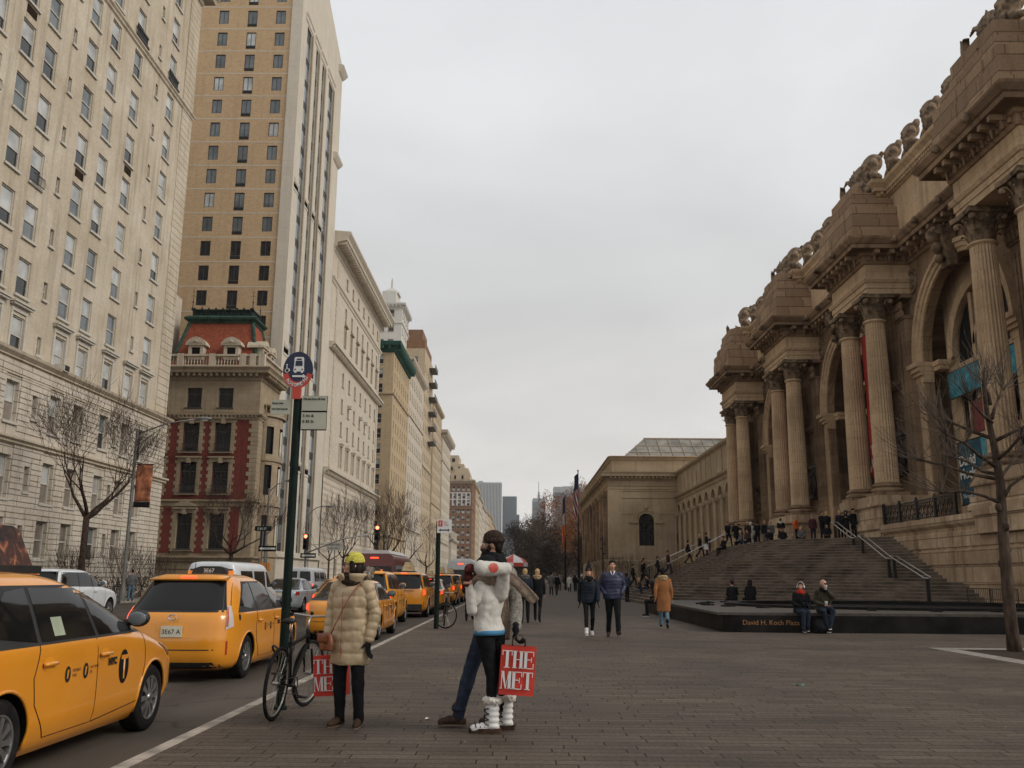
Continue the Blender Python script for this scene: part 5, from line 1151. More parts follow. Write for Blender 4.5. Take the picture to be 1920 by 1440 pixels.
# ------------------------------------------------------------------ vehicles
def catmull(xs,ys,x):
    x=max(xs[0],min(xs[-1],x)); i=0
    while i<len(xs)-2 and x>xs[i+1]: i+=1
    x0,x1=xs[i],xs[i+1]; t=(x-x0)/(x1-x0)
    def sl(k):
        if k<=0: return (ys[1]-ys[0])/(xs[1]-xs[0])
        if k>=len(xs)-1: return (ys[-1]-ys[-2])/(xs[-1]-xs[-2])
        a=(ys[k]-ys[k-1])/(xs[k]-xs[k-1]); b=(ys[k+1]-ys[k])/(xs[k+1]-xs[k])
        return 0 if a*b<=0 else 2*a*b/(a+b)
    h=x1-x0; m0,m1=sl(i)*h,sl(i+1)*h
    return (2*t**3-3*t**2+1)*ys[i]+(t**3-2*t**2+t)*m0+(-2*t**3+3*t**2)*ys[i+1]+(t**3-t**2)*m1
class Shell:
    def __init__(s,rows,n=5.5): s.r=rows; s.z=[r[0] for r in rows]; s.c=[[r[k] for r in rows] for k in range(4)]; s.n=n
    def at(s,z): return tuple(catmull(s.z,s.c[k],z) for k in (1,2,3))
    def sx(s,y,z):
        yf,yr,w=s.at(z); yc=(yf+yr)/2; L=(yf-yr)/2; t=min(.9999,abs((y-yc)/L)); return w*(1-t**s.n)**(1/s.n)
    def ey(s,x,z,front):
        yf,yr,w=s.at(z); yc=(yf+yr)/2; L=(yf-yr)/2; t=min(.999,abs(x)/w); d=L*(1-t**s.n)**(1/s.n); return yc+d if front else yc-d
    def side(s,y,z,off=.004,sd=1):
        e=.01; x=s.sx(y,z); dxy=(s.sx(y+e,z)-s.sx(y-e,z))/(2*e); dxz=(s.sx(y,z+e)-s.sx(y,z-e))/(2*e)
        n=V((1,-dxy,-dxz)).normalized(); p=V((x,y,z))+n*off; return V((p.x*sd,p.y,p.z))
    def end(s,x,z,off=.004,front=False):
        e=.01; g=lambda a,b:s.ey(a,b,front); y=g(x,z); dx=(g(x+e,z)-g(x-e,z))/(2*e); dz=(g(x,z+e)-g(x,z-e))/(2*e)
        n=V((-dx,1,-dz)).normalized() if front else V((dx,-1,dz)).normalized(); return V((x,y,z))+n*off
    def ang(s,a,z,off=.006,sd=1):
        def g(a,z):
            yf,yr,w=s.at(z); yc=(yf+yr)/2; L=(yf-yr)/2; q=2/s.n; c,sn=cos(a),sin(a)
            return V((w*math.copysign(abs(c)**q,c),yc+L*math.copysign(abs(sn)**q,sn),z))
        p=g(a,z); n=(g(a+.01,z)-g(a-.01,z)).cross(g(a,z+.01)-g(a,z-.01)).normalized(); p=p+n*off; return V((p.x*sd,p.y,p.z))
    def body(s,N=88,R=44):
        b=MB(); zs=[]
        for i in range(len(s.z)-1):
            k=4 if i>0 else 2
            zs+= [s.z[i]+(s.z[i+1]-s.z[i])*j/k for j in range(k)]
        zs.append(s.z[-1]); rings=[]
        for z in zs:
            yf,yr,w=s.at(z); yc=(yf+yr)/2; L=(yf-yr)/2; ring=[]
            for j in range(N):
                a=2*pi*j/N; c,sn=cos(a),sin(a); q=2/s.n
                # denser corners: use superellipse parameterisation
                ring.append(b.av((w*math.copysign(abs(c)**q,c),yc+L*math.copysign(abs(sn)**q,sn),z)))
            rings.append(ring)
        for k in range(len(rings)-1):
            for j in range(N): b.af(rings[k][j],rings[k][(j+1)%N],rings[k+1][(j+1)%N],rings[k+1][j])
        b.af(*rings[0][::-1]); b.af(*rings[-1]); return b
def patch(b,f,c,nu=10,nv=6):
    """bilinear patch of 4 (a,z) corners bl,br,tr,tl mapped by f"""
    rows=[]
    for j in range(nv+1):
        v=j/nv; l=(c[0][0]+(c[3][0]-c[0][0])*v,c[0][1]+(c[3][1]-c[0][1])*v); r=(c[1][0]+(c[2][0]-c[1][0])*v,c[1][1]+(c[2][1]-c[1][1])*v)
        rows.append([f(l[0]+(r[0]-l[0])*i/nu,l[1]+(r[1]-l[1])*i/nu) for i in range(nu+1)])
    b.grid(rows)
def disc_patch(b,f,ca,cz,ra,rz_,N=28):
    c=b.av(f(ca,cz)); rg=[b.av(f(ca+ra*cos(2*pi*k/N),cz+rz_*sin(2*pi*k/N))) for k in range(N)]
    for k in range(N): b.af(c,rg[k],rg[(k+1)%N])
def surf_text(t,s,size,f,a0,z0,m,name='lettering',bold=0,sx=1,parent=None):
    o=text_obj(s,size,0,m,parent or t,(0,0,0),(0,0,0),name,bold=bold,sx=sx)
    for v in o.data.vertices: v.co=f(a0+v.co.x,z0+v.co.y)
    return o
def make_wheel(R,w,t,loc,side,style=10,rimm='rim'):
    o=MB(); prof=[(R*.66,-w/2),(R*.78,-w/2-.004),(R*.93,-w/2+.002),(R*.985,-w/2+.02),(R,-w/2+.045),(R,w/2-.045),(R*.985,w/2-.02),(R*.93,w/2-.002),(R*.78,w/2+.004),(R*.66,w/2)]
    n=36; rows=[[(x,r*cos(2*pi*k/n),r*sin(2*pi*k/n)) for k in range(n)] for r,x in prof]; o.grid(rows,wrapu=True)
    wh=o.build('wheel',M['rubber'],t,True,loc); wh.rotation_euler=(0,0,0 if side>0 else pi)
    r=MB(); rr=R*.665
    rows=[[(x,q*cos(2*pi*k/n),q*sin(2*pi*k/n)) for k in range(n)] for q,x in ((rr,w/2-.002),(rr*.93,w/2-.004),(rr*.90,w/2-.03),(rr*.88,-w/2))]; r.grid(rows,wrapu=True)
    for k in range(style):
        a=2*pi*k/style; ca,sa=cos(a),sin(a); wd=.20*rr*(7/style)
        q=[(w/2-.012,.0,wd*.9),(w/2-.005,rr*.55,wd*.62),(w/2-.012,rr*.93,wd*1.1)]
        ring=[]
        for x,rad,hw in q: ring.append([r.av((x+dx,rad*ca-sa*hw*s_,rad*sa+ca*hw*s_)) for dx,s_ in ((0,1),(0,-1),(-.02,-1),(-.02,1))])
        for i in range(2):
            for j in range(4): r.af(ring[i][j],ring[i][(j+1)%4],ring[i+1][(j+1)%4],ring[i+1][j])
    r.build('rim',M[rimm],wh,'auto')
    h=MB(); rows=[[(x,q*cos(2*pi*k/16),q*sin(2*pi*k/16)) for k in range(16)] for q,x in ((.001,w/2+.002),(rr*.16,w/2+.001),(rr*.18,w/2-.02))]; h.grid(rows,wrapu=True); h.build('hub_cap',M['rim'],wh,True)
    k=MB(); k.tube([(-w/2+.02,0,0),(-w/2+.03,0,0)],rr*.88,20); k.build('brake_disc',M['plastic'],wh)
    return wh
WAG=[(.17,2.02,-2.06,.78),(.24,2.20,-2.22,.84),(.42,2.31,-2.29,.885),(.60,2.30,-2.30,.888),(.74,2.20,-2.28,.885),(.86,1.92,-2.26,.88),(.955,1.58,-2.23,.868),(1.02,1.30,-2.18,.84),(1.12,1.03,-2.10,.80),(1.25,.70,-1.98,.748),(1.38,.33,-1.86,.69),(1.48,-.03,-1.77,.63),(1.535,-.32,-1.74,.56),(1.565,-.62,-1.66,.45),(1.575,-.85,-1.45,.25)]
SED=[(.17,2.15,-2.15,.78),(.24,2.32,-2.32,.85),(.42,2.41,-2.40,.90),(.60,2.40,-2.41,.905),(.72,2.28,-2.41,.90),(.82,2.0,-2.40,.895),(.90,1.6,-2.36,.885),(.96,1.25,-2.22,.86),(1.00,1.08,-1.95,.84),(1.08,.88,-1.72,.80),(1.2,.58,-1.45,.745),(1.32,.25,-1.15,.69),(1.41,-.05,-.9,.62),(1.455,-.3,-.72,.50),(1.47,-.42,-.58,.3)]
SUV=[(.22,2.12,-2.1,.82),(.32,2.3,-2.3,.90),(.5,2.38,-2.36,.95),(.75,2.36,-2.37,.955),(.92,2.22,-2.36,.95),(1.02,1.85,-2.34,.94),(1.09,1.4,-2.32,.92),(1.16,1.12,-2.29,.89),(1.3,.9,-2.22,.84),(1.45,.62,-2.13,.80),(1.58,.32,-2.05,.75),(1.66,.05,-2.02,.69),(1.71,-.25,-1.98,.58),(1.73,-.6,-1.8,.38)]
VAN=[(.25,2.5,-2.7,.9),(.35,2.65,-2.78,.98),(.7,2.72,-2.8,1.01),(.95,2.6,-2.8,1.01),(1.1,2.2,-2.79,1.0),(1.2,1.9,-2.78,.99),(1.5,1.62,-2.75,.95),(1.8,1.35,-2.72,.90),(1.98,1.1,-2.7,.84),(2.06,.8,-2.66,.74),(2.10,.4,-2.5,.5)]
def vehicle(name,label,kind,x,y,rz=0,paint='taxi',taxi=True,sign='dome',brake=False,group='yellow taxis in the traffic',cat='taxi',z=-.15,detail=1,sidedecal=True,scale=1,H=1):
    prm={'wagon':(WAG,1.39,-1.39,.325,.21),'sedan':(SED,1.40,-1.38,.325,.21),'suv':(SUV,1.40,-1.39,.37,.24),'van':(VAN,1.75,-1.75,.36,.24)}[kind]
    rows,wf,wr,R,tw=prm
    if H!=1: rows=[(a*(H if a>1 else 1),b,c,d) for a,b,c,d in rows]
    sh=Shell(rows,6. if kind!='van' else 8.); t=thing(name,label,cat,(x,y,z),rz,group,scale)
    wmax=max(r[3] for r in rows)
    bod=sh.body(); cut=MB(); o=bod.build('tmpb',M[paint]); 
    for wy in (wf,wr):
        for s in (-1,1):
            n=28; a=[(s*(wmax-.30),wy+(R+.045)*cos(2*pi*k/n),R+(R+.045)*sin(2*pi*k/n)) for k in range(n)]; b_=[(s*(wmax+.2),p[1],p[2]) for p in a]
            ia=[cut.av(p) for p in a]; ib=[cut.av(p) for p in b_]
            for k in range(n): q=(ia[k],ia[(k+1)%n],ib[(k+1)%n],ib[k]); cut.af(*(q if s<0 else q[::-1]))
            cut.af(*(ia if s<0 else ia[::-1])); cut.af(*(ib[::-1] if s<0 else ib))
    co=cut.build('tmpc',M['black']); 
    for ob in (o,co):
        bm=bmesh.new(); bm.from_mesh(ob.data); bmesh.ops.recalc_face_normals(bm,faces=bm.faces); bm.to_mesh(ob.data); bm.free()
    md=o.modifiers.new('b','BOOLEAN'); md.object=co; md.operation='DIFFERENCE'; md.solver='EXACT'
    try: md.material_mode='TRANSFER'
    except Exception: pass
    dg=bpy.context.evaluated_depsgraph_get(); me=bpy.data.meshes.new_from_object(o.evaluated_get(dg)); bpy.data.objects.remove(o); bpy.data.objects.remove(co)
    autosmooth(me,38); body=link('body',me,t)
    for wy in (wf,wr):
        for s in (-1,1): make_wheel(R,tw,t,(s*(wmax-tw/2-.025),wy,R),s,10 if kind!='van' else 5,'rim')
    if H!=1: pass
    if kind in('wagon','suv'):
        q=MB(); zt0=1.50 if kind=='wagon' else 1.655; e0=sh.end(0,zt0,0).y; w0=sh.at(zt0)[2]*.95; q.prism([(e0+.25,zt0+.035),(e0-.06,zt0-.005),(e0-.05,zt0-.025),(e0+.2,zt0-.02)],lambda p,k:(-w0+2*w0*k,p[0],p[1])); q.build('spoiler',M[paint],t,'auto')
        q=MB(); patch(q,lambda a,b_:sh.end(a,b_,.004),((-.64,rows[1][0]-.02),(.64,rows[1][0]-.02),(.60,rows[1][0]+.06),(-.60,rows[1][0]+.06)),10,2); q.build('lower_valance',M['plastic'],t)
        for s in (-1,1): q=MB(); patch(q,lambda a,b_,s=s:sh.ang(radians(a),b_,.004,s),((-52,.40),(-49,.40),(-49,.60),(-52,.60)),3,4); q.build('reflector',M['lens_red'],t)
    # arch lips
    l=MB()
    for wy in (wf,wr):
        for s in (-1,1): l.tube([sh.side(wy+(R+.05)*cos(a),max(.2,R+(R+.05)*sin(a)),.0,s) for a in [-.25+k*(pi+.5)/20 for k in range(21)]],.014,6)
    l.build('arch_lip',M[paint if kind!='van' else 'plastic'],t,True)
    # glass
    zb,zt={'wagon':(1.015,1.44),'sedan':(.985,1.36),'suv':(1.15,1.60),'van':(1.22,1.85)}[kind]
    zb*=1 if H==1 else H; zt*=H
    for s in (-1,1):
        f=lambda a,b_,s=s:sh.side(a,b_,.005,s); fd=lambda a,b_,s=s:sh.side(a,b_,.0025,s)
        if kind=='wagon': dl=[((.12,zb),(1.02,zb),(.42,zt-.03),(.03,zt-.01)),((-.88,zb),(.06,zb),(-.03,zt-.01),(-.86,zt)),((-1.66,zb+.08),(-.94,zb),(-.92,zt),(-1.22,zt-.03))]; band=((-1.80,zb-.02),(1.20,zb-.02),(.40,zt+.02),(-1.25,zt+.02))
        elif kind=='sedan': dl=[((.02,zb),(.88,zb),(.25,zt-.02),(-.06,zt)),((-.86,zb),(-.04,zb),(-.12,zt),(-.82,zt)),((-1.38,zb+.05),(-.92,zb),(-.88,zt),(-.98,zt-.04))]; band=((-1.48,zb-.02),(1.02,zb-.02),(.24,zt+.02),(-.98,zt+.02))
        elif kind=='suv': dl=[((.1,zb),(.92,zb),(.52,zt-.02),(.05,zt)),((-.85,zb),(.03,zb),(-.02,zt),(-.84,zt)),((-1.95,zb+.06),(-.92,zb),(-.91,zt),(-1.75,zt-.02))]; band=((-2.02,zb+.02),(1.06,zb-.02),(.52,zt+.02),(-1.82,zt+.02))
        else: dl=[((.75,zb),(1.72,zb),(1.28,zt-.1),(.75,zt-.06)),((-.8,zb),(.55,zb),(.55,zt-.06),(-.8,zt-.06)),((-2.35,zb),(-1.0,zb),(-1.0,zt-.06),(-2.3,zt-.06))]; band=None
        if band: q=MB(); patch(q,fd,band,24,6); q.build('window_trim',M['plastic'],t,True)
        for d in dl: q=MB(); patch(q,f,d,10,6); q.build('side_window',M['car_glass'],t,True)
        # door seams and handles
        if detail:
            sm=MB(); sb=.34 if kind!='van' else .45
            lines={'wagon':[[(1.12,zb-.02),(1.13,.7),(1.02,sb),(.08,sb-.06),(.06,zb-.02)],[(.06,sb-.06),(-.75,sb-.06),(-.98,.55),(-1.02,.75),(-.92,zb-.02)]],'sedan':[[(.98,zb-.02),(.98,.7),(.86,sb),(-.02,sb-.05),(-.04,zb-.02)],[(-.04,sb-.05),(-.75,sb-.05),(-1.0,.6),(-.92,zb-.02)]],'suv':[[(.98,zb),(.98,.8),(.88,sb+.05),(.04,sb),(.03,zb)],[(.03,sb),(-.8,sb),(-1.0,.75),(-.92,zb)]],'van':[[(1.75,zb),(1.72,.5),(.68,.45),(.66,zt)],[(.62,.45),(-.9,.45),(-.9,zt)]]}[kind]
            for ln in lines:
                pts=[]
                for a,b_ in zip(ln[:-1],ln[1:]): pts+=[sh.side(a[0]+(b_[0]-a[0])*k/8,a[1]+(b_[1]-a[1])*k/8,.0015,s) for k in range(9)]
                sm.tube(pts,.0045,4,flat=.6)
            sm.build('door_seam',M['black'],t)
            for hy in {'wagon':(.2,-.8),'sedan':(.1,-.8),'suv':(.2,-.8),'van':(.85,)}[kind]:
                zz=zb-.17; hb=MB(); disc_patch(hb,fd,hy,zz,.10,.055,20); hb.build('handle_recess',M['taxi_dull' if taxi else paint],t,True)
                hb=MB(); hb.tube([sh.side(hy-.1,zz,.012,s),sh.side(hy-.08,zz,.03,s),sh.side(hy+.08,zz,.03,s),sh.side(hy+.1,zz,.012,s)],.016,8,flat=1.); hb.build('door_handle',M[paint],t,True)
        m_=MB(); my={'wagon':1.0,'sedan':.82,'suv':.9,'van':1.65}[kind]; mp=sh.side(my,zb+.07,.0,s)
        m_.ball(mp+V((s*.14,.02,.04)),(.115,.07,.085),14,8); m_.tube([mp,mp+V((s*.10,.01,-.0))],[.035,.03],8); m_.build('mirror',M['plastic' if kind!='suv' else paint],t,True)
        g_=MB(); g_.ball(mp+V((s*.145,-.045,.04)),(.095,.012,.068),12,6); g_.build('mirror_glass',M['glass_skylit'],t,True)
    fw=lambda a,b_:sh.end(a,b_,.005,True); rw_=lambda a,b_:sh.end(a,b_,.005); rd=lambda a,b_:sh.end(a,b_,.0025)
    wz=zb+.02; wsw=sh.at(wz)[2]; wtw=sh.at(zt)[2]
    q=MB(); patch(q,fw,((-wsw*.86,wz),(wsw*.86,wz),(wtw*.86,zt+.03),(-wtw*.86,zt+.03)),16,8); q.build('windscreen',M['car_glass_light'],t,True)
    rb,rt={'wagon':(1.04,1.46),'sedan':(1.0,1.38),'suv':(1.12,1.62),'van':(1.25,1.85)}[kind]; rb*=1 if H==1 else H; rt*=H
    wb,wt_=sh.at(rb)[2]*.90,sh.at(rt)[2]*.93
    if kind=='van':
        for s in (-1,1): q=MB(); patch(q,rw_,tuple(sorted_((s*.08,rb),(s*.78,rb),(s*.72,rt),(s*.08,rt)))) ; q.build('rear_window',M['car_glass'],t,True)
        q=MB(); q.tube([sh.end(0,.4+.08*k,.002) for k in range(20)],.006,4); q.build('door_seam',M['black'],t); q=MB(); q.box(-.95,.95,-2.9,-2.78,.32,.48); q.build('rear_bumper',M['plastic'],t)
    else:
        q=MB(); patch(q,rd,((-wb*1.02,rb-.03),(wb*1.02,rb-.03),(wt_*1.03,rt+.03),(-wt_*1.03,rt+.03)),18,8); q.build('rear_trim',M['plastic'],t,True)
        q=MB(); patch(q,rw_,((-wb*.95,rb),(wb*.95,rb),(wt_*.95,rt),(-wt_*.95,rt)),18,8); q.build('rear_window',M['car_glass'],t,True)
    # lamps
    W_=wmax
    tl={'wagon':(-55,-40,.76,1.10,-51,-42),'sedan':(-62,-38,.73,.90,-60,-41),'suv':(-57,-39,.84,1.08,-55,-41),'van':(-52,-44,.72,1.12,-51,-45)}[kind]
    R_a=lambda d:radians(d)
    for s in (-1,1):
        f=lambda a,b_,s=s,o=.010:sh.ang(R_a(a),b_,o,s)
        q=MB(); patch(q,f,((tl[0],tl[2]),(tl[1],tl[2]+.04),(tl[5],tl[3]),(tl[4],tl[3]-.01)),12,8); tlm=q.build('tail_lamp',M['lens_clear' if kind=='wagon' else ('lamp_red_dim' if brake else 'lens_red')],t,True)
        q=MB(); f2=lambda a,b_,s=s:sh.ang(R_a(a),b_,.013,s); am=(tl[0]*.6+tl[1]*.4)
        if kind=='wagon': patch(q,f2,((-54,.80),(-50.5,.80),(-48.5,1.08),(-50.5,1.08)),4,6)
        else: patch(q,f2,((am-4,tl[2]+.05),(am+3,tl[2]+.05),(am+3,tl[3]-.05),(am-4,tl[3]-.05)),5,4)
        q.build('brake_light',M['lamp_red' if brake and (kind!='wagon' or s<0) else 'lens_red'],tlm,True)
        q=MB(); hz={'wagon':.72,'sedan':.70,'suv':.86,'van':.85}[kind]; patch(q,lambda a,b_:sh.end(a,b_,.008,True),[(s*.45,hz-.06),(s*W_*.93,hz-.02),(s*W_*.93,hz+.13),(s*.5,hz+.04)],8,5); q.build('headlight',M['lens_clear'],t,True)
        q=MB(); yf=sh.at(hz)[0]; patch(q,lambda a,b_:sh.side(a,b_,.008,s),[(yf-.22,hz-.02),(yf-.02,hz-.06),(yf-.08,hz+.07),(yf-.5,hz+.11)],8,5); q.build('headlight',M['lens_clear'],t,True)
    if kind!='van':
        q=MB(); patch(q,rw_,((-.12,rt+.05),(.12,rt+.05),(.12,rt+.075),(-.12,rt+.075)),6,2); q.build('high_brake_light',M['lamp_red' if brake else 'lens_red'],t)
        q=MB(); patch(q,rd,((-.62,.47),(.62,.47),(.62,.485),(-.62,.485)),12,1); patch(q,lambda a,b_:sh.end(a,b_,.003),((-.7,.2),(.7,.2),(.68,.27),(-.68,.27)),10,2); q.build('bumper_groove',M['plastic'],t)
        pz={'wagon':.74,'sedan':.78,'suv':.9}[kind]
        q=MB(); patch(q,rd,((-.24,pz-.09),(.24,pz-.09),(.24,pz+.12),(-.24,pz+.12)),6,4); q.build('plate_recess',M['taxi_dull' if taxi else 'plastic'],t,True)
        pl=MB(); yy=sh.end(0,pz,.0).y; pl.box(-.155,.155,yy-.03,yy-.015,pz-.08,pz+.08); pl=pl.build('number_plate',M['cream'],t); text_obj('3E67 A',.095,.0008,M['ink'],pl,(-.145,yy-.0315,pz-.035),(pi/2,0,0)) if taxi else 0
        e=MB(); e.tube([(.06*cos(a),yy-.04,pz+.2+.04*sin(a)) for a in [k*pi/8 for k in range(17)]],.008,6); e.tube([(.025*cos(a),yy-.04,pz+.2+.038*sin(a)) for a in [k*pi/6 for k in range(13)]],.005,5); e.build('badge',M['chrome'],t,True)
        if kind=='suv': q=MB(); q.box(-.78,.78,-2.47,-2.34,.3,.52); q.build('rear_bumper',M['plastic'],t); q=MB(); q.box(-.45,.45,yy-.05,yy,1.04,1.075); q.build('chrome_bar',M['chrome'],t)
    if taxi and sidedecal:
        for s in (1,-1):
            f=lambda a,b_,s=s:sh.side(a*s if False else a,b_,.0055,s)
            q=MB(); disc_patch(q,lambda a,b_,s=s:sh.side(a,b_,.004,s),.62,.70,.105,.155,32); e=q.build('taxi_emblem',M['black'],t,True)
            if s>0:
                surf_text(t,'T',.30,lambda a,b_:sh.side(a,b_,.0085,1),.545,.595,M[paint],bold=.006,parent=e,sx=.80); surf_text(t,'NYC',.085,f,.28,.74,M['ink'],bold=.006)
                for cx_ in (-.42,-.10): q=MB(); disc_patch(q,f,cx_-.06,.735,.045,.065,20); q.build('decal',M['ink'],t,True); q=MB(); patch(q,lambda a,b_:sh.side(a,b_,.0065,1),[(cx_-.08,.70),(cx_-.06,.70),(cx_-.045,.77),(cx_-.075,.77)],3,3); q.build('decal_figure',M[paint],t)
                surf_text(t,'METERED',.034,f,-.40,.745,M['ink']); surf_text(t,'FARE',.034,f,-.40,.705,M['ink']); surf_text(t,'FLAT RATE',.034,f,-.08,.745,M['ink']); surf_text(t,'JFK',.034,f,-.08,.705,M['ink'])
        q=MB(); disc_patch(q,lambda a,b_:sh.side(a,b_,.004,1),-1.78,.93,.035,.05,18); q.build('decal',M['ink'],t,True)
        q=MB(); disc_patch(q,lambda a,b_:sh.end(a,b_,.004),-.62,.67,.05,.045,18); q.build('decal',M['dk_brown'],t,True)
    zr=rows[-1][0]; yr_={'wagon':-.75,'sedan':-.45,'suv':-.6,'van':0}[kind]
    if sign=='dome':
        s_=thing('taxi_roof_light','lit roof light on the '+label,'roof light',(0,0,0)); bpy.data.objects.remove(s_)
        q=MB(); q.prism([(-.30,0),(.30,0),(.26,.10),(.14,.135),(-.14,.135),(-.26,.10)],lambda p,k:(p[0],yr_-.08+.16*k,zr-.01+p[1])); ro=q.build('roof_light',M['plastic'],t)
        text_obj('3E67',.09,.001,M['white'],ro,(-.10,yr_-.083,zr+.025),(pi/2,0,0))
        for s in (-1,1): q=MB(); q.box(s*.335-.03,s*.335+.03,yr_-.05,yr_+.05,zr-.02,zr+.055); q.build('duty_lamp',M['lamp_amber'],ro)
    elif sign in('ad','ad_light'):
        q=MB(); q.prism([(-.72,0),(.72,0),(.62,.33),(.5,.36),(-.5,.36),(-.62,.33)],lambda p,k:(-.2+.4*k if p[1]<.1 else -.09+.18*k,yr_+.1+p[0],zr+.04+p[1])); ad=q.build('roof_advert',M['ad_art' if sign=='ad' else 'ad_cream'],t)
        q=MB(); q.box(-.24,.24,yr_-.7,yr_+.9,zr-.02,zr+.05); q.build('mount',M['plastic'],ad)
        for yy in (yr_+.86,): q=MB(); q.box(-.2,.2,yy,yy+.09,zr-.03,zr+.04); q.build('duty_lamp',M['lamp_amber'],ad)
    if taxi and kind=='wagon': q=MB(); q.tube([(0,-1.5,zr-.03),(0,-1.5,zr+.22),(.10,-1.5,zr+.235)],.006,6); q.build('antenna',M['plastic'],t)
    q=MB(); patch(q,lambda a,b_:sh.end(a,b_,.004,True),((-.7,.28),(.7,.28),(.7,.42),(-.7,.42)),8,3); q.build('grille',M['plastic'],t)
    return t,sh
def sorted_(a,b,c,d): return (b,a,d,c) if a[0]<0 else (a,b,c,d)
blue_mat('ad_art',(.010,.009,.009),(.07,.022,.014),(.34,.13,.06)); M['ad_art'].node_tree.nodes['Noise Texture'].inputs['Scale'].default_value=5; blue_mat('ad_cream',(.35,.27,.12),(.5,.42,.25),(.4,.2,.1))
T1,s1=vehicle('parked_taxi','nearest yellow taxi, cut by the left edge, black letter T emblem on its door','wagon',-4.66,8.36,0,sign='ad')
q=MB(); patch(q,lambda a,b_:s1.side(a,b_,.008,1),[(-.66,1.05),(-.48,1.05),(-.48,1.2),(-.66,1.2)],3,3); q.build('window_sticker',mat('sticker',(.34,.38,.28),.6),T1)
T2,_=vehicle('parked_taxi','yellow hatchback taxi seen from behind, second nearest, with lit tail lamp','wagon',-5.12,16.05,0,brake=True)
T3,_=vehicle('parked_taxi','yellow saloon taxi behind the woman in the tan coat','sedan',-4.40,24.9,0,brake=True,sign=None)
vehicle('parked_taxi','yellow taxi half hidden between the white van and the saloon taxi','sedan',-6.85,36.5,0,brake=True)
vehicle('parked_taxi','tall yellow taxi just right of the woman in the yellow beanie','suv',-4.95,31.4,0,brake=True,paint='taxi_dull')
vehicle('parked_taxi','yellow sport utility taxi seen from behind, domed roof advert, left of the second pole','suv',-4.55,38.3,0,brake=True,sign='ad_light')
vehicle('parked_taxi','yellow saloon taxi just behind the second sign pole','sedan',-4.55,47.2,0,brake=True,sign='ad_light')
vehicle('parked_taxi','yellow sport utility taxi beyond the second sign pole','suv',-4.5,53.5,0,brake=True,sign='ad_light',paint='taxi_dull')
vehicle('parked_taxi','farther yellow taxi next to last in the kerbside row','suv',-4.5,60.5,0,brake=True,sign='ad_light')
vehicle('parked_taxi','farthest yellow taxi at the head of the kerbside row','sedan',-4.5,67.5,0,brake=True)
vehicle('white_van','white passenger van seen from behind, right of the bus stop pole','van',-14.0,61.2,0,paint='white_paint',taxi=False,sign=None,brake=True,group=None,cat='van')
vehicle('white_van','white van whose roof shows above the second nearest taxi','van',-9.95,32.3,0,paint='white_paint',taxi=False,sign=None,group=None,cat='van',scale=.95)
vehicle('white_car','white sport utility car behind the nearest taxi','suv',-15.6,31.8,0,paint='white_paint',taxi=False,sign=None,group=None,cat='car')
vehicle('silver_car','dark silver saloon glimpsed left of the bus stop pole','sedan',-10.3,42,0,paint='silver_paint',taxi=False,sign=None,group=None,cat='car')
def bus(label,x,y,L,W_,H,m,roof,red=True):
    t=thing('bus',label,'bus',(x,y,-.15)); b=MB(); r=.12
    sec=[(-W_/2,.35),(W_/2,.35),(W_/2,H-.45),(W_/2-.1,H-.15),(W_/2-.35,H),(-W_/2+.35,H),(-W_/2+.1,H-.15),(-W_/2,H-.45)]; b.prism(sec,lambda p,k:(p[0],L*k,p[1])); b.build('body',M[m],t,'auto')
    g=MB(); g.box(-W_/2+.15,W_/2-.15,-.012,0,H*.48,H*.74); g.build('rear_window',M['car_glass'],t); g=MB(); g.box(W_/2,W_/2+.012,.5,L-.3,H*.46,H*.76); g.build('side_window',M['car_glass'],t)
    c=MB(); c.prism([(-W_/2+.3,H),(W_/2-.3,H),(W_/2-.5,H+.22),(-W_/2+.5,H+.22)],lambda p,k:(p[0],.6+(L-1.2)*k,p[1]+.003)); c.build('roof_pod',M[roof],t)
    for s in (-1,1):
        c=MB(); c.box(s*(W_/2-.2)-.1,s*(W_/2-.2)+.1,-.03,0,1.0,1.5); c.build('tail_lamp',M['lamp_red' if red else 'lens_red'],t)
        for yy in (1.6,L-1.8): make_wheel(.46,.26,t,(s*(W_/2-.14),yy,.46),s,6)
    c=MB(); c.box(-.25,.25,-.03,0,H-.3,H-.22); c.build('high_brake_light',M['lamp_red'],t); return t
bus('dark red bus with a white roof pod behind the taxis',-9.0,57.,9,2.45,2.95,'red_paint','white')
bus('white coach crossing far ahead above the distant taxis',-5.4,84.,11,2.5,3.0,'white_paint','white',False)

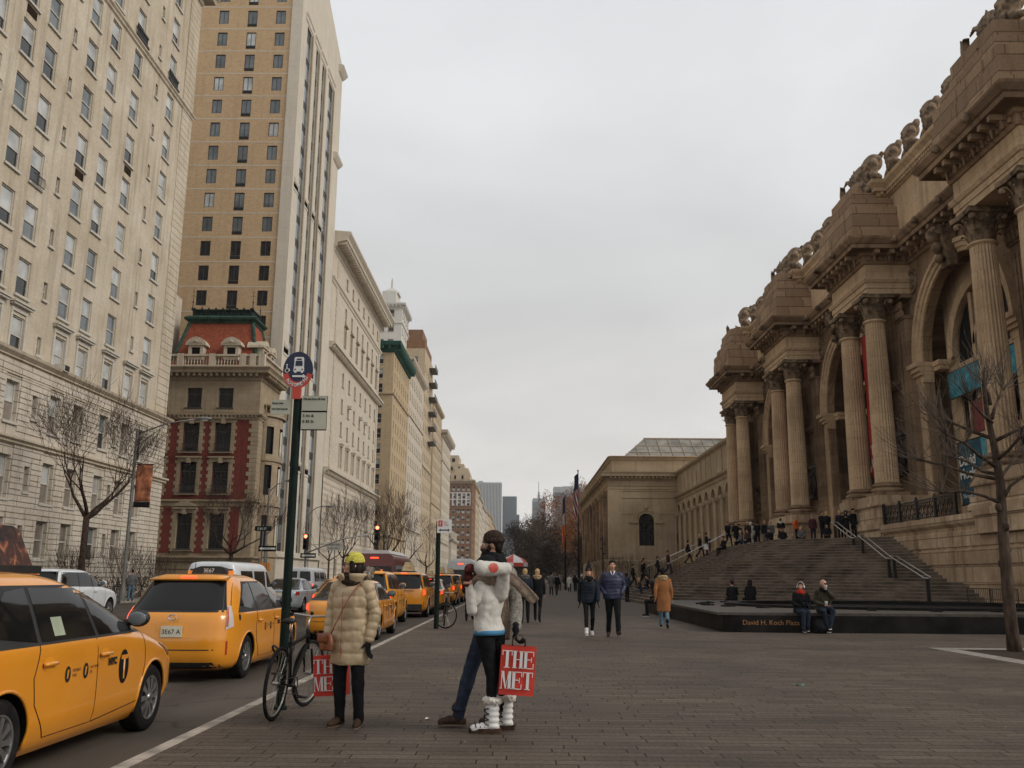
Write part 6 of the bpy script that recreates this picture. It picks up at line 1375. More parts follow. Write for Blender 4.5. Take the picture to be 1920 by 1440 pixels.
# ------------------------------------------------------------------ bicycles
def bicycle(label,loc,rz,basket=False,lean=0,scale=1,steer=0):
    t=thing('bicycle',label,'bicycle',loc,rz,scale=scale); t.rotation_euler=(0,lean,rz); R=.335; wb=1.05
    def wheel(y,rot=0):
        b=MB(); n=40; b.tube([(0,R*cos(2*pi*k/n),R*sin(2*pi*k/n)) for k in range(n+1)],.019,8,caps=False); w=b.build('wheel',M['rubber'],t,True,V((0,y,R+.018))); w.rotation_euler=(0,0,rot)
        r=MB(); r.tube([(0,(R-.024)*cos(2*pi*k/n),(R-.024)*sin(2*pi*k/n)) for k in range(n+1)],.009,6,caps=False); r.build('rim',M['rail'],w,True)
        s=MB()
        for k in range(28): a=2*pi*k/28; s.tube([(.02*(-1)**k,.018*cos(a+.6),.018*sin(a+.6)),(0,(R-.03)*cos(a),(R-.03)*sin(a))],.0013,3)
        s.tube([(-.04,0,0),(.04,0,0)],.02,8); s.build('spokes',M['rail'],w)
    wheel(0); wheel(wb,steer)
    z=R+.018; bb=V((0,.43,.29)); st=V((0,.28,.78)); ht=V((0,.86,.80)); hb=V((0,.90,.68)); f=MB()
    f.tube([bb,st],.017,8); f.tube([bb,hb],.021,8); f.tube([st+V((0,.02,-.08)),ht+V((0,0,-.03))],.018,8); f.tube([ht+V((0,-.01,.03)),hb+V((0,.01,-.02))],.022,8)
    for s in (-.035,.035): f.tube([bb+V((s*.6,0,0)),V((s*1.4,0,z))],.010,6); f.tube([st+V((s*.4,.01,-.05)),V((s*1.4,0,z))],.009,6)
    f.build('frame',M['black'],t,True)
    fk=MB(); fk.tube([hb,hb+V((0,.02,-.06))],.02,8)
    for s in (-.045,.045): fk.tube([hb+V((s,.02,-.06)),V((s,.96,z+.2)),V((s,wb,z))],[.014,.013,.010],8)
    fk.build('fork',M['black'],t,True)
    h=MB(); h.tube([ht,ht+V((0,-.02,.12)),ht+V((0,.06,.16))],.014,8); h.tube([V((-.30,.84,.975)),V((-.16,.90,.98)),V((0,.92,.965)),V((.16,.90,.98)),V((.30,.84,.975))],.012,8); hh=h.build('handlebar',M['rail'],t,True)
    g=MB(); 
    for s in (-1,1): g.tube([V((s*.30,.84,.975)),V((s*.19,.885,.98))],.018,8); g.tube([V((s*.2,.90,.965)),V((s*.24,.96,.95)),V((s*.30,.93,.94))],.006,5)
    g.build('grip',M['rubber'],hh,True)
    s_=MB(); s_.tube([st,st+V((0,-.03,.14))],.012,8); s_.build('seat_post',M['rail'],t,True); s_=MB(); p=st+V((0,-.05,.17)); s_.tube([p+V((0,-.13,0)),p+V((0,-.04,.005)),p+V((0,.05,0)),p+V((0,.16,-.01))],[.06,.065,.03,.018],10,flat=.45); s_.build('saddle',M['plastic'],t,True)
    c=MB(); n=26; c.tube([(.055,bb.y+.085*cos(2*pi*k/n),bb.z+.085*sin(2*pi*k/n)) for k in range(n+1)],.006,5,caps=False); c.tube([(.05,bb.y,bb.z),(-.05,bb.y,bb.z)],.02,8)
    for s in (1,-1): c.tube([(.06*s,bb.y,bb.z),(.065*s,bb.y+s*.12,bb.z-.12*s)],.009,6); c.box(min(.07*s,.16*s),max(.07*s,.16*s),bb.y+s*.12-.035,bb.y+s*.12+.035,bb.z-.12*s-.012,bb.z-.12*s+.012)
    c.tube([(.055,bb.y,bb.z+.087),(.04,0,z+.035)],.004,4); c.tube([(.055,bb.y,bb.z-.087),(.04,.02,z-.09),(.04,0,z-.035)],.004,4)
    for i in range(5): c.tube([(.028+i*.004,(.045-.006*i)*cos(a),z+(.045-.006*i)*sin(a)) for a in [k*pi/7 for k in range(15)]],.002,3)
    c.build('drivetrain',M['plastic'],t,True); return t
bicycle('black bicycle leaning on the dark green bus stop pole beside the kerb',(-2.44,9.43,0),radians(-4),lean=radians(4),steer=radians(-10))
bicycle('bicycle locked to the farther sign pole along the kerb',(-2.2,27.15,0),radians(186),lean=radians(-3),steer=radians(62))
# locks around poles
b=MB(); b.tube([(-2.56+.11*cos(a),10.18+.14*sin(a),.62+.05*sin(a*2)) for a in [k*pi/8 for k in range(17)]],.012,6); tag(b.build('bike_lock',M['plastic']),'black cable lock looped round the bus stop pole','bike lock')
# ------------------------------------------------------------------ left-hand buildings
_cm=S.camera.matrix_world.inverted()
def inview(x,y,z,mx=.10):
    p=_cm@V((x,y,z)); 
    if p.z>-1: return False
    u=p.x/-p.z*1700/960; v=p.y/-p.z*1700/720
    return abs(u)<1+mx and abs(v)<1+mx
class Bld:
    def __init__(s,name,label,x,y,cat='building',group=None):
        s.t=thing(name,label,cat,(x,y,0),group=group); s.inv=Matrix.Translation((-x,-y,0)); s.o=V((x,y,0)); s.n=0
    def mb(s): b=MB(); b.M=s.inv; return b
    def add(s,b,name,m,sm=False): return b.build(name,m,s.t,sm)
    def win(s,proto,x,y,z,rz=0,name=None):
        o=proto.copy(); COL.objects.link(o); o.parent=s.t; o.location=V((x,y,z))-s.o; o.rotation_euler=(0,0,rz)
        for c in proto.children: c2=c.copy(); COL.objects.link(c2); c2.parent=o
        s.n+=1; return o
PROTO=[]
def mkwin(w,h,d=.22,frame='frame_w',panes=('blind','glass'),sash=True,sill=True,mull=0,hood=0,name='window',split=.5):
    f=MB(); t_=.07 if w>.7 else .05
    for q in ((-w/2,-w/2+t_,0,h),(w/2-t_,w/2,0,h),(-w/2+t_,w/2-t_,0,t_),(-w/2+t_,w/2-t_,h-t_,h)): f.box(q[0],q[1],d-.09,d,q[2],q[3])
    if sash: f.box(-w/2+t_,w/2-t_,d-.07,d-.01,h*split-.035,h*split+.035)
    for k in range(mull): u=-w/2+w*(k+1)/(mull+1); f.box(u-.025,u+.025,d-.06,d-.01,t_,h-t_)
    if sill: f.box(-w/2-.12,w/2+.12,-.12,d-.1,-.14,-.004)
    if hood:
        f.box(-w/2-.18,-w/2-.004,-.07,.02,-.004,h+.2); f.box(w/2+.004,w/2+.18,-.07,.02,-.004,h+.2); f.box(-w/2-.18,w/2+.18,-.08,.02,h+.2,h+.5)
        f.box(-w/2-.32,w/2+.32,-.28,.02,h+.5,h+.62); f.box(-w/2-.38,w/2+.38,-.36,.02,h+.62,h+.72)
    o=f.build(name,M[frame]); 
    p=MB(); y=d-.02; m=h*split
    p.mi=0; p.quad((-w/2,y,m),(w/2,y,m),(w/2,y,h),(-w/2,y,h)); p.mi=1; p.quad((-w/2,y,0),(w/2,y,0),(w/2,y,m),(-w/2,y,m))
    p.build('pane',[M[panes[0]],M[panes[1]]],o); PROTO.append(o); return o
def drop_protos():
    for o in PROTO:
        for c in list(o.children): bpy.data.objects.remove(c)
        bpy.data.objects.remove(o)
RE=pi/2
rw=random.Random(11)
def buildA():
    X=-27.5; B=Bld('apartment_building','tall cream limestone apartment block with rusticated base behind the nearest taxi',X,56,group=None)
    wide=[42.35,45.1,47.5,52.1,54.9,58.45,64.4]; nar=[49.85,61.8]
    rows=[14.1+3.27*k-1.02 for k in range(11)]
    P=ywall(X); ops=[]; P1=ywall(X+.16); ops2=[]
    protos=[mkwin(1.3,2.1,.17,panes=p,split=sp) for p,sp in ((('blind','glass_skylit'),.5),(('blind','glass'),.5),(('blind','blind'),.5),(('glass_skylit','glass'),.5),(('blind','glass'),.4),(('glass_skylit','glass_skylit'),.5))]
    nw=mkwin(.42,1.05,panes=('glass_skylit','glass'),name='small_window'); hoodw=[mkwin(1.3,2.1,.17,panes=p,hood=1) for p in (('blind','blind'),('blind','glass'))]
    for r,z in enumerate(rows):
        for y in wide:
            if not inview(X,y,z+1): continue
            ops.append((y-.65,z,y+.65,z+2.1)); B.win(hoodw[rw.randrange(2)] if r==0 else protos[rw.choice((0,0,0,1,1,2,3,4,5))],X,y,z,RE)
        if r==0:
            y=61.7; ops.append((y-.65,z,y+.65,z+2.1)); B.win(hoodw[0],X,y,z,RE)
        for y in nar:
            if r==0 and y>60 or not inview(X,y,z+1): continue
            ops.append((y-.21,z+.5,y+.21,z+1.55)); B.win(nw,X,y,z+.5,RE)
    wl=B.mb(); facade(wl,P,36,66.6,13.0,54,ops,.3); facade(wl,P,66.6,68.9,13.,54,[],.3)
    wl.quad((X,68.9,0),(X-30,68.9,0),(X-30,68.9,54),(X,68.9,54)); wl.quad((X,36,54),(X,68.9,54),(X-30,68.9,54),(X-30,36,54)); wl.quad((X,36,0),(X-30,36,0),(X-30,36,54),(X,36,54))
    B.add(wl,'wall',M['limeA'])
    g=B.mb()                      # dark room volume behind glazing
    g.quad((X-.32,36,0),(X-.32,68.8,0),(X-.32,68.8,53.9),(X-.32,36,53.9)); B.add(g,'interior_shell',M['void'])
    for zc,h in ((10.5,2.2),(6.5,2.3),(3.3,2.1)):
        pr=[mkwin(1.25,h,.3,panes=p,frame='frame_w') for p in (('curtain','curtain'),('blind','curtain'),('glass_skylit','glass'))]; n2=mkwin(.5,h*.6,.35,panes=('glass','glass'),name='small_window')
        z=zc-h/2
        for y in wide+[61.7]:
            if not inview(X,y,z+1): continue
            ops2.append((y-.625,z,y+.625,z+h)); B.win(pr[rw.randrange(3)],X+.16,y,z,RE)
        for y in [49.85,60.1 if zc>9 else 60.1]:
            ops2.append((y-.25,z+.5,y+.25,z+.5+h*.6)); B.win(n2,X+.16,y,z+.5,RE)
    for y in wide: ops2.append((y-.5,.35,y+.5,1.1)) if y!=61.7 else 0
    b=B.mb(); facade(b,P1,36,68.9,0,12.85,ops2,.45); b.quad((X+.16,68.9,0),(X,68.9,0),(X,68.9,12.85),(X+.16,68.9,12.85)); B.add(b,'base_wall',M['limeA_rust'])
    # horizontal rustication grooves as proud bands
    r=B.mb()
    for k in range(20):
        z=.9+k*.62
        if z>12.2: break
        ys=[36]+sorted(sum([[o[0]-.14,o[2]+.14] for o in ops2 if o[1]-.5<z<o[3]+.1],[]))+[68.9]
        for i in range(0,len(ys),2):
            if ys[i+1]-ys[i]>.1: r.box(X+.161,X+.215,ys[i],ys[i+1],z+.035,z+.585) if not (8.1<z<8.9) else 0
    B.add(r,'rusticated_courses',M['limeA_rust'])
    def mould(name,z,prof,m='limeA'):
        c=B.mb(); c.profile([(X,36.),(X,68.9),(X-1,68.9)],[(o,z+d) for o,d in prof]); B.add(c,name,M[m])
    mould('string_course',12.75,[(.1,0),(.3,.05),(.3,.12),(.5,.3),(.55,.45),(.0,.58)])
    mould('string_course',8.2,[(.16,0),(.35,.1),(.35,.2),(.5,.3),(.5,.42),(.16,.5)])
    mould('string_course',38.3,[(0,0),(.12,.1),(.14,.22),(.26,.34),(.26,.44),(0,.5)])
    mould('string_course',11.9,[(.16,0),(.24,.03),(.24,.12),(.16,.16)])
    mould('cornice',49.0,[(0,0),(.15,.1),(.2,.5),(.9,.7),(1.0,1.0),(1.2,1.2),(0,1.3)])
    q=B.mb()
    for k in range(75):
        z=13.45+k*.55
        if z>48.5: break
        q.box(X-.5,X+.05,66.75,68.93,z+.02,z+.53)
    B.add(q,'corner_quoins',M['limeA'])
    for y,k in ((47.5,0),(58.45,9)): pass
    for y in (58.45,64.4):
        ba=B.mb(); ba.box(X+.02,X+.3,y-.9,y+.9,38.8,38.95); ba.box(X+.08,X+.2,y-.9,y+.9,39.6,39.75)
        for k in range(9): ba.box(X+.1,X+.16,y-.85+k*.2,y-.75+k*.2,38.95,39.6)
        B.add(ba,'balconette',M['iron'])
    for y,z in ((45.1,rows[6]),(54.9-2.8,rows[4]),(58.45,rows[5]),(42.35,rows[3]),(47.5,rows[7])):
        v=B.mb(); v.box(X-.02,X+.03,y-.5,y+.5,z-.75,z-.25)
        for i in range(7): v.box(X+.03,X+.05,y-.48,y+.48,z-.72+i*.065,z-.69+i*.065)
        B.add(v,'vent_grille',M['dk_brown'])
    for y,z in ((47.5,rows[3]),(42.35,rows[4])):
        v=B.mb(); v.box(X+.2,X+.24,y-.6,y+.6,z+.5,z+.54); v.box(X+.2,X+.24,y-.6,y+.6,z-.02,z+.02)
        for i in range(12): v.tube([(X+.22,y-.6+i*.11,z),(X+.27,y-.55+i*.11,z+.25),(X+.22,y-.6+i*.11,z+.5)],.012,4)
        B.add(v,'iron_guard',M['iron'])
    a=thing('air_conditioner','boxy window air conditioner jutting from the cream apartment block above the string course','air conditioner',(X+.3,52.1,rows[0]+.04)); c=MB(); c.box(-.3,.32,-.33,.33,0,.42); c.build('case',M['frame_w'],a)
    c=MB(); c.box(.321,.33,-.27,.27,.05,.37)
    for i in range(8): c.box(.33,.34,-.27,.27,.06+i*.04,.075+i*.04)
    c.build('grille',M['plastic'],a)
buildA()
def balusters(mb,p0,p1,z,h,sp=.22,r=.07):
    a,b=V(p0),V(p1); L=(b-a).length; n=int(L/sp)
    for k in range(n):
        q=a+(b-a)*((k+.5)/n); mb.lathe((q.x,q.y,z),[(r*.7,0),(r*.7,.06),(r*.45,.1),(r,h*.35),(r*.45,h*.75),(r*.8,h)],8)
def buildB():
    X,Y=-26.,88.5; B=Bld('corner_mansion','red brick and pale stone mansion with a tiled mansard roof and copper crest',X-5,Y+3); P=xwall(Y); x0=-43
    cols=[-36.0,-32.6,-29.45]; rows=[(3.9,7.3,1.5),(9.3,12.3,1.6),(13.4,16.2,1.6),(17.75,19.75,1.5)]
    ops=[]; pr={}
    for i,(z0,z1,w) in enumerate(rows):
        p=mkwin(w,z1-z0,.4,'frame_d',('glass','glass'),mull=1,split=.7,sill=True); pr[i]=p
        for c in cols: ops.append((c-w/2,z0,c+w/2,z1)); B.win(p,c,Y,z0,0)
    w=B.mb(); facade(w,P,x0,X,8.6,17.0,[o for o in ops if 8.6<o[1]<17],.5); o=B.add(w,'brick_wall',M['brickB'])
    w=B.mb(); facade(w,P,x0,X,0,8.6,[o for o in ops if o[1]<8.6],.5); facade(w,P,x0,X,17.,20.6,[o for o in ops if o[1]>17],.5)
    w.quad((X,Y,0),(X,Y+7,0),(X,Y+7,20.6),(X,Y,20.6)); w.quad((x0,Y+7,0),(X,Y+7,0),(X,Y+7,24),(x0,Y+7,24)); B.add(w,'stone_wall',M['stoneB'])
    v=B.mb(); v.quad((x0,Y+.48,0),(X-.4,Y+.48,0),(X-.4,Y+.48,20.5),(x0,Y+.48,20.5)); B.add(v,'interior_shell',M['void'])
    # brick infill between ground-floor windows
    for a,b in ((-38.3,-37.2),(-34.9,-33.7),(-31.5,-30.6),(-28.3,-27.3)):
        q=B.mb(); q.box(a,b,Y-.03,Y+.01,3.5,7.9); B.add(q,'brick_panel',M['brickB'])
    # stone quoins round windows
    s=B.mb()
    for c in cols:
        for i,(z0,z1,ww) in enumerate(rows[:3]):
            n=int((z1-z0+.6)/.35)
            for k in range(n+1):
                e=.55 if k%2 else .38; zz=z0-.3+k*.35
                for sg in (-1,1):
                    a,b=sorted((c+sg*ww/2,c+sg*(ww/2+e))); s.box(a,b,Y-.06,Y+.02,zz+.01,zz+.34)
            s.box(c-ww/2-.3,c+ww/2+.3,Y-.1,Y+.02,z1+.02,z1+.4); s.box(c-ww/2-.45,c+ww/2+.45,Y-.32,Y+.02,z1+.4,z1+.55); s.box(c-.2,c+.2,Y-.3,Y+.02,z1-.1,z1+.4)
            s.box(c-ww/2-.35,c+ww/2+.35,Y-.35,Y+.02,z0-.22,z0-.145)
        s.box(c-1.0,c+1.0,Y-.05,Y+.02,17.3,17.7)
    n=40
    for k in range(n): 
        zz=.2+k*.43; 
        if zz<16.5: s.box(X-.9 if k%2 else X-.65,X+.06,Y-.06,Y+1.0,zz+.012,zz+.418)
    for c in (cols[1],cols[0]): s.prism([(-1.3,0),(1.3,0),(0,.7)],lambda p,t,c=c:(c+p[0],Y-.35+.37*t,7.95+p[1]))
    B.add(s,'window_surround',M['stoneB'])
    f=B.mb()
    for c in cols:
        for z0 in (9.3,13.4):
            for i in range(11): f.tube([(c-.75+i*.15,Y-.28,z0),(c-.75+i*.15,Y-.33,z0+.3),(c-.75+i*.15,Y-.28,z0+.65)],.015,4)
            f.box(c-.8,c+.8,Y-.3,Y-.26,z0+.63,z0+.68)
    B.add(f,'iron_balconet',M['iron'])
    c=B.mb(); path=[(X,Y+7),(X,Y),(x0,Y)]; path=path[::-1]
    # travel +x then +y : outward right of travel is -y then +x
    for prof in ([(0,16.5),(.12,16.55),(.15,16.8),(.4,16.95),(.42,17.1),(0,17.15)],[(0,20.5),(.1,20.55),(.12,20.8),(.2,20.85),(.25,21.05),(.9,21.15),(.95,21.4),(1.15,21.65),(1.15,21.75),(-.3,21.8)],[(0,7.9),(.1,8.0),(.12,8.3),(.3,8.45),(.3,8.6),(0,8.65)],[(0,2.6),(.3,2.7),(.35,2.9),(.6,3.05),(.6,3.2),(0,3.25)],[(.0,0),(.2,0),(.2,1.2),(.05,1.3),(.05,1.9),(.15,2.),(.15,2.6)]): c.profile(path,prof)
    along(path,.55,lambda p,d,n:obox(c,p,d,n,.2,.2,.8,20.85,21.13)); along(path,.4,lambda p,d,n:obox(c,p,d,n,.15,.1,.36,16.75,16.93)); B.add(c,'cornice',M['stoneB'])
    # bowed bay on the avenue side
    b=B.mb(); R=2.7; cy=Y+4.0; rows_=[]
    bay=[(X+.05+1.25*cos(a),cy+2.3*sin(a)) for a in [(-pi/2+pi*k/12) for k in range(13)]]
    zs=[0]
    for (z0,z1,ww) in rows[:3]: zs+= [z0,z1]
    zs.append(17.2)
    for j in range(len(zs)-1):
        for k in range(12):
            if j%2==1 and k in (1,2,5,6,9,10): 
                a_,b_=V(bay[k]),V(bay[k+1]); continue
            b.quad((*bay[k],zs[j]),(*bay[k+1],zs[j]),(*bay[k+1],zs[j+1]),(*bay[k],zs[j+1]))
    b.poly([(*p,17.2) for p in bay]); B.add(b,'bow_front',M['stoneB'])
    g=B.mb(); inner=[(X+.05+(x-X-.05)*.8,cy+(y-cy)*.86) for x,y in bay]
    g.grid([[(*p,z) for p in inner] for z in (0,17.1)]); B.add(g,'bow_glazing',M['void'])
    g=B.mb()
    for z in (17.2,): 
        o=[(X+.05+(x-X-.05)*1.2,cy+(y-cy)*1.1) for x,y in bay]; g.prism(o,lambda p,t:(p[0],p[1],17.2+.3*t)); 
        for k in range(12): balusters(g,o[k],o[k+1],17.5,.8,.3,.06)
        g.prism(o,lambda p,t:(p[0],p[1],18.3+.15*t))
    for zz in (8.2,12.7,3.2): o=[(X+.05+(x-X-.05)*1.12,cy+(y-cy)*1.06) for x,y in bay]; g.prism(o,lambda p,t:(p[0],p[1],zz+.3*t))
    B.add(g,'bay_balcony',M['stoneB'])
    # roof balustrade
    r=B.mb(); e=.25
    for z0,z1 in ((21.8,22.05),(22.95,23.15)): r.box(x0,X+.3,Y-.35,Y+.1,z0,z1); r.box(X-.1,X+.35,Y+.1,Y+7,z0,z1)
    balusters(r,(x0,Y-.12),(X,Y-.12),22.05,.9,.3,.09); balusters(r,(X+.12,Y+.2),(X+.12,Y+7),22.05,.9,.3,.09)
    for x in (-38,-34.2,-31,-27.9,-26.9,-26.0): r.box(x-.3,x+.32,Y-.4,Y+.15,21.8,23.2)
    B.add(r,'balustrade',M['limeA'])
    # mansard
    bx0,bx1,by0,by1=-35.9,-26.6,Y+.6,Y+6.8; tx0,tx1,ty0,ty1=-34.5,-28.0,Y+2.4,Y+5.5; z0,z1=22.0,27.4
    q=[(bx0,by0),(bx1,by0),(bx1,by1),(bx0,by1)]; u=[(tx0,ty0),(tx1,ty0),(tx1,ty1),(tx0,ty1)]
    m=B.mb(); NR=10
    def lerp(k,t): c_=t**.8; return (q[k][0]+(u[k][0]-q[k][0])*c_,q[k][1]+(u[k][1]-q[k][1])*c_,z0+(z1-z0)*t)
    for k in range(4):
        for i in range(NR): m.quad(lerp(k,i/NR),lerp((k+1)%4,i/NR),lerp((k+1)%4,(i+1)/NR),lerp(k,(i+1)/NR))
    mo=B.add(m,'mansard_roof',M['roofB'])
    h=B.mb()
    for k in range(4): h.tube([lerp(k,i/8) for i in range(9)],.2,8)
    h.profile([*u,],[(-.1,z1-.35),(.15,z1-.3),(.2,z1-.1),(.5,z1+.05),(.55,z1+.25),(.35,z1+.4),(.2,z1+.5),(-.2,z1+.5)],closed=True)
    B.add(h,'copper_trim',M['copper'])
    h=B.mb(); h.box(tx0+.1,tx1-.1,ty0+.1,ty1-.1,z1+.4,z1+1.1)
    for k in range(14): x=tx0+.4+k*(tx1-tx0-.8)/13; h.tube([(x+.18*cos(a),ty0+.06,z1+.75+.25*sin(a)) for a in [i*pi/4 for i in range(9)]],.03,4)
    h.box(tx0,tx1,ty0,ty0+.12,z1+1.1,z1+1.25); h.box(tx1-.12,tx1,ty0,ty1,z1+1.1,z1+1.25)
    for k in range(9): h.ball((tx0+.3+k*(tx1-tx0-.6)/8,ty0+.1,z1+1.33),.12,6,5)
    B.add(h,'roof_crest',M['copper_dark'])
    for x,y in ((tx0+.1,ty0),(tx1-.1,ty0),(tx1-.2,ty1),(tx0,ty1)):
        f=B.mb(); f.lathe((x,y,z1+1.2),[(.12,0),(.16,.1),(.05,.25),(.04,.7),(.1,.8),(.03,.95),(.02,2.1),(.0,2.6)],8); f.tube([(x-.25,y,z1+2.6),(x,y,z1+2.75),(x+.25,y,z1+2.6)],.025,4); f.tube([(x-.18,y,z1+3.1),(x,y,z1+3.2),(x+.18,y,z1+3.1)],.02,4); B.add(f,'finial',M['iron'])
    for x,yy,rz in ((-33.0,Y+.55,0),(-29.4,Y+.55,0),(-26.55,Y+2.2,RE),(-26.55,Y+5.0,RE)):
        d=MB(); d.box(-.75,-.45,-.15,.9,0,1.5); d.box(.45,.75,-.15,.9,0,1.5); d.box(-.45,.45,-.15,.9,0,.25); d.box(-.45,.45,-.15,.9,1.3,1.5)
        d.prism([(-1.05,1.5),(1.05,1.5),(1.0,1.75),(.7,2.1),(.35,2.3),(0,2.38),(-.35,2.3),(-.7,2.1),(-1.0,1.75)],lambda p,t:(p[0],-.3+1.8*t,p[1]))
        d.prism([(-.7,1.72),(.7,1.72),(.45,2.0),(0,2.15),(-.45,2.0)],lambda p,t:(p[0],-.36+.1*t,p[1])); d.ball((0,-.36,1.9),(.2,.1,.14),8,6)
        o=d.build('dormer',M['limeA'],B.t,False,V((x,yy,22.75))-B.o); o.rotation_euler=(0,0,rz)
        g=MB(); g.quad((-.45,.1,.25),(.45,.1,.25),(.45,.1,1.3),(-.45,.1,1.3)); g.build('pane',M['void'],o)
    c=B.mb(); c.box(-39.,-36.2,Y+1,Y+4,22,30.2); c.tube([(-38,Y+2,30.2),(-38,Y+2,31),(-37.3,Y+2,31.3)],.3,8); c.box(-38.6,-37.4,Y+1.6,Y+2.6,31.2,31.5); B.add(c,'rear_block',M['limeD'])
buildB()
def buildC():
    X,Y0,Y1,H=-26.,95.6,118.6,80.; B=Bld('apartment_tower','tall tower with yellow brick side and pale stone front in dark vertical window strips',X-5,Y0+5); P=xwall(Y0)
    cols=[-35.35,-31.95,-28.6]; ops=[]
    pr=[mkwin(1.15,1.75,.14,'frame_d',p,sash=False,mull=1,sill=False) for p in (('glass_skylit','glass_skylit'),('glass','glass'),('blind','blind'),('glass_skylit','glass_skylit'))]
    ac=MB(); ac.box(-.57,.57,.02,.14,-.38,-.02)
    for i in range(5): ac.box(-.55,.55,.0,.02,-.36+i*.07,-.33+i*.07)
    acm=ac.build('vent',M['plastic']); PROTO.append(acm)
    z=27.6
    while z<74:
        lo=z<40
        for i,c in enumerate(cols+[-38.75]):
            ops.append((c-.575,z,c+.575,z+1.75)); 
            B.win(pr[1] if z<38 else pr[rw.choice((0,0,3,0,2))],c,Y0,z)
            if i==1: ops.append((c-.57,z-.4,c+.57,z-.003)); B.win(acm,c,Y0,z)
        z+=2.89
    w=B.mb(); facade(w,P,-46,-27.3,0,H,ops,.2); B.add(w,'brick_wall',M['brickC'])
    b=B.mb(); z=27.6-.75
    while z<76: b.box(-46,-27.3,Y0-.015,Y0+.01,z,z+.11); z+=2.89
    B.add(b,'pale_band',M['stoneC'])
    s=B.mb(); s.quad((-27.3,Y0,0),(X,Y0,0),(X,Y0,78),(-27.3,Y0,78)); s.quad((-27.3,Y0-.12,0),(-27.3,Y0-.12,72.5),(X,Y0-.12,72.5),(X,Y0-.12,0))
    yy=[(98.1,100.3),(102.9,104.1),(106.5,107.7),(110.6,113.2)]; PY=ywall(X); tops=[66.6,66.6,66.6,66.6]
    facade(s,PY,Y0-.12,Y1,0,72.,[(a,4,b_,t) for (a,b_),t in zip(yy,tops)],.7); s.quad((X,Y1,0),(X-14,Y1,0),(X-14,Y1,72),(X,Y1,72))
    s.prism([(Y0-.1,72),(Y1,72),(Y1,73.2),(Y0+5,80.5),(Y0-.1,80.5)],lambda p,t:(X-.6*t,p[0],p[1])); B.add(s,'stone_front',M['stoneC'])
    for (a,b_),t in zip(yy,tops):
        g=B.mb(); z=4; k=0
        g.mi=1; g.quad((X-.14,a,4),(X-.14,b_,4),(X-.14,b_,t),(X-.14,a,t)); g.mi=0
        n=int((t-4)/2.89)
        for k in range(n): g.quad((X-.11,a+.05,4.9+k*2.89),(X-.11,b_-.05,4.9+k*2.89),(X-.11,b_-.05,6.85+k*2.89),(X-.11,a+.05,6.85+k*2.89))
        B.add(g,'window_strip',[M['glass_skylit'],M['plastic']])
        c=B.mb(); c.box(X-.02,X+.18,b_+.02,b_+.4,4,t); B.add(c,'pier',M['frame_t'])
        c=B.mb(); c.profile([(X,a-1.0),(X,b_+.6)],[(0,t+.2),(.1,t+.3),(.12,t+.8),(.25,t+1.0),(.25,t+1.2),(0,t+1.3)]); 
        for z in (45.4,26.,14.): c.profile([(X,a-2.0),(X,a-.05)],[(0,z-.9),(.06,z-.85),(.06,z-.6),(0,z-.55),(0,z),(.06,z+.05),(.13,z+.3),(.13,z+.5),(0,z+.6)])
        B.add(c,'moulding',M['stoneC'])
    c=B.mb(); c.profile([(X,Y1-2.6),(X,Y1),(X-3,Y1)],[(0,71.2),(.2,71.4),(.5,71.9),(.7,72.3),(0,72.5)]); c.profile([(X,115.2),(X,Y1),(X-3,Y1)],[(0,57.5),(.2,57.7),(.5,58.2),(.6,58.5),(0,58.7)])
    c.profile([(X,Y0),(X,Y1)],[(0,3.2),(.3,3.4),(.3,3.9),(0,4.)]); B.add(c,'cornice',M['stoneC'])
buildC()
def mass(b,x0,x1,y0,y1,z1,ops_n=(),ops_w=(),d=.25,z0=0):
    facade(b,xwall(y0),x0,x1,z0,z1,list(ops_n),d); facade(b,ywall(x1),y0,y1,z0,z1,list(ops_w),d)
    b.quad((x0,y0,z1),(x1,y0,z1),(x1,y1,z1),(x0,y1,z1)); b.quad((x1,y1,z0),(x0,y1,z0),(x0,y1,z1),(x1,y1,z1)); b.quad((x0,y0,z0),(x0,y1,z0),(x0,y1,z1),(x0,y0,z1))
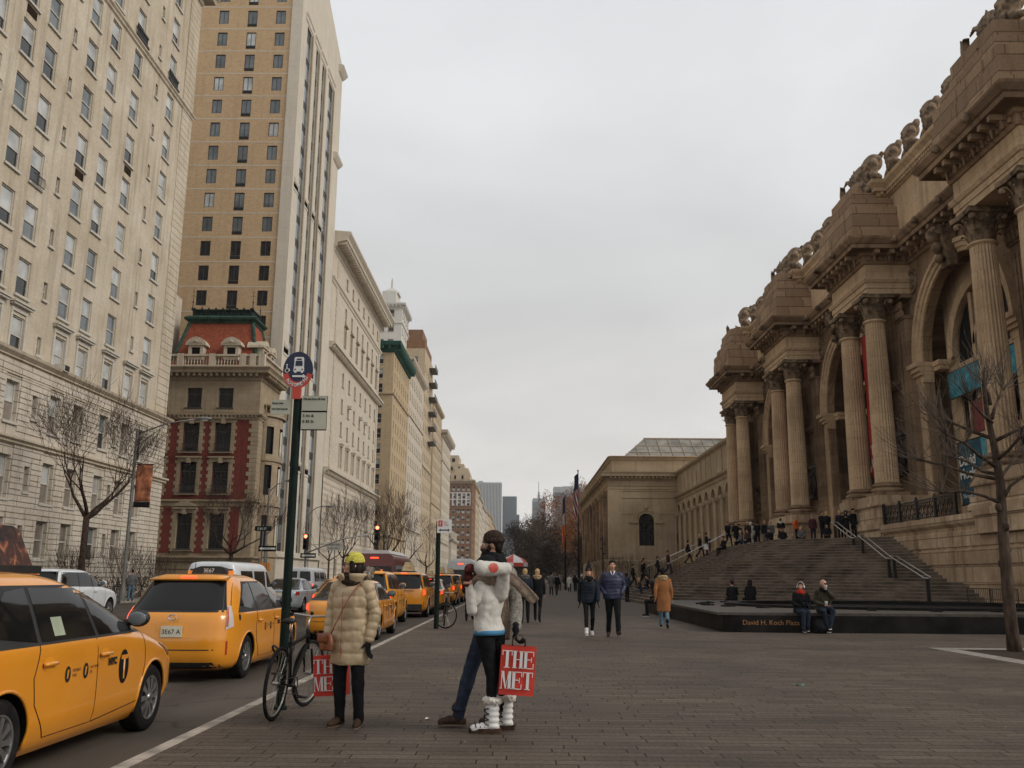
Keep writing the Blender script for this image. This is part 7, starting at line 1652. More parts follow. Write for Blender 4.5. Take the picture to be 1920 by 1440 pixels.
def buildD():
    X,Y0,Y1,H=-26.,118.7,162.,46.6; B=Bld('apartment_building','long limestone palazzo block with a deep overhanging cornice beyond the tower',X-5,140)
    cols=[129.3+4.85*k for k in range(7)]; ops=[]
    rows=[(1.6,2.2),(6.2,2.6),(10.6,2.2),(17.0,2.6),(21.2,2.0),(24.6,2.0),(28.4,2.0),(34.4,2.4),(38.,2.2),(43.2,1.6)]
    gw=[('glass','curtain'),('curtain','curtain'),('glass_skylit','glass')]
    for i,(z,h) in enumerate(rows):
        pr=[mkwin(1.25,h,.3,'frame_t',p,hood=1 if i in (7,) else 0) for p in gw]
        for c in cols: ops.append((c-.63,z,c+.63,z+h)); B.win(pr[rw.randrange(3)],X,c,z,RE)
    w=B.mb(); facade(w,ywall(X),Y0,Y1,15.2,H,[o for o in ops if o[1]>15],.35); w.quad((X,Y1,0),(X-20,Y1,0),(X-20,Y1,H),(X,Y1,H)); w.quad((X,Y0,0),(X-20,Y0,0),(X-20,Y0,H),(X,Y0,H)); w.quad((X,Y0,H),(X,Y1,H),(X-20,Y1,H),(X-20,Y0,H)); B.add(w,'wall',M['limeD'])
    w=B.mb(); facade(w,ywall(X+.1),Y0,Y1,0,15.2,[o for o in ops if o[1]<15],.45)
    for k in range(18):
        z=.6+k*.8
        if z>14.3: break
        ys=[Y0]+sorted(sum([[o[0]-.1,o[2]+.1] for o in ops if o[1]-.5<z<o[3]+.1],[]))+[Y1]
        for i in range(0,len(ys),2): w.box(X+.1,X+.16,ys[i],ys[i+1],z+.05,z+.75)
    B.add(w,'base_wall',M['limeD_rust'])
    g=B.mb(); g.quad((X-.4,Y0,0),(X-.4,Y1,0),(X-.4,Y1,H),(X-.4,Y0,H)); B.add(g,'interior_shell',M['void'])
    path=[(X,Y0),(X,Y1),(X-4,Y1)]; c=B.mb()
    c.profile(path,[(0,45.6),(.1,45.7),(.15,46.1),(.4,46.3),(.5,46.8),(1.8,47.1),(1.9,47.5),(2.3,48.),(2.3,48.3),(0,48.5)]); along(path,1.05,lambda p,d,n:obox(c,p,d,n,.4,.4,1.7,46.55,47.05)); B.add(c,'cornice',M['limeD'])
    for z,o in ((15.2,.9),(32.3,.9),(41.6,.35)):
        c=B.mb(); c.profile(path,[(0,z-.6),(o*.3,z-.5),(o*.5,z-.2),(o,z),(o,z+.3),(0,z+.35)])
        if o>.5: along(path,1.2,lambda p,d,n:obox(c,p,d,n,.3,.1,o*.8,z-.5,z-.02))
        B.add(c,'string_course',M['limeD'])
    for y in (122.5,160.6):
        q=B.mb()
        for k in range(70):
            z=15.8+k*.45
            if z<45.: q.box(X-.1,X+.1,y-.5-(.25 if k%2 else 0),y+.5+(.25 if k%2 else 0),z,z+.41)
        B.add(q,'corner_quoins',M['limeD'])
    for i,c_ in enumerate(cols):
        q=B.mb(); z=19.8; q.box(X,X+.3,c_-1.,c_+1.,z-.1,z+.15)
        if i%2==0: q.prism([(-1.1,0),(1.1,0),(0,.75)],lambda p,t:(X+.45*(1-t),c_+p[0],z+.15+p[1]))
        else: q.prism([(1.1*cos(a),.7*sin(a)) for a in [pi*k/8 for k in range(9)]],lambda p,t:(X+.45*(1-t),c_+p[0],z+.15+p[1]))
        for s in (-.85,.85): q.box(X,X+.2,c_+s-.13,c_+s+.13,16.6,z-.1)
        B.add(q,'window_pediment',M['limeD'])
    for c_ in cols[1:5:1][::1]:
        if c_ in (cols[2],): continue
        q=B.mb(); q.box(X,X+.55,c_-.4,c_+.4,26.,26.5); B.add(q,'air_conditioner',M['frame_w'])
buildD()
def tower(name,label,x0,x1,y0,y1,H,m,north=None,west=None,bands=(),cornice=None,gl=(('glass','curtain'),('glass_skylit','glass')),fr='frame_t',group=None,extra=None,win=True):
    """north=(cols,rows,w,h) west likewise"""
    B=Bld(name,label,(x0+x1)/2,(y0+y1)/2,group=group); on=[]; ow=[]
    for spec,ops,face in ((north,on,0),(west,ow,1)):
        if not spec: continue
        cols,rows_,w,h=spec; pr=[mkwin(w,h,.25,fr,p,sill=w>1) for p in gl]; n=0
        for z in rows_:
            for c in cols:
                if n<95:
                    ops.append((c-w/2,z,c+w/2,z+h)); B.win(pr[rw.randrange(len(pr))],c if face==0 else x1,y0 if face==0 else c,z,0 if face==0 else RE); n+=1
    b=B.mb(); mass(b,x0,x1,y0,y1,H,on,ow,.3); B.add(b,'wall',m)
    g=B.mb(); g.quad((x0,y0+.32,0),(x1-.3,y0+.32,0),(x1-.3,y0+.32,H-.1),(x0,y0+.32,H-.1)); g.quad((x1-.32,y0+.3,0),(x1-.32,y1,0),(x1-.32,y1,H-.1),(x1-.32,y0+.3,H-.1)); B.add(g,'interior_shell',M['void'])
    path=[(x0,y0),(x1,y0),(x1,y1)]
    for z in bands:
        c=B.mb(); c.profile(path,[(0,z),(.25,z+.1),(.3,z+.4),(0,z+.5)]); B.add(c,'string_course',m)
    if cornice:
        o,mm=cornice; c=B.mb(); c.profile(path,[(0,H-.8*o),(.2*o,H-.7*o),(.3*o,H-.2*o),(o*.9,H),(o,H+.5*o),(0,H+.6*o)]); along(path,o*.9,lambda p,d,n:obox(c,p,d,n,.3*o,.2*o,.85*o,H-.45*o,H-.03)); B.add(c,'cornice',mm)
    if extra: extra(B)
    return B
ar=lambda a,b,n:[a+(b-a)*k/(n-1) for k in range(n)]
tower('apartment_building','tan brick apartment block with a bright green copper cornice',-42,-26,180,206,47.6,M['tanE'],([-28.9,-33.5],ar(4,44,14),1.6,2.0),(ar(182.5,204,7),ar(4,44,13),1.1,1.8),(9.,37.5),(1.6,M['copper_bright']),gl=(('glass','glass'),('blind','glass')),fr='frame_w')
def e2(B):
    c=B.mb()
    for k in range(9): y=207+k*3.8; c.box(-26,-25.4,y-.4,y+.4,40,50.5)
    c.box(-30,-26.2,207,236,52,56); B.add(c,'pilaster',M['paleE'])
tower('apartment_building','pale stone block with pilasters under its roof, just past the green cornice',-40,-26,206.2,238,51,M['paleE'],([-30],ar(44,48,2),1.4,2.),(ar(208.9,235.5,8),ar(4,46,12),1.2,1.9),(12.,38.),(1.2,M['paleE']))
def f_(B):
    c=B.mb(); c.box(-36.5,-26.2,239,258,62,64.5); c.box(-33.,-27.,241,255,64.5,65); B.add(c,'penthouse',M['brownI'])
    for k in range(6):
        c=B.mb(); c.box(-26,-24.2,250,258,38+k*4.2,38.3+k*4.2); c.box(-24.3,-24.2,250,258,38.3+k*4.2,39.3+k*4.2); B.add(c,'balcony',M['frame_d'])
tower('apartment_building','tall block with a dark red penthouse and stacked balconies toward the avenue',-40,-26,238.2,262,62,M['tanG'],([-37,-34,-31,-28.5],ar(50,58,3),1.2,1.8),(ar(240,260,6),ar(4,56,14),1.2,1.8),(30.,),None,extra=f_)
tower('apartment_building','narrow tan tower with a ledge halfway up, between balconies and grey stone block',-38,-25.6,262.2,290,52,M['tanG'],([-28,-32],ar(30,48,5),1.3,1.9),(ar(264,288,7),ar(4,48,13),1.2,1.9),(22.,40.),(1.,M['tanG']))
tower('apartment_building','grey stone block with a heavy cornice and roof garden, last before the mansions',-38,-25.2,290.2,324,47,M['paleE'],([-27.5,-31],ar(8,40,8),1.2,1.9),(ar(292.5,322,8),ar(4,42,11),1.2,1.9),(12.,38.),(1.8,M['paleE']))
def whitet(B):
    c=B.mb(); c.box(-37.,-33.4,231,240,71,76); c.lathe((-35.2,235.5,76),[(3.2,0),(3.2,.4),(.4,2.2),(.3,4.2),(.1,5)],4,ph=pi/4); B.add(c,'turret',M['whiteF'])
tower('apartment_building','white set-back tower with a small pointed turret behind the long palazzo block',-40.,-31.2,228,242,71,M['whiteF'],([-36.5,-34],ar(52,68,5),1.5,1.9),(ar(230,240,4),ar(50,68,5),1.2,1.8),(48.,60,66),(1.,M['whiteF']),extra=whitet)
tower('rooftop_block','plain dark brown brick tower block poking above the roofs',-35.6,-29.5,262.5,275,74,M['brownI'],None,None,(),None)
# far mansions and stepped brick block
def mans(B):
    c=B.mb(); x0,x1,y0,y1=-44,-25.6,341,372; z=15
    c.poly([(x0,y0,z),(x1,y0,z),(x1-3,y0+3,z+7),(x0,y0+3,z+7)]); c.poly([(x1,y0,z),(x1,y1,z),(x1-3,y1-3,z+7),(x1-3,y0+3,z+7)]); c.poly([(x0,y0+3,z+7),(x1-3,y0+3,z+7),(x1-3,y1-3,z+7),(x0,y1-3,z+7)]); B.add(c,'mansard_roof',M['grey_cloth'])
    c=B.mb()
    for x in (-40,-35,-30): c.box(x-1,x+1,340.8,343.5,z,z+3.4)
    for y in (345,352,359,366): c.box(-27.6,-25.4,y-1,y+1,z,z+3.4)
    B.add(c,'dormer',M['limeD'])
tower('old_mansion','small stone mansion with a grey mansard roof between taller blocks',-44,-25.6,341,372,15,M['limeD'],(ar(-42,-28,5),(3,8,12),1.3,2.),(ar(344,369,6),(3,8,12),1.3,2.),(6,),(1.,M['limeD']),extra=mans)
def stepped(B):
    c=B.mb()
    for x0,x1,y0,z0,z1 in ((-41,-27.5,492,52,57),(-40,-31,494,57,62),(-39.,-34,496,62,67),(-36,-28.5,493,57,59.5)): c.box(x0,x1,y0,y0+20,z0,z1)
    B.add(c,'setback',M['tanG'])
    c=B.mb()
    for x in ar(-40,-28,6):
        for z in (43,39.5): c.box(x-1.15,x-.8,489.7,489.98,z-.5,z+2.8); c.box(x+.8,x+1.15,489.7,489.98,z-.5,z+2.8); c.box(x-1.15,x+1.15,489.65,489.98,z+2.6,z+3.1)
    B.add(c,'window_surround',M['white'])
    c=B.mb()
    for x0,x1,y,z in ((-39,-38,491.9,53.5),(-36,-35,491.9,53.5),(-32,-31,491.9,53.5),(-38,-37,493.9,58.5),(-34,-33,493.9,58.5),(-37.6,-36,495.9,63.3)): c.quad((x0,y,z),(x1,y,z),(x1,y,z+2),(x0,y,z+2))
    B.add(c,'setback_window',M['void'])
tower('apartment_building','brown brick block with white arched window surrounds and stepped terraces on top',-50,-26,490,520,52,M['brownI'],(ar(-44,-28,7),ar(3,47,12),1.5,2.4),(ar(493,517,6),ar(3,47,12),1.4,2.2),(37,),(1.6,M['tanG']),extra=stepped,gl=(('glass','blind'),('blind','glass')))
fm=[M['tanG'],M['limeD'],M['paleE'],M['limeA'],M['tanE'],M['tanG'],M['paleE']]
desc=['tan stepped apartment block just right of the brown brick one','cream apartment block along the far avenue with plants on its roof','grey stone block far down the avenue, third beyond the brown brick block','cream block far down the avenue under the striped skyscraper','sand coloured block beside the grey slab skyscraper foot','small tan block near the end of the row of buildings','last pale block at the very end of the avenue row']
y=521
for k,(L,h) in enumerate(((45,52),(50,50),(60,48),(70,50),(90,52),(110,50),(150,46))):
    tower('apartment_building',desc[k],-45,-25.6,y,y+L-3,h,fm[k],(ar(-40,-28,5),ar(h-14,h-4,3),1.8,2.2),(ar(y+3,y+L-6,8),ar(6,h-5,10),1.6,2.2),(h-8,),(1.2,fm[k]),extra=lambda B,y=y,h=h:[B.add((lambda c:(c.box(-38,-27.5,y+4,y+20,h,h+5),c.box(-36,-30,y+6,y+14,h+5,h+9),c)[-1])(B.mb()),'penthouse',M['tanG'])])
    y+=L
# skyline
def sky(name,label,parts,bars=None):
    x,yy=parts[0][0],parts[0][2]; t=thing(name,label,'skyscraper',(x,yy,0)); inv=Matrix.Translation((-x,-yy,0)); 
    for nm,m,boxes in bars: 
        b=MB(); b.M=inv
        for q in boxes: b.box(*q)
        b.build(nm,m,t)
D=1500
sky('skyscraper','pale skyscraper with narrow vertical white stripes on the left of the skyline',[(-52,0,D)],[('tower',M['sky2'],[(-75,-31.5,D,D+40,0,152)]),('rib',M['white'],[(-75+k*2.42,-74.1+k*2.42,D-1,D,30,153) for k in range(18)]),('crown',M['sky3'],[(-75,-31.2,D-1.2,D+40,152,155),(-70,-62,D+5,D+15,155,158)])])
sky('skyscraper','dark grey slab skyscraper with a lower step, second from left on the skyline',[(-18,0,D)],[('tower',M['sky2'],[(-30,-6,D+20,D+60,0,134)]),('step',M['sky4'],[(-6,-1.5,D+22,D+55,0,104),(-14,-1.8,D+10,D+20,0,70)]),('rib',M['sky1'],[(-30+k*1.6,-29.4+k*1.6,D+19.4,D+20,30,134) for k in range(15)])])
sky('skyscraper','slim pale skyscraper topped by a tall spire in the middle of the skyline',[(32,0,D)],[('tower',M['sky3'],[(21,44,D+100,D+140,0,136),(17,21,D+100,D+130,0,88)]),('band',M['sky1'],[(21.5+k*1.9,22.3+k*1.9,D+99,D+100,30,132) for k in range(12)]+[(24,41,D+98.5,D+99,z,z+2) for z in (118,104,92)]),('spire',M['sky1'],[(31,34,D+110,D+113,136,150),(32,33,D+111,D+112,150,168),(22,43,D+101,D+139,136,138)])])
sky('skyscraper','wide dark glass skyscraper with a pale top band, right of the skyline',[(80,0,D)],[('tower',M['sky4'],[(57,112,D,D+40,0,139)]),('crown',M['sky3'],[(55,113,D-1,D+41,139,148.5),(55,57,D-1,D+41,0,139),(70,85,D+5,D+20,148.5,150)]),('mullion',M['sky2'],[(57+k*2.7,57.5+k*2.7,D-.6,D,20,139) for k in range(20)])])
drop_protos()
# ------------------------------------------------------------------ trees
def branchy(rnd,p,d,L,r,depth,wood,twig,gn,up=.25,spread=.6,tipmin=.006,split=3,seg=4,wob=.22):
    """recursive branching; wood/twig builders"""
    pts=[p.copy()]; rs=[r]; q=p.copy(); dd=d.copy()
    for k in range(seg):
        dd=(dd+V((rnd.uniform(-1,1),rnd.uniform(-1,1),rnd.uniform(-.6,1)*.8+up*.5))*wob).normalized(); q=q+dd*(L/seg); pts.append(q.copy()); rs.append(r*(1-.45*(k+1)/seg))
    (wood if depth>=gn else twig).tube(pts,rs,7 if depth>gn else (5 if depth==gn else 3),caps=False)
    if depth==0: return
    n=split
    for i in range(n):
        k=rnd.randint(max(1,seg//2),seg) if i else seg
        base=pts[k]; a=rnd.uniform(0,2*pi); ax=dd.cross(V((cos(a),sin(a),.3))).normalized(); ang=rnd.uniform(.5,1.)*spread*(1 if i else .5)
        nd=(Matrix.Rotation(ang,3,ax)@dd); nd=(nd+V((0,0,up*.5))).normalized()
        branchy(rnd,base,nd,L*rnd.uniform(.70,.95),max(tipmin,rs[k]*rnd.uniform(.55,.75)),depth-1,wood,twig,gn,up,spread,tipmin,split,seg,wob)
def street_tree(seed,loc,label,h=10,fork=3.9,depth=6,spread=.65,scale=1.,lean=(0,0),thin=1.,group='bare street trees on the far pavement',cat='tree',split=3,r0=.2):
    rnd=random.Random(seed); t=thing('bare_tree',label,cat,loc,group=group); wood,twig=MB(),MB()
    top=V((lean[0],lean[1],fork)); pts=[V((0,0,-.15)),V((.03,0,.4)),V((lean[0]*.4,lean[1]*.4,fork*.5)),top]
    wood.tube(pts,[r0*1.35,r0,r0*.85,r0*.8],10)
    n=4
    for i in range(n):
        a=2*pi*i/n+rnd.uniform(-.4,.4); tilt=rnd.uniform(.55,1.15)
        branchy(rnd,top-V((0,0,rnd.uniform(0,.4))),V((cos(a)*sin(tilt),sin(a)*sin(tilt),cos(tilt))),(h-fork)*.29,r0*.55,depth-1,wood,twig,3,.22,spread,.008*thin,split)
    wood.build('trunk',M['bark'],t,True); twig.build('crown',M['twig'],t)
    return t
street_tree(5,(-23,48.3,0),'bare street tree with a forked trunk standing before the cream apartment block',11.6,4.6,6,.74,split=3,r0=.2,thin=1.)
street_tree(8,(-22.3,71,0),'bare street tree with a dense low crown in front of the red brick mansion',8.6,3.1,6,.78,split=3,r0=.19,thin=1.1)
street_tree(12,(-23,120,0),'bare slender street tree before the long palazzo block, right of the curved lamp arm',12.8,4,6,.5,thin=1.3,split=3,r0=.17)
street_tree(21,(-22.4,152,0),'big dark bare street tree with wide crown, behind the red bus',16,4.5,6,.8,thin=1.8,split=3,r0=.33)
street_tree(22,(-22.4,180,0),'bare street tree whose crown overlaps the tan block with the green cornice',15,4,6,.75,thin=1.8,split=3,r0=.3)
street_tree(23,(-22.4,108,0),'thin bare street tree left of the curved lamp arm',9.5,3.5,6,.5,thin=1.4,split=2,r0=.13)
street_tree(25,(-22.8,225,0),'bare street tree far down the avenue before the mansard mansion',14,4,6,.7,thin=3,split=2,r0=.3)
# young pollarded tree on the plaza
def young_tree():
    t=thing('plaza_tree','young pollarded tree with knuckled branches and long bare twigs in the granite framed pit','tree',(10.04,19.2,0)); rnd=random.Random(4)
    w,tw=MB(),MB()
    tr=[(0,-.1),(.0,.35),(-.02,1.2),(.02,2.3),(.06,3.4),(.02,4.2),(-.05,4.9),(-.08,5.5),(-.02,5.9)]
    w.tube([V((x,0.02*sin(z*3),z)) for x,z in tr],[.155,.122,.112,.102,.088,.072,.054,.038,.026],14)
    for z,a in ((1.75,2.),(2.05,.3),(2.9,4),(2.5,5.2)): w.ball((.1*cos(a),.1*sin(a),z),(.07,.07,.09),8,6)
    # (start z, [(dx,dz)...], depth offset)
    br=[(3.0,[(-.35,.13),(-.8,.22),(-1.35,.18)],-.35),(3.5,[(-.5,.12),(-.95,.32),(-1.45,.46)],.4),(3.75,[(-.4,.22),(-.75,.45),(-1.2,.62)],-.5),(4.35,[(-.35,.2),(-.65,.4),(-.95,.55)],.5),(4.7,[(-.2,.15),(-.4,.32),(-.55,.45)],-.3),
        (5.1,[(.05,.25),(.02,.4),(.08,.5)],.2),(4.3,[(.3,.15),(.6,.3),(.9,.5)],-.4),(3.45,[(.25,.2),(.5,.4),(.95,.5)],.5),(3.0,[(.2,.35),(.45,.55),(.8,.7)],-.4),(4.8,[(.2,.25),(.4,.5),(.6,.75)],.5),(3.9,[(.1,.15),(.15,.35),(.2,.45)],-1.1),(3.6,[(-.1,.1),(-.2,.35),(-.3,.5)],1.1)]
    for z,ps,dy in br:
        pts=[V((.03,0,z))]+[V((a,dy*(i+1)/3,z+b)) for i,(a,b) in enumerate(ps)]
        w.tube(pts,[.045,.034,.027,.022],8); k=pts[-1]; w.ball(k,(.045,.045,.04),8,6)
        d0=(pts[-1]-pts[-2]).normalized()
        for ki,kp in ((1,pts[-1]),(0,pts[2])):
            for i in range(17 if ki else 8):
                dd=(d0*rnd.uniform(.2,.9)+V((rnd.uniform(-.8,.8),rnd.uniform(-.8,.8),rnd.uniform(-.1,1.)))).normalized(); L=rnd.uniform(.5,1.35); q=kp.copy(); pp=[q.copy()]
                for s_ in range(5): dd=(dd+V((rnd.uniform(-.1,.1),rnd.uniform(-.1,.1),.07))).normalized(); q=q+dd*L/5; pp.append(q.copy())
                (tw).tube(pp,[.009,.008,.007,.006,.0045,.003],4,caps=False)
                if rnd.random()<.5: 
                    e=(dd+V((rnd.uniform(-.7,.7),rnd.uniform(-.7,.7),.2))).normalized(); tw.tube([pp[2],pp[2]+e*.25,pp[2]+e*.5+V((0,0,.06))],[.007,.005,.003],4,caps=False)
    w.build('trunk',M['bark_young'],t,True); tw.build('crown',M['twig_tip'],t)
young_tree()
# park trees beyond the museum: rusty and dark bare crowns
def canopy_mat(n,c1,c2):
    m,t,b=newmat(n); P=wcoord(t,'world'); n1=t('TexNoise',Vector=P,Scale=.35,Detail=5.).outputs[0]
    t.l.new(t.ramp(n1,[(.35,c1),(.65,c2)]),b.inputs['Base Color']); b.inputs['Roughness'].default_value=1; M[n]=m
canopy_mat('rust_leaf',(.13,.05,.018),(.33,.13,.035)); canopy_mat('dark_leaf',(.030,.022,.016),(.075,.05,.035)); canopy_mat('brown_leaf',(.06,.036,.024),(.12,.07,.045))
def park_tree(seed,x,y,h,rad,m,label,n=1500,ls=.8,base=.22):
    rnd=random.Random(seed); t=thing('park_tree',label,'tree',(x,y,0),group='park trees beyond the plaza'); w=MB(); w.tube([(0,0,-.2),(.1,0,h*.2),(0,.1,h*.45),(.1,0,h*.8)],[.35,.28,.2,.05],7)
    cl=[]
    for i in range(16):
        a=rnd.uniform(0,2*pi); e=rnd.uniform(base,1.); rr=rad*rnd.uniform(.2,.8)*sin(min(1,1.25-e*.75)*pi*.6); c=V((cos(a)*rr,sin(a)*rr,h*e*.93)); cl.append((c,rad*rnd.uniform(.28,.5))); w.tube([(0,0,h*(.15+.3*e)),(c*.5+V((0,0,h*.2))),c],[.12,.08,.03],4)
    f=MB()
    for i in range(n):
        c,r=cl[rnd.randrange(16)]; d=V((rnd.gauss(0,1),rnd.gauss(0,1),rnd.gauss(0,1))).normalized()*r*rnd.uniform(.3,1.05); p=c+d
        u=(d.normalized()*.7+V((rnd.uniform(-1,1),rnd.uniform(-1,1),rnd.uniform(.0,1.2)))).normalized()*ls*rnd.uniform(.6,1.5); v=u.cross(V((rnd.uniform(-1,1),rnd.uniform(-1,1),rnd.uniform(-1,1)))).normalized()*ls*.10
        f.poly([p-v,p+v,p+u]); f.poly([p+u*.3-v*.6,p+u*.3+v*.6,p+u*.9+v*3.5])
    w.build('trunk',M['bark'],t,True); f.build('crown',M[m],t)
pk=[(-1,300,20,8,'dark_leaf'),(4,320,22,9,'dark_leaf'),(9,280,20,8,'dark_leaf'),(14,300,30,12,'rust_leaf'),(20,270,30,11,'rust_leaf'),(27,290,35,12,'brown_leaf'),(11,230,15,7,'dark_leaf'),(15,215,21,8,'rust_leaf'),(7,350,24,9,'dark_leaf'),(21,235,18,7,'brown_leaf'),
    (3,240,13,6,'dark_leaf'),(28,330,31,11,'brown_leaf'),(-2.5,380,20,8,'dark_leaf'),(19,190,11,5,'brown_leaf'),(13.5,180,9,4.5,'dark_leaf'),(34,380,36,13,'brown_leaf'),(6.5,200,9,4.5,'dark_leaf')]
desc={'dark_leaf':'dark bare park tree','rust_leaf':'rusty orange park tree','brown_leaf':'brown bare park tree'}
pos=['at the left end of the park, below the grey slab','second from the left in the park trees','under the gap left of the spire','below the slim spire skyscraper','right of the spire, behind the shorter flagpole','beside the flagpoles, under the dark glass skyscraper','low in front of the rusty ones','with a low crown in front of the flagpoles','tall at the back below the spire','low, just left of the museum wing','small, at the head of the plaza crowd','tall, under the dark glass skyscraper','at the far left of the park, behind the bearded man','small, next to the museum wing corner','small, nearest the wing','tallest at the back beside the wing','small, behind the crowd on the pavement']
for k,(x,y,h,r,m) in enumerate(pk): park_tree(40+k,x,y,h*.98,r*.95,m,desc[m]+' '+pos[k],n=3200,ls=.75 if y<260 else .95)
b=MB(); rnd=random.Random(77)
for i in range(15000):
    x=rnd.uniform(-14,60); y=rnd.uniform(400,620); z=rnd.uniform(0,15)*(1-.45*abs(sin(x*.3+y*.05))); d=V((rnd.uniform(-1,1),rnd.uniform(-1,1),rnd.uniform(.2,1.5)))*1.6; b.poly([(x,y,z),(x+.25,y,z),(x+d.x,y+d.y,z+d.z)])
tag(b.build('distant_woods',M['dark_leaf']),'dark mass of bare woods at the far end of the park','woods',kind='stuff')
# shrubs
def shrub(seed,x,y,rx,ry,h,label,n=60,m='twig',gr='bare winter shrubs'):
    rnd=random.Random(seed); t=thing('bare_shrub',label,'shrub',(x,y,0),group=gr); b=MB()
    for i in range(n):
        p=V((rnd.uniform(-rx,rx)*.7,rnd.uniform(-ry,ry)*.7,0)); d=V((rnd.uniform(-.5,.5),rnd.uniform(-.5,.5),1)).normalized()
        branchy(rnd,p,d,h*.4,.025,3,b,b,2,.3,.6,.008,2,3)
    b.build('stems',M[m],t)
shrub(1,-25.6,53,1.0,2.2,2.6,'bare shrub by the wall left of the banner lamp post',40); shrub(2,-25.6,60,1.0,2.6,3.0,'bare shrub by the wall right of the banner lamp post',45); shrub(3,-25.6,66,1.,2.,2.4,'bare shrub at the corner of the cream apartment block',30)
shrub(4,13.,116,1.2,1.6,3.6,'bare shrub at the left foot of the museum wing',40,'twig'); shrub(5,18.8,115,2.2,1.6,3.4,'bare shrub between the wing window and the arched range',40); shrub(6,15.8,114,1.6,1.6,3.,'bare shrub under the arched window of the wing',36); shrub(7,9.5,110,1.5,2,3.5,'bare shrub beside the plaza crowd, left of the wing',40,'twig')
for k,(y,L) in enumerate(((51,5),(60,9),(78.8,0))):
    if L:
        b=MB(); rnd=random.Random(k)
        for i in range(1500): p=V((rnd.uniform(-24.9,-24.0),rnd.uniform(y-L/2,y+L/2),rnd.uniform(0,1.25))); d=V((rnd.uniform(-1,1),rnd.uniform(-1,1),rnd.uniform(-.3,1)))*.14; e=V((rnd.uniform(-1,1),rnd.uniform(-1,1),rnd.uniform(-1,1)))*.09; b.poly([p,p+d,p+e])
        tag(b.build('hedge',M['dark_leaf']),('low dark hedge before the cream block, left of the lamp post','low dark hedge before the cream block, right of the lamp post')[k],'hedge')
def haze():
    b=MB(); b.box(-420,420,-60,2200,-1.3,175); o=b.build('haze',M['black']); tag(o,kind='stuff')
    m=bpy.data.materials.new('haze'); m.use_nodes=True; t=NT(m); t.n.clear(); out=t('OutputMaterial'); pv=t('VolumePrincipled')
    pv.inputs['Color'].default_value=(.97,.98,1,1); pv.inputs['Density'].default_value=.00012; t.l.new(pv.outputs[0],out.inputs['Volume']); o.data.materials.clear(); o.data.materials.append(m)
haze()
# ------------------------------------------------------------------ street furniture
def street_lamp(x,y,label,h=9.5,arm=2.6,banner_=False,dirx=1,curve=False,m='steel_pole'):
    t=thing('street_lamp',label,'street lamp',(x,y,0),group='cobra-head street lamps on the far pavement')
    b=MB(); b.lathe((0,0,0),[(.2,0),(.2,.5),(.13,.7),(.11,1.2),(.075,h)],10); b.build('pole',M[m],t,'auto')
    a=MB()
    if curve: a.tube([(0,0,h-.1)]+[(arm*(1-cos(q)),0,h-.1+1.6*sin(q)) for q in [pi/2*k/8 for k in range(1,9)]]+[(arm+.3,0,h+1.45)],.045,8)
    else: a.tube([(0,0,h-.3),(arm*.5*dirx,0,h+.35),(arm*dirx,0,h+.6)],.04,8); a.tube([(0,0,h-1.0),(arm*.45*dirx,0,h+.2)],.025,6)
    a.build('arm',M[m],t,True); e=V((arm*dirx+(.3 if curve else 0),0,h+(1.45 if curve else .6)))
    hd=MB(); hd.ball(e+V((.35*dirx,0,.02)),(.48,.17,.12),14,8); hd.build('lamp_head',M['steel_pole'],t,True)
    g=MB(); g.ball(e+V((.4*dirx,0,-.06)),(.26,.13,.1),12,6); g.build('lens',M['lens_clear'],t,True)
    return t
L1=street_lamp(-22,51.3,'steel street lamp with the orange banner, before the cream apartment block',9.6,3.4)
bt=thing('lamp_banner','orange and brown street banner hanging from the steel lamp post','banner',(-22,51.3,5.15)); b=MB(); b.grid([[(.15+.92*i/6,.03*sin(i*1.5+j*.7),.3+2.1*j/10) for i in range(7)] for j in range(11)]); o=b.build('cloth',M['banner_orange'],bt,True); o.modifiers.new('s','SOLIDIFY').thickness=.01
b=MB(); b.box(.15,1.07,-.02,.02,.0,.29); b.build('hem',M['black'],bt); b=MB(); b.tube([(0,0,2.42),(1.12,0,2.42)],.025,6); b.tube([(0,0,0),(1.12,0,0)],.025,6); b.build('bracket',M['iron'],bt)
street_lamp(-22.6,97,'street lamp whose curved arm shows right of the bus stop pole',7.2,1.7,curve=True)
street_lamp(-20.5,74,'street lamp with a pale head just left of the bus stop pole',8.4,1.4)
street_lamp(-21.8,150,'distant street lamp head above the big dark tree',11,2.8)
def sig_head(t,p,red,m='plastic',face=-1):
    b=MB(); b.M=Matrix.Translation(p); b.box(-.17,.17,-.12,.12,-.5,.5)
    for z in (.33,0,-.33): b.tube([(0,-.12,z+.0),(0,-.32,z)],.14,10,caps=False)
    h=b.build('signal_head',M[m],t)
    for z,mm in ((.33,'lamp_hot' if red else 'void'),(0,'void'),(-.33,'void')):
        b=MB(); b.M=Matrix.Translation(p); b.lathe((0,-.15,z),[(0.0,0)],3) if 0 else b.ball((0,-.14,z),(.115,.03,.115),12,8); b.build('lens',M[mm],h,True)
def traffic_signal(x,y,label,h,arm=None,red=True,grp='red traffic signals at the crossing',mat_='steel_pole'):
    t=thing('traffic_signal',label,'traffic light',(x,y,0),group=grp); b=MB(); b.lathe((0,0,-.1),[(.14,0),(.14,.4),(.09,.6),(.075,h)],10); b.build('pole',M[mat_],t,'auto')
    if arm:
        b=MB(); b.tube([(.1,0,h-.55),(arm*.5,0,h+.35),(arm,0,h+.75)],.045,8); b.tube([(0,0,h-.1),(arm*.3,0,h+.05)],.02,6); b.build('mast_arm',M['rail'],t,True)
    sig_head(t,V((0,-.12,h+.15)),red); return t
t=traffic_signal(-13.95,59.9,'red traffic signal on the post holding the long mast arm',3.45,4.75)
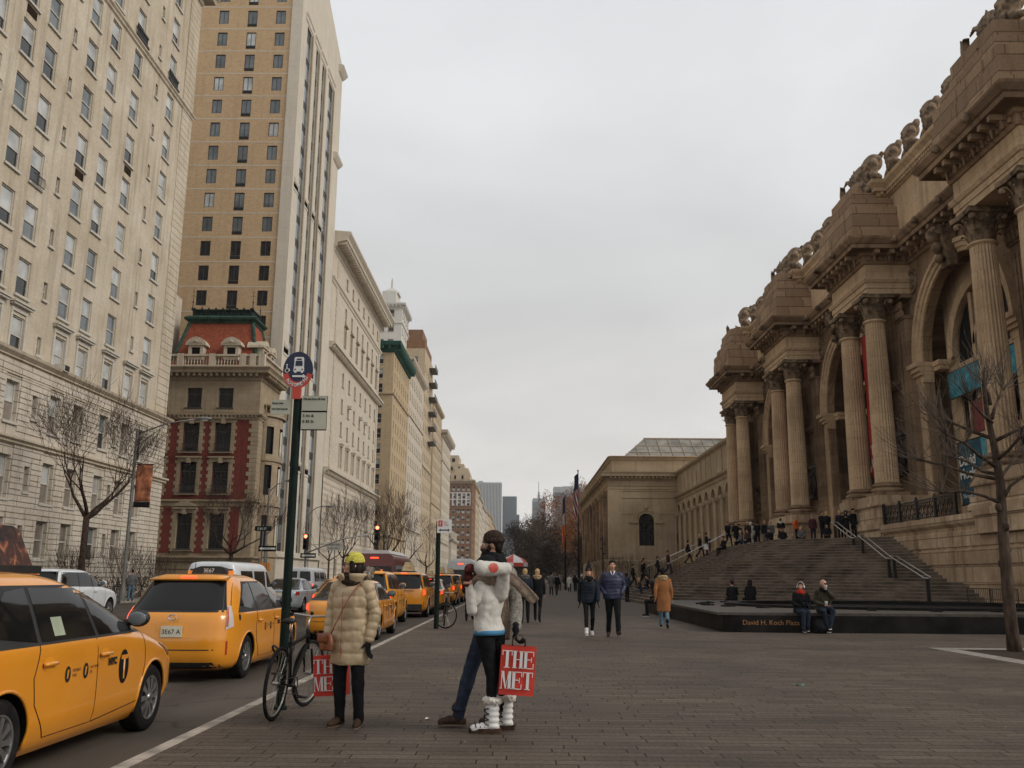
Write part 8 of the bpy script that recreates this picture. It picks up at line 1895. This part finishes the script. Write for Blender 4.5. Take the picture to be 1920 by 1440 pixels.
traffic_signal(-9.35,60.2,'red traffic signal on the dark post at the end of the mast arm',4.05,None,mat_='iron')
traffic_signal(-21.6,150,'distant red traffic signal over the far taxis',5,None)
def orange_ped(x,y,z0,label):
    t=thing('pedestrian_signal',label,'pedestrian signal',(x,y,0)); b=MB(); b.tube([(0,0,-.1),(0,0,z0+.6)],.06,8); b.build('pole',M['steel_pole'],t)
    for s in (-1,1): b=MB(); b.box(s*.42-.3,s*.42+.3,-.15,.15,z0-.25,z0+.28); b.box(s*.42-.24,s*.42+.24,-.24,-.15,z0-.2,z0+.22); b.build('housing',M['orange_sig'],t)
orange_ped(-17.0,60,1.95,'pair of amber pedestrian signal boxes left of the bus stop pole'); 
def arrow_sign(x,y,z,label,w=.9,h=.3,left=True,txt='ONE WAY'):
    t=thing('one_way_sign',label,'road sign',(x,y,z)); b=MB(); b.box(-w/2,w/2,-.01,.01,0,h); b.build('panel',M['black'],t)
    s=-1 if left else 1; b=MB(); b.prism([(s*(w/2-.05),h/2),(s*(w/2-.22),h*.85),(s*(w/2-.22),h*.66),(-s*(w/2-.05),h*.66),(-s*(w/2-.05),h*.34),(s*(w/2-.22),h*.34),(s*(w/2-.22),h*.15)],lambda p,t_:(p[0],-.012-.002*t_,p[1])); b.build('arrow',M['white'],t)
    b=MB(); b.tube([(0,.04,-z),(0,.04,h+.1)],.03,8); b.build('post',M['steel_pole'],t); text_obj('ONE WAY',.095,.001,M['black'],t,(-.22,-.016,h*.5-.035),(pi/2,0,0))
arrow_sign(-16.4,59.6,2.95,'black one way arrow sign above the amber pedestrian boxes',1.15,.36); arrow_sign(-13.7,59.5,2.55,'black one way arrow sign under the red signal with the mast arm',1.0,.3)
t=thing('street_name_sign','dark street name sign on a thin post before the mansion corner','road sign',(-17.0,60.5,0)); b=MB(); b.box(-.55,.55,-.012,.012,4.3,4.62); b.build('panel',M['pole_green'],t); text_obj('E 82 ST',.2,.002,M['white'],t,(-.38,-.016,4.38),(pi/2,0,0)); b=MB(); b.tube([(0,.03,0),(0,.03,4.7)],.04,8); b.build('post',M['steel_pole'],t)
t=thing('wording_sign','white rectangular notice sign on a thin post below the mast arm','road sign',(-12.2,60.5,0)); b=MB(); b.box(-.55,.55,-.012,.012,3.05,3.6); b.build('panel',M['frame_w'],t); text_obj('PASSENGERS',.15,.002,M['ink'],t,(-.5,-.016,3.38),(pi/2,0,0)); text_obj('CARS ONLY',.15,.002,M['ink'],t,(-.45,-.016,3.15),(pi/2,0,0)); b=MB(); b.tube([(0,.03,-.15),(0,.03,3.6)],.035,8); b.build('post',M['steel_pole'],t)
# bus stop pole
def bus_pole():
    t=thing('bus_stop_pole','tall dark green bus stop pole beside the bicycle at the kerb','sign post',(-2.56,10.2,0))
    b=MB(); b.lathe((0,0,0),[(.05,0),(.048,3.40)],16); b.lathe((0,0,0),[(.07,0),(.07,.03),(.05,.05)],16); b.build('pole',M['pole_green'],t,'auto')
    Z=3.715; d=MB(); el=lambda a,rx,rz,y:(rx*cos(a),y,Z+rz*sin(a)); N=40; Rx,Rz=.172,.215
    th=.012
    disk=[(Rx*cos(2*pi*k/N),Rz*sin(2*pi*k/N)) for k in range(N)]
    d.prism(disk,lambda p,q:(p[0],-.075+th*q,Z+p[1])); plate=d.build('round_sign',M['sign_blue'],t)
    r=MB(); a0,a1=pi*1.08,pi*1.92
    o=[((Rx+.004)*cos(a0+(a1-a0)*k/20),(Rz+.004)*sin(a0+(a1-a0)*k/20)) for k in range(21)]; i=[((Rx*.66)*cos(a1-(a1-a0)*k/20),(Rz*.66)*sin(a1-(a1-a0)*k/20)) for k in range(21)]
    rows=[[(x,-.078,Z+z) for x,z in o],[(x,-.078,Z+z) for x,z in i[::-1]]]; r.grid(rows); r.prism([(-.05,-.19),(.05,-.19),(.045,-.34),(-.045,-.34)],lambda p,q:(p[0],-.08+.016*q,Z+p[1])); r.build('red_band',M['sign_red'],plate)
    w=MB(); Y=-.082
    w.prism([(-.062,-.02),(.062,-.02),(.058,.03),(.055,.135),(.045,.15),(-.045,.15),(-.055,.135),(-.058,.03)],lambda p,q:(p[0]+.01,Y+.004*q,Z+p[1])); w.box(-.04,-.015,Y,Y+.004,Z-.035,Z-.02); w.box(.035,.06,Y,Y+.004,Z-.035,Z-.02)
    w.prism([(-.07,-.085),(.05,-.085),(.05,-.1),(.085,-.075),(.05,-.05),(.05,-.065),(-.07,-.065)],lambda p,q:(p[0]+.01,Y+.004*q,Z+p[1]))
    w.tube([(-.125+.022*cos(a),Y,Z-.01+.022*sin(a)) for a in [1.9+k*.6 for k in range(9)]],.004,4); w.tube([(-.128,Y,Z+.045),(-.128,Y,Z+.01),(-.105,Y,Z+.01),(-.093,Y,Z-.015)],.005,4); w.ball((-.128,Y,Z+.057),.009,6,5); w.build('bus_symbol',M['white'],plate)
    k=MB(); k.prism([(-.042,.045),(.042,.045),(.038,.105),(-.038,.105)],lambda p,q:(p[0]+.01,Y-.003+.002*q,Z+p[1])); k.prism([(-.03,.115),(.03,.115),(.027,.132),(-.027,.132)],lambda p,q:(p[0]+.01,Y-.003+.002*q,Z+p[1])); k.ball((-.03,Y-.002,Z+.005),.009,8,6); k.ball((.05,Y-.002,Z+.005),.009,8,6); k.build('bus_window',M['sign_blue'],plate)
    s='NO STANDING'
    for j,c in enumerate(s):
        if c==' ': continue
        a=pi*1.17+(pi*.66)*(j+.5)/len(s); x,z=Rx*.83*cos(a),Rz*.83*sin(a); text_obj(c,.056,.001,M['white'],plate,(x-.017,-.0815,Z+z-.018),(pi/2,-(a-pi*1.5),0),bold=.001)
    # (rotation about y tilts the letters round the rim)
    bl=MB(); bl.box(.065,.345,-.05,-.04,3.245,3.415); bl.build('route_plate',M['sign_green'],t); bl=MB(); bl.box(.062,.345,-.052,-.038,3.03,3.225); p2=bl.build('route_plate',M['sign_green'],t)
    bl=MB(); bl.box(-.29,-.068,-.05,-.04,3.20,3.37); bl.build('route_plate',M['sign_green'],t); bl=MB(); bl.box(.06,.35,-.036,-.03,3.02,3.42); bl.build('backing',M['black'],t)
    for s_,x,z,sz in (('Pick Up/ Drop Off Only',.078,3.37,.032),('5 Av &',.078,3.17,.045),('E 83 St',.078,3.105,.045),('Gray Line',-.28,3.32,.032),('New York Tours Inc',-.28,3.255,.027)): text_obj(s_,sz,.001,M['ink'],t,(x,-.054,z),(pi/2,0,0),sx=.8 if len(s_)>10 else 1,bold=.0008)
bus_pole()
def second_pole():
    t=thing('bus_stop_pole','dark green sign post with a white tour bus stop sign, farther along the kerb','sign post',(-2.32,26.,0)); b=MB(); b.lathe((0,0,0),[(.07,0),(.065,2.95)],12); b.build('pole',M['pole_green'],t,'auto')
    b=MB(); b.box(-.03,.38,-.08,-.06,2.62,3.0); p=b.build('sign_panel',M['white'],t); b=MB(); b.box(0,.12,-.084,-.08,2.80,2.97); b.build('emblem',M['sign_red'],p); b=MB(); b.prism([(.02,2.70),(.07,2.74),(.07,2.715),(.28,2.715),(.28,2.74),(.33,2.70),(.28,2.66),(.28,2.685),(.07,2.685),(.07,2.66)],lambda q,k:(q[0],-.082-.003*k,q[1])); b.build('arrow',M['ink'],p)
    text_obj('f',.16,.001,M['white'],p,(.035,-.086,2.825),(pi/2,0,0)); text_obj('Bus',.07,.001,M['sign_red'],p,(.16,-.084,2.9),(pi/2,0,0)); text_obj('Stop',.07,.001,M['sign_red'],p,(.16,-.084,2.83),(pi/2,0,0))
second_pole()
# flagpoles
def flagpole(x,y,h,label,flag):
    t=thing('flagpole',label,'flagpole',(x,y,0)); b=MB(); b.lathe((0,0,0),[(.14,0),(.1,h*.6),(.05,h)],10); b.build('pole',M['iron'],t,True); b=MB(); b.ball((0,0,h+.1),.12,8,6); b.build('finial',M['rail'],t,True)
    f=MB(); rows=[]
    H=flag['h']; W_=flag['w']
    for i in range(17):
        v=i/16; rows.append([(-.05-W_*u*(.5+.25*v)+.05*sin(v*9),.14*sin(u*7+v*5),h-.2-v*H-u*.35) for u in [k/8 for k in range(9)]])
    for i in range(16):
        for j in range(8):
            f.mi=flag['c'](i,j); f.quad(rows[i][j],rows[i][j+1],rows[i+1][j+1],rows[i+1][j])
    f.build('flag',flag['m'],t,True)
A('flag_blue',(.02,.025,.06),.8); A('flag_red',(.22,.03,.03),.8); A('flag_white',(.42,.38,.36),.8); A('flag_orange',(.55,.15,.05),.8)
flagpole(6.35,100,12.9,'taller flagpole with a limp striped flag left of the museum wing',dict(h=4.6,w=.75,c=lambda i,j:0 if i<6 and j<8 else 1+((i+j)//2)%2,m=[M['flag_blue'],M['flag_red'],M['flag_white']]))
flagpole(5.4,110,11.2,'shorter flagpole with a limp flag of dark, white and orange bands',dict(h=5.2,w=.5,c=lambda i,j:0 if i<6 else (1 if i<10 else 2),m=[M['flag_blue'],M['flag_white'],M['flag_orange']]))
# fingerpost on the plaza, litter, barrier by the wall, umbrella
t=thing('finger_post','thin black post with small spotlights before the museum wing','lamp post',(8.6,96,0)); b=MB(); b.lathe((0,0,0),[(.12,0),(.09,.6),(.06,5.6)],8); b.build('pole',M['iron'],t)
for z,s in ((4.9,1),(4.4,-1),(3.9,1),(5.4,-1)): b=MB(); b.tube([(0,0,z),(.28*s,0,z+.05)],.09,8); b.build('spotlight',M['iron'],t)
def barrier(x,y,label,rz):
    t=thing('crowd_barrier',label,'barrier',(x,y,0),rz,group='steel crowd barriers by the museum wall'); b=MB()
    b.tube([(-1,0,.15),(-1,0,1.1),(1,0,1.1),(1,0,.15),(-1,0,.15)],.02,6); 
    for k in range(14): b.tube([(-.9+k*.14,0,.15),(-.9+k*.14,0,1.1)],.01,5)
    b.build('frame',M['iron'],t)
    for s in (-.7,.7): b=MB(); b.tube([(s,-.3,.02),(s,0,.15),(s,.3,.02)],.02,6); b.build('foot',M['iron'],t)
barrier(18.2,37.,'black steel crowd barrier at the foot of the museum wall, left of the tree trunk',RE); barrier(18.0,34.8,'black steel crowd barrier at the foot of the wall, right of the tree trunk',RE)
b=MB(); b.M=Matrix.Translation((3.71,12.88,.004)); b.grid([[(x*.05,y*.03,.012*sin(x*2+y)) for x in range(4)] for y in range(3)]); o=b.build('litter',M['teal_glass']); tag(o,'small crumpled green wrapper lying on the pavers','litter'); o.modifiers.new('s','SOLIDIFY').thickness=.004
b=MB(); b.M=Matrix.Translation((-.95,9.6,.004)); b.poly([(0,0,.0),(.06,.01,.01),(.05,.05,.0),(.01,.04,.012)]); tag(b.build('litter',M['white']),'white paper scrap on the pavers left of the bearded man','litter')
for o in bpy.data.objects:
    if o.get('label') and not 4<=len(o['label'].split())<=16: print('LABEL',len(o['label'].split()),o['label'])
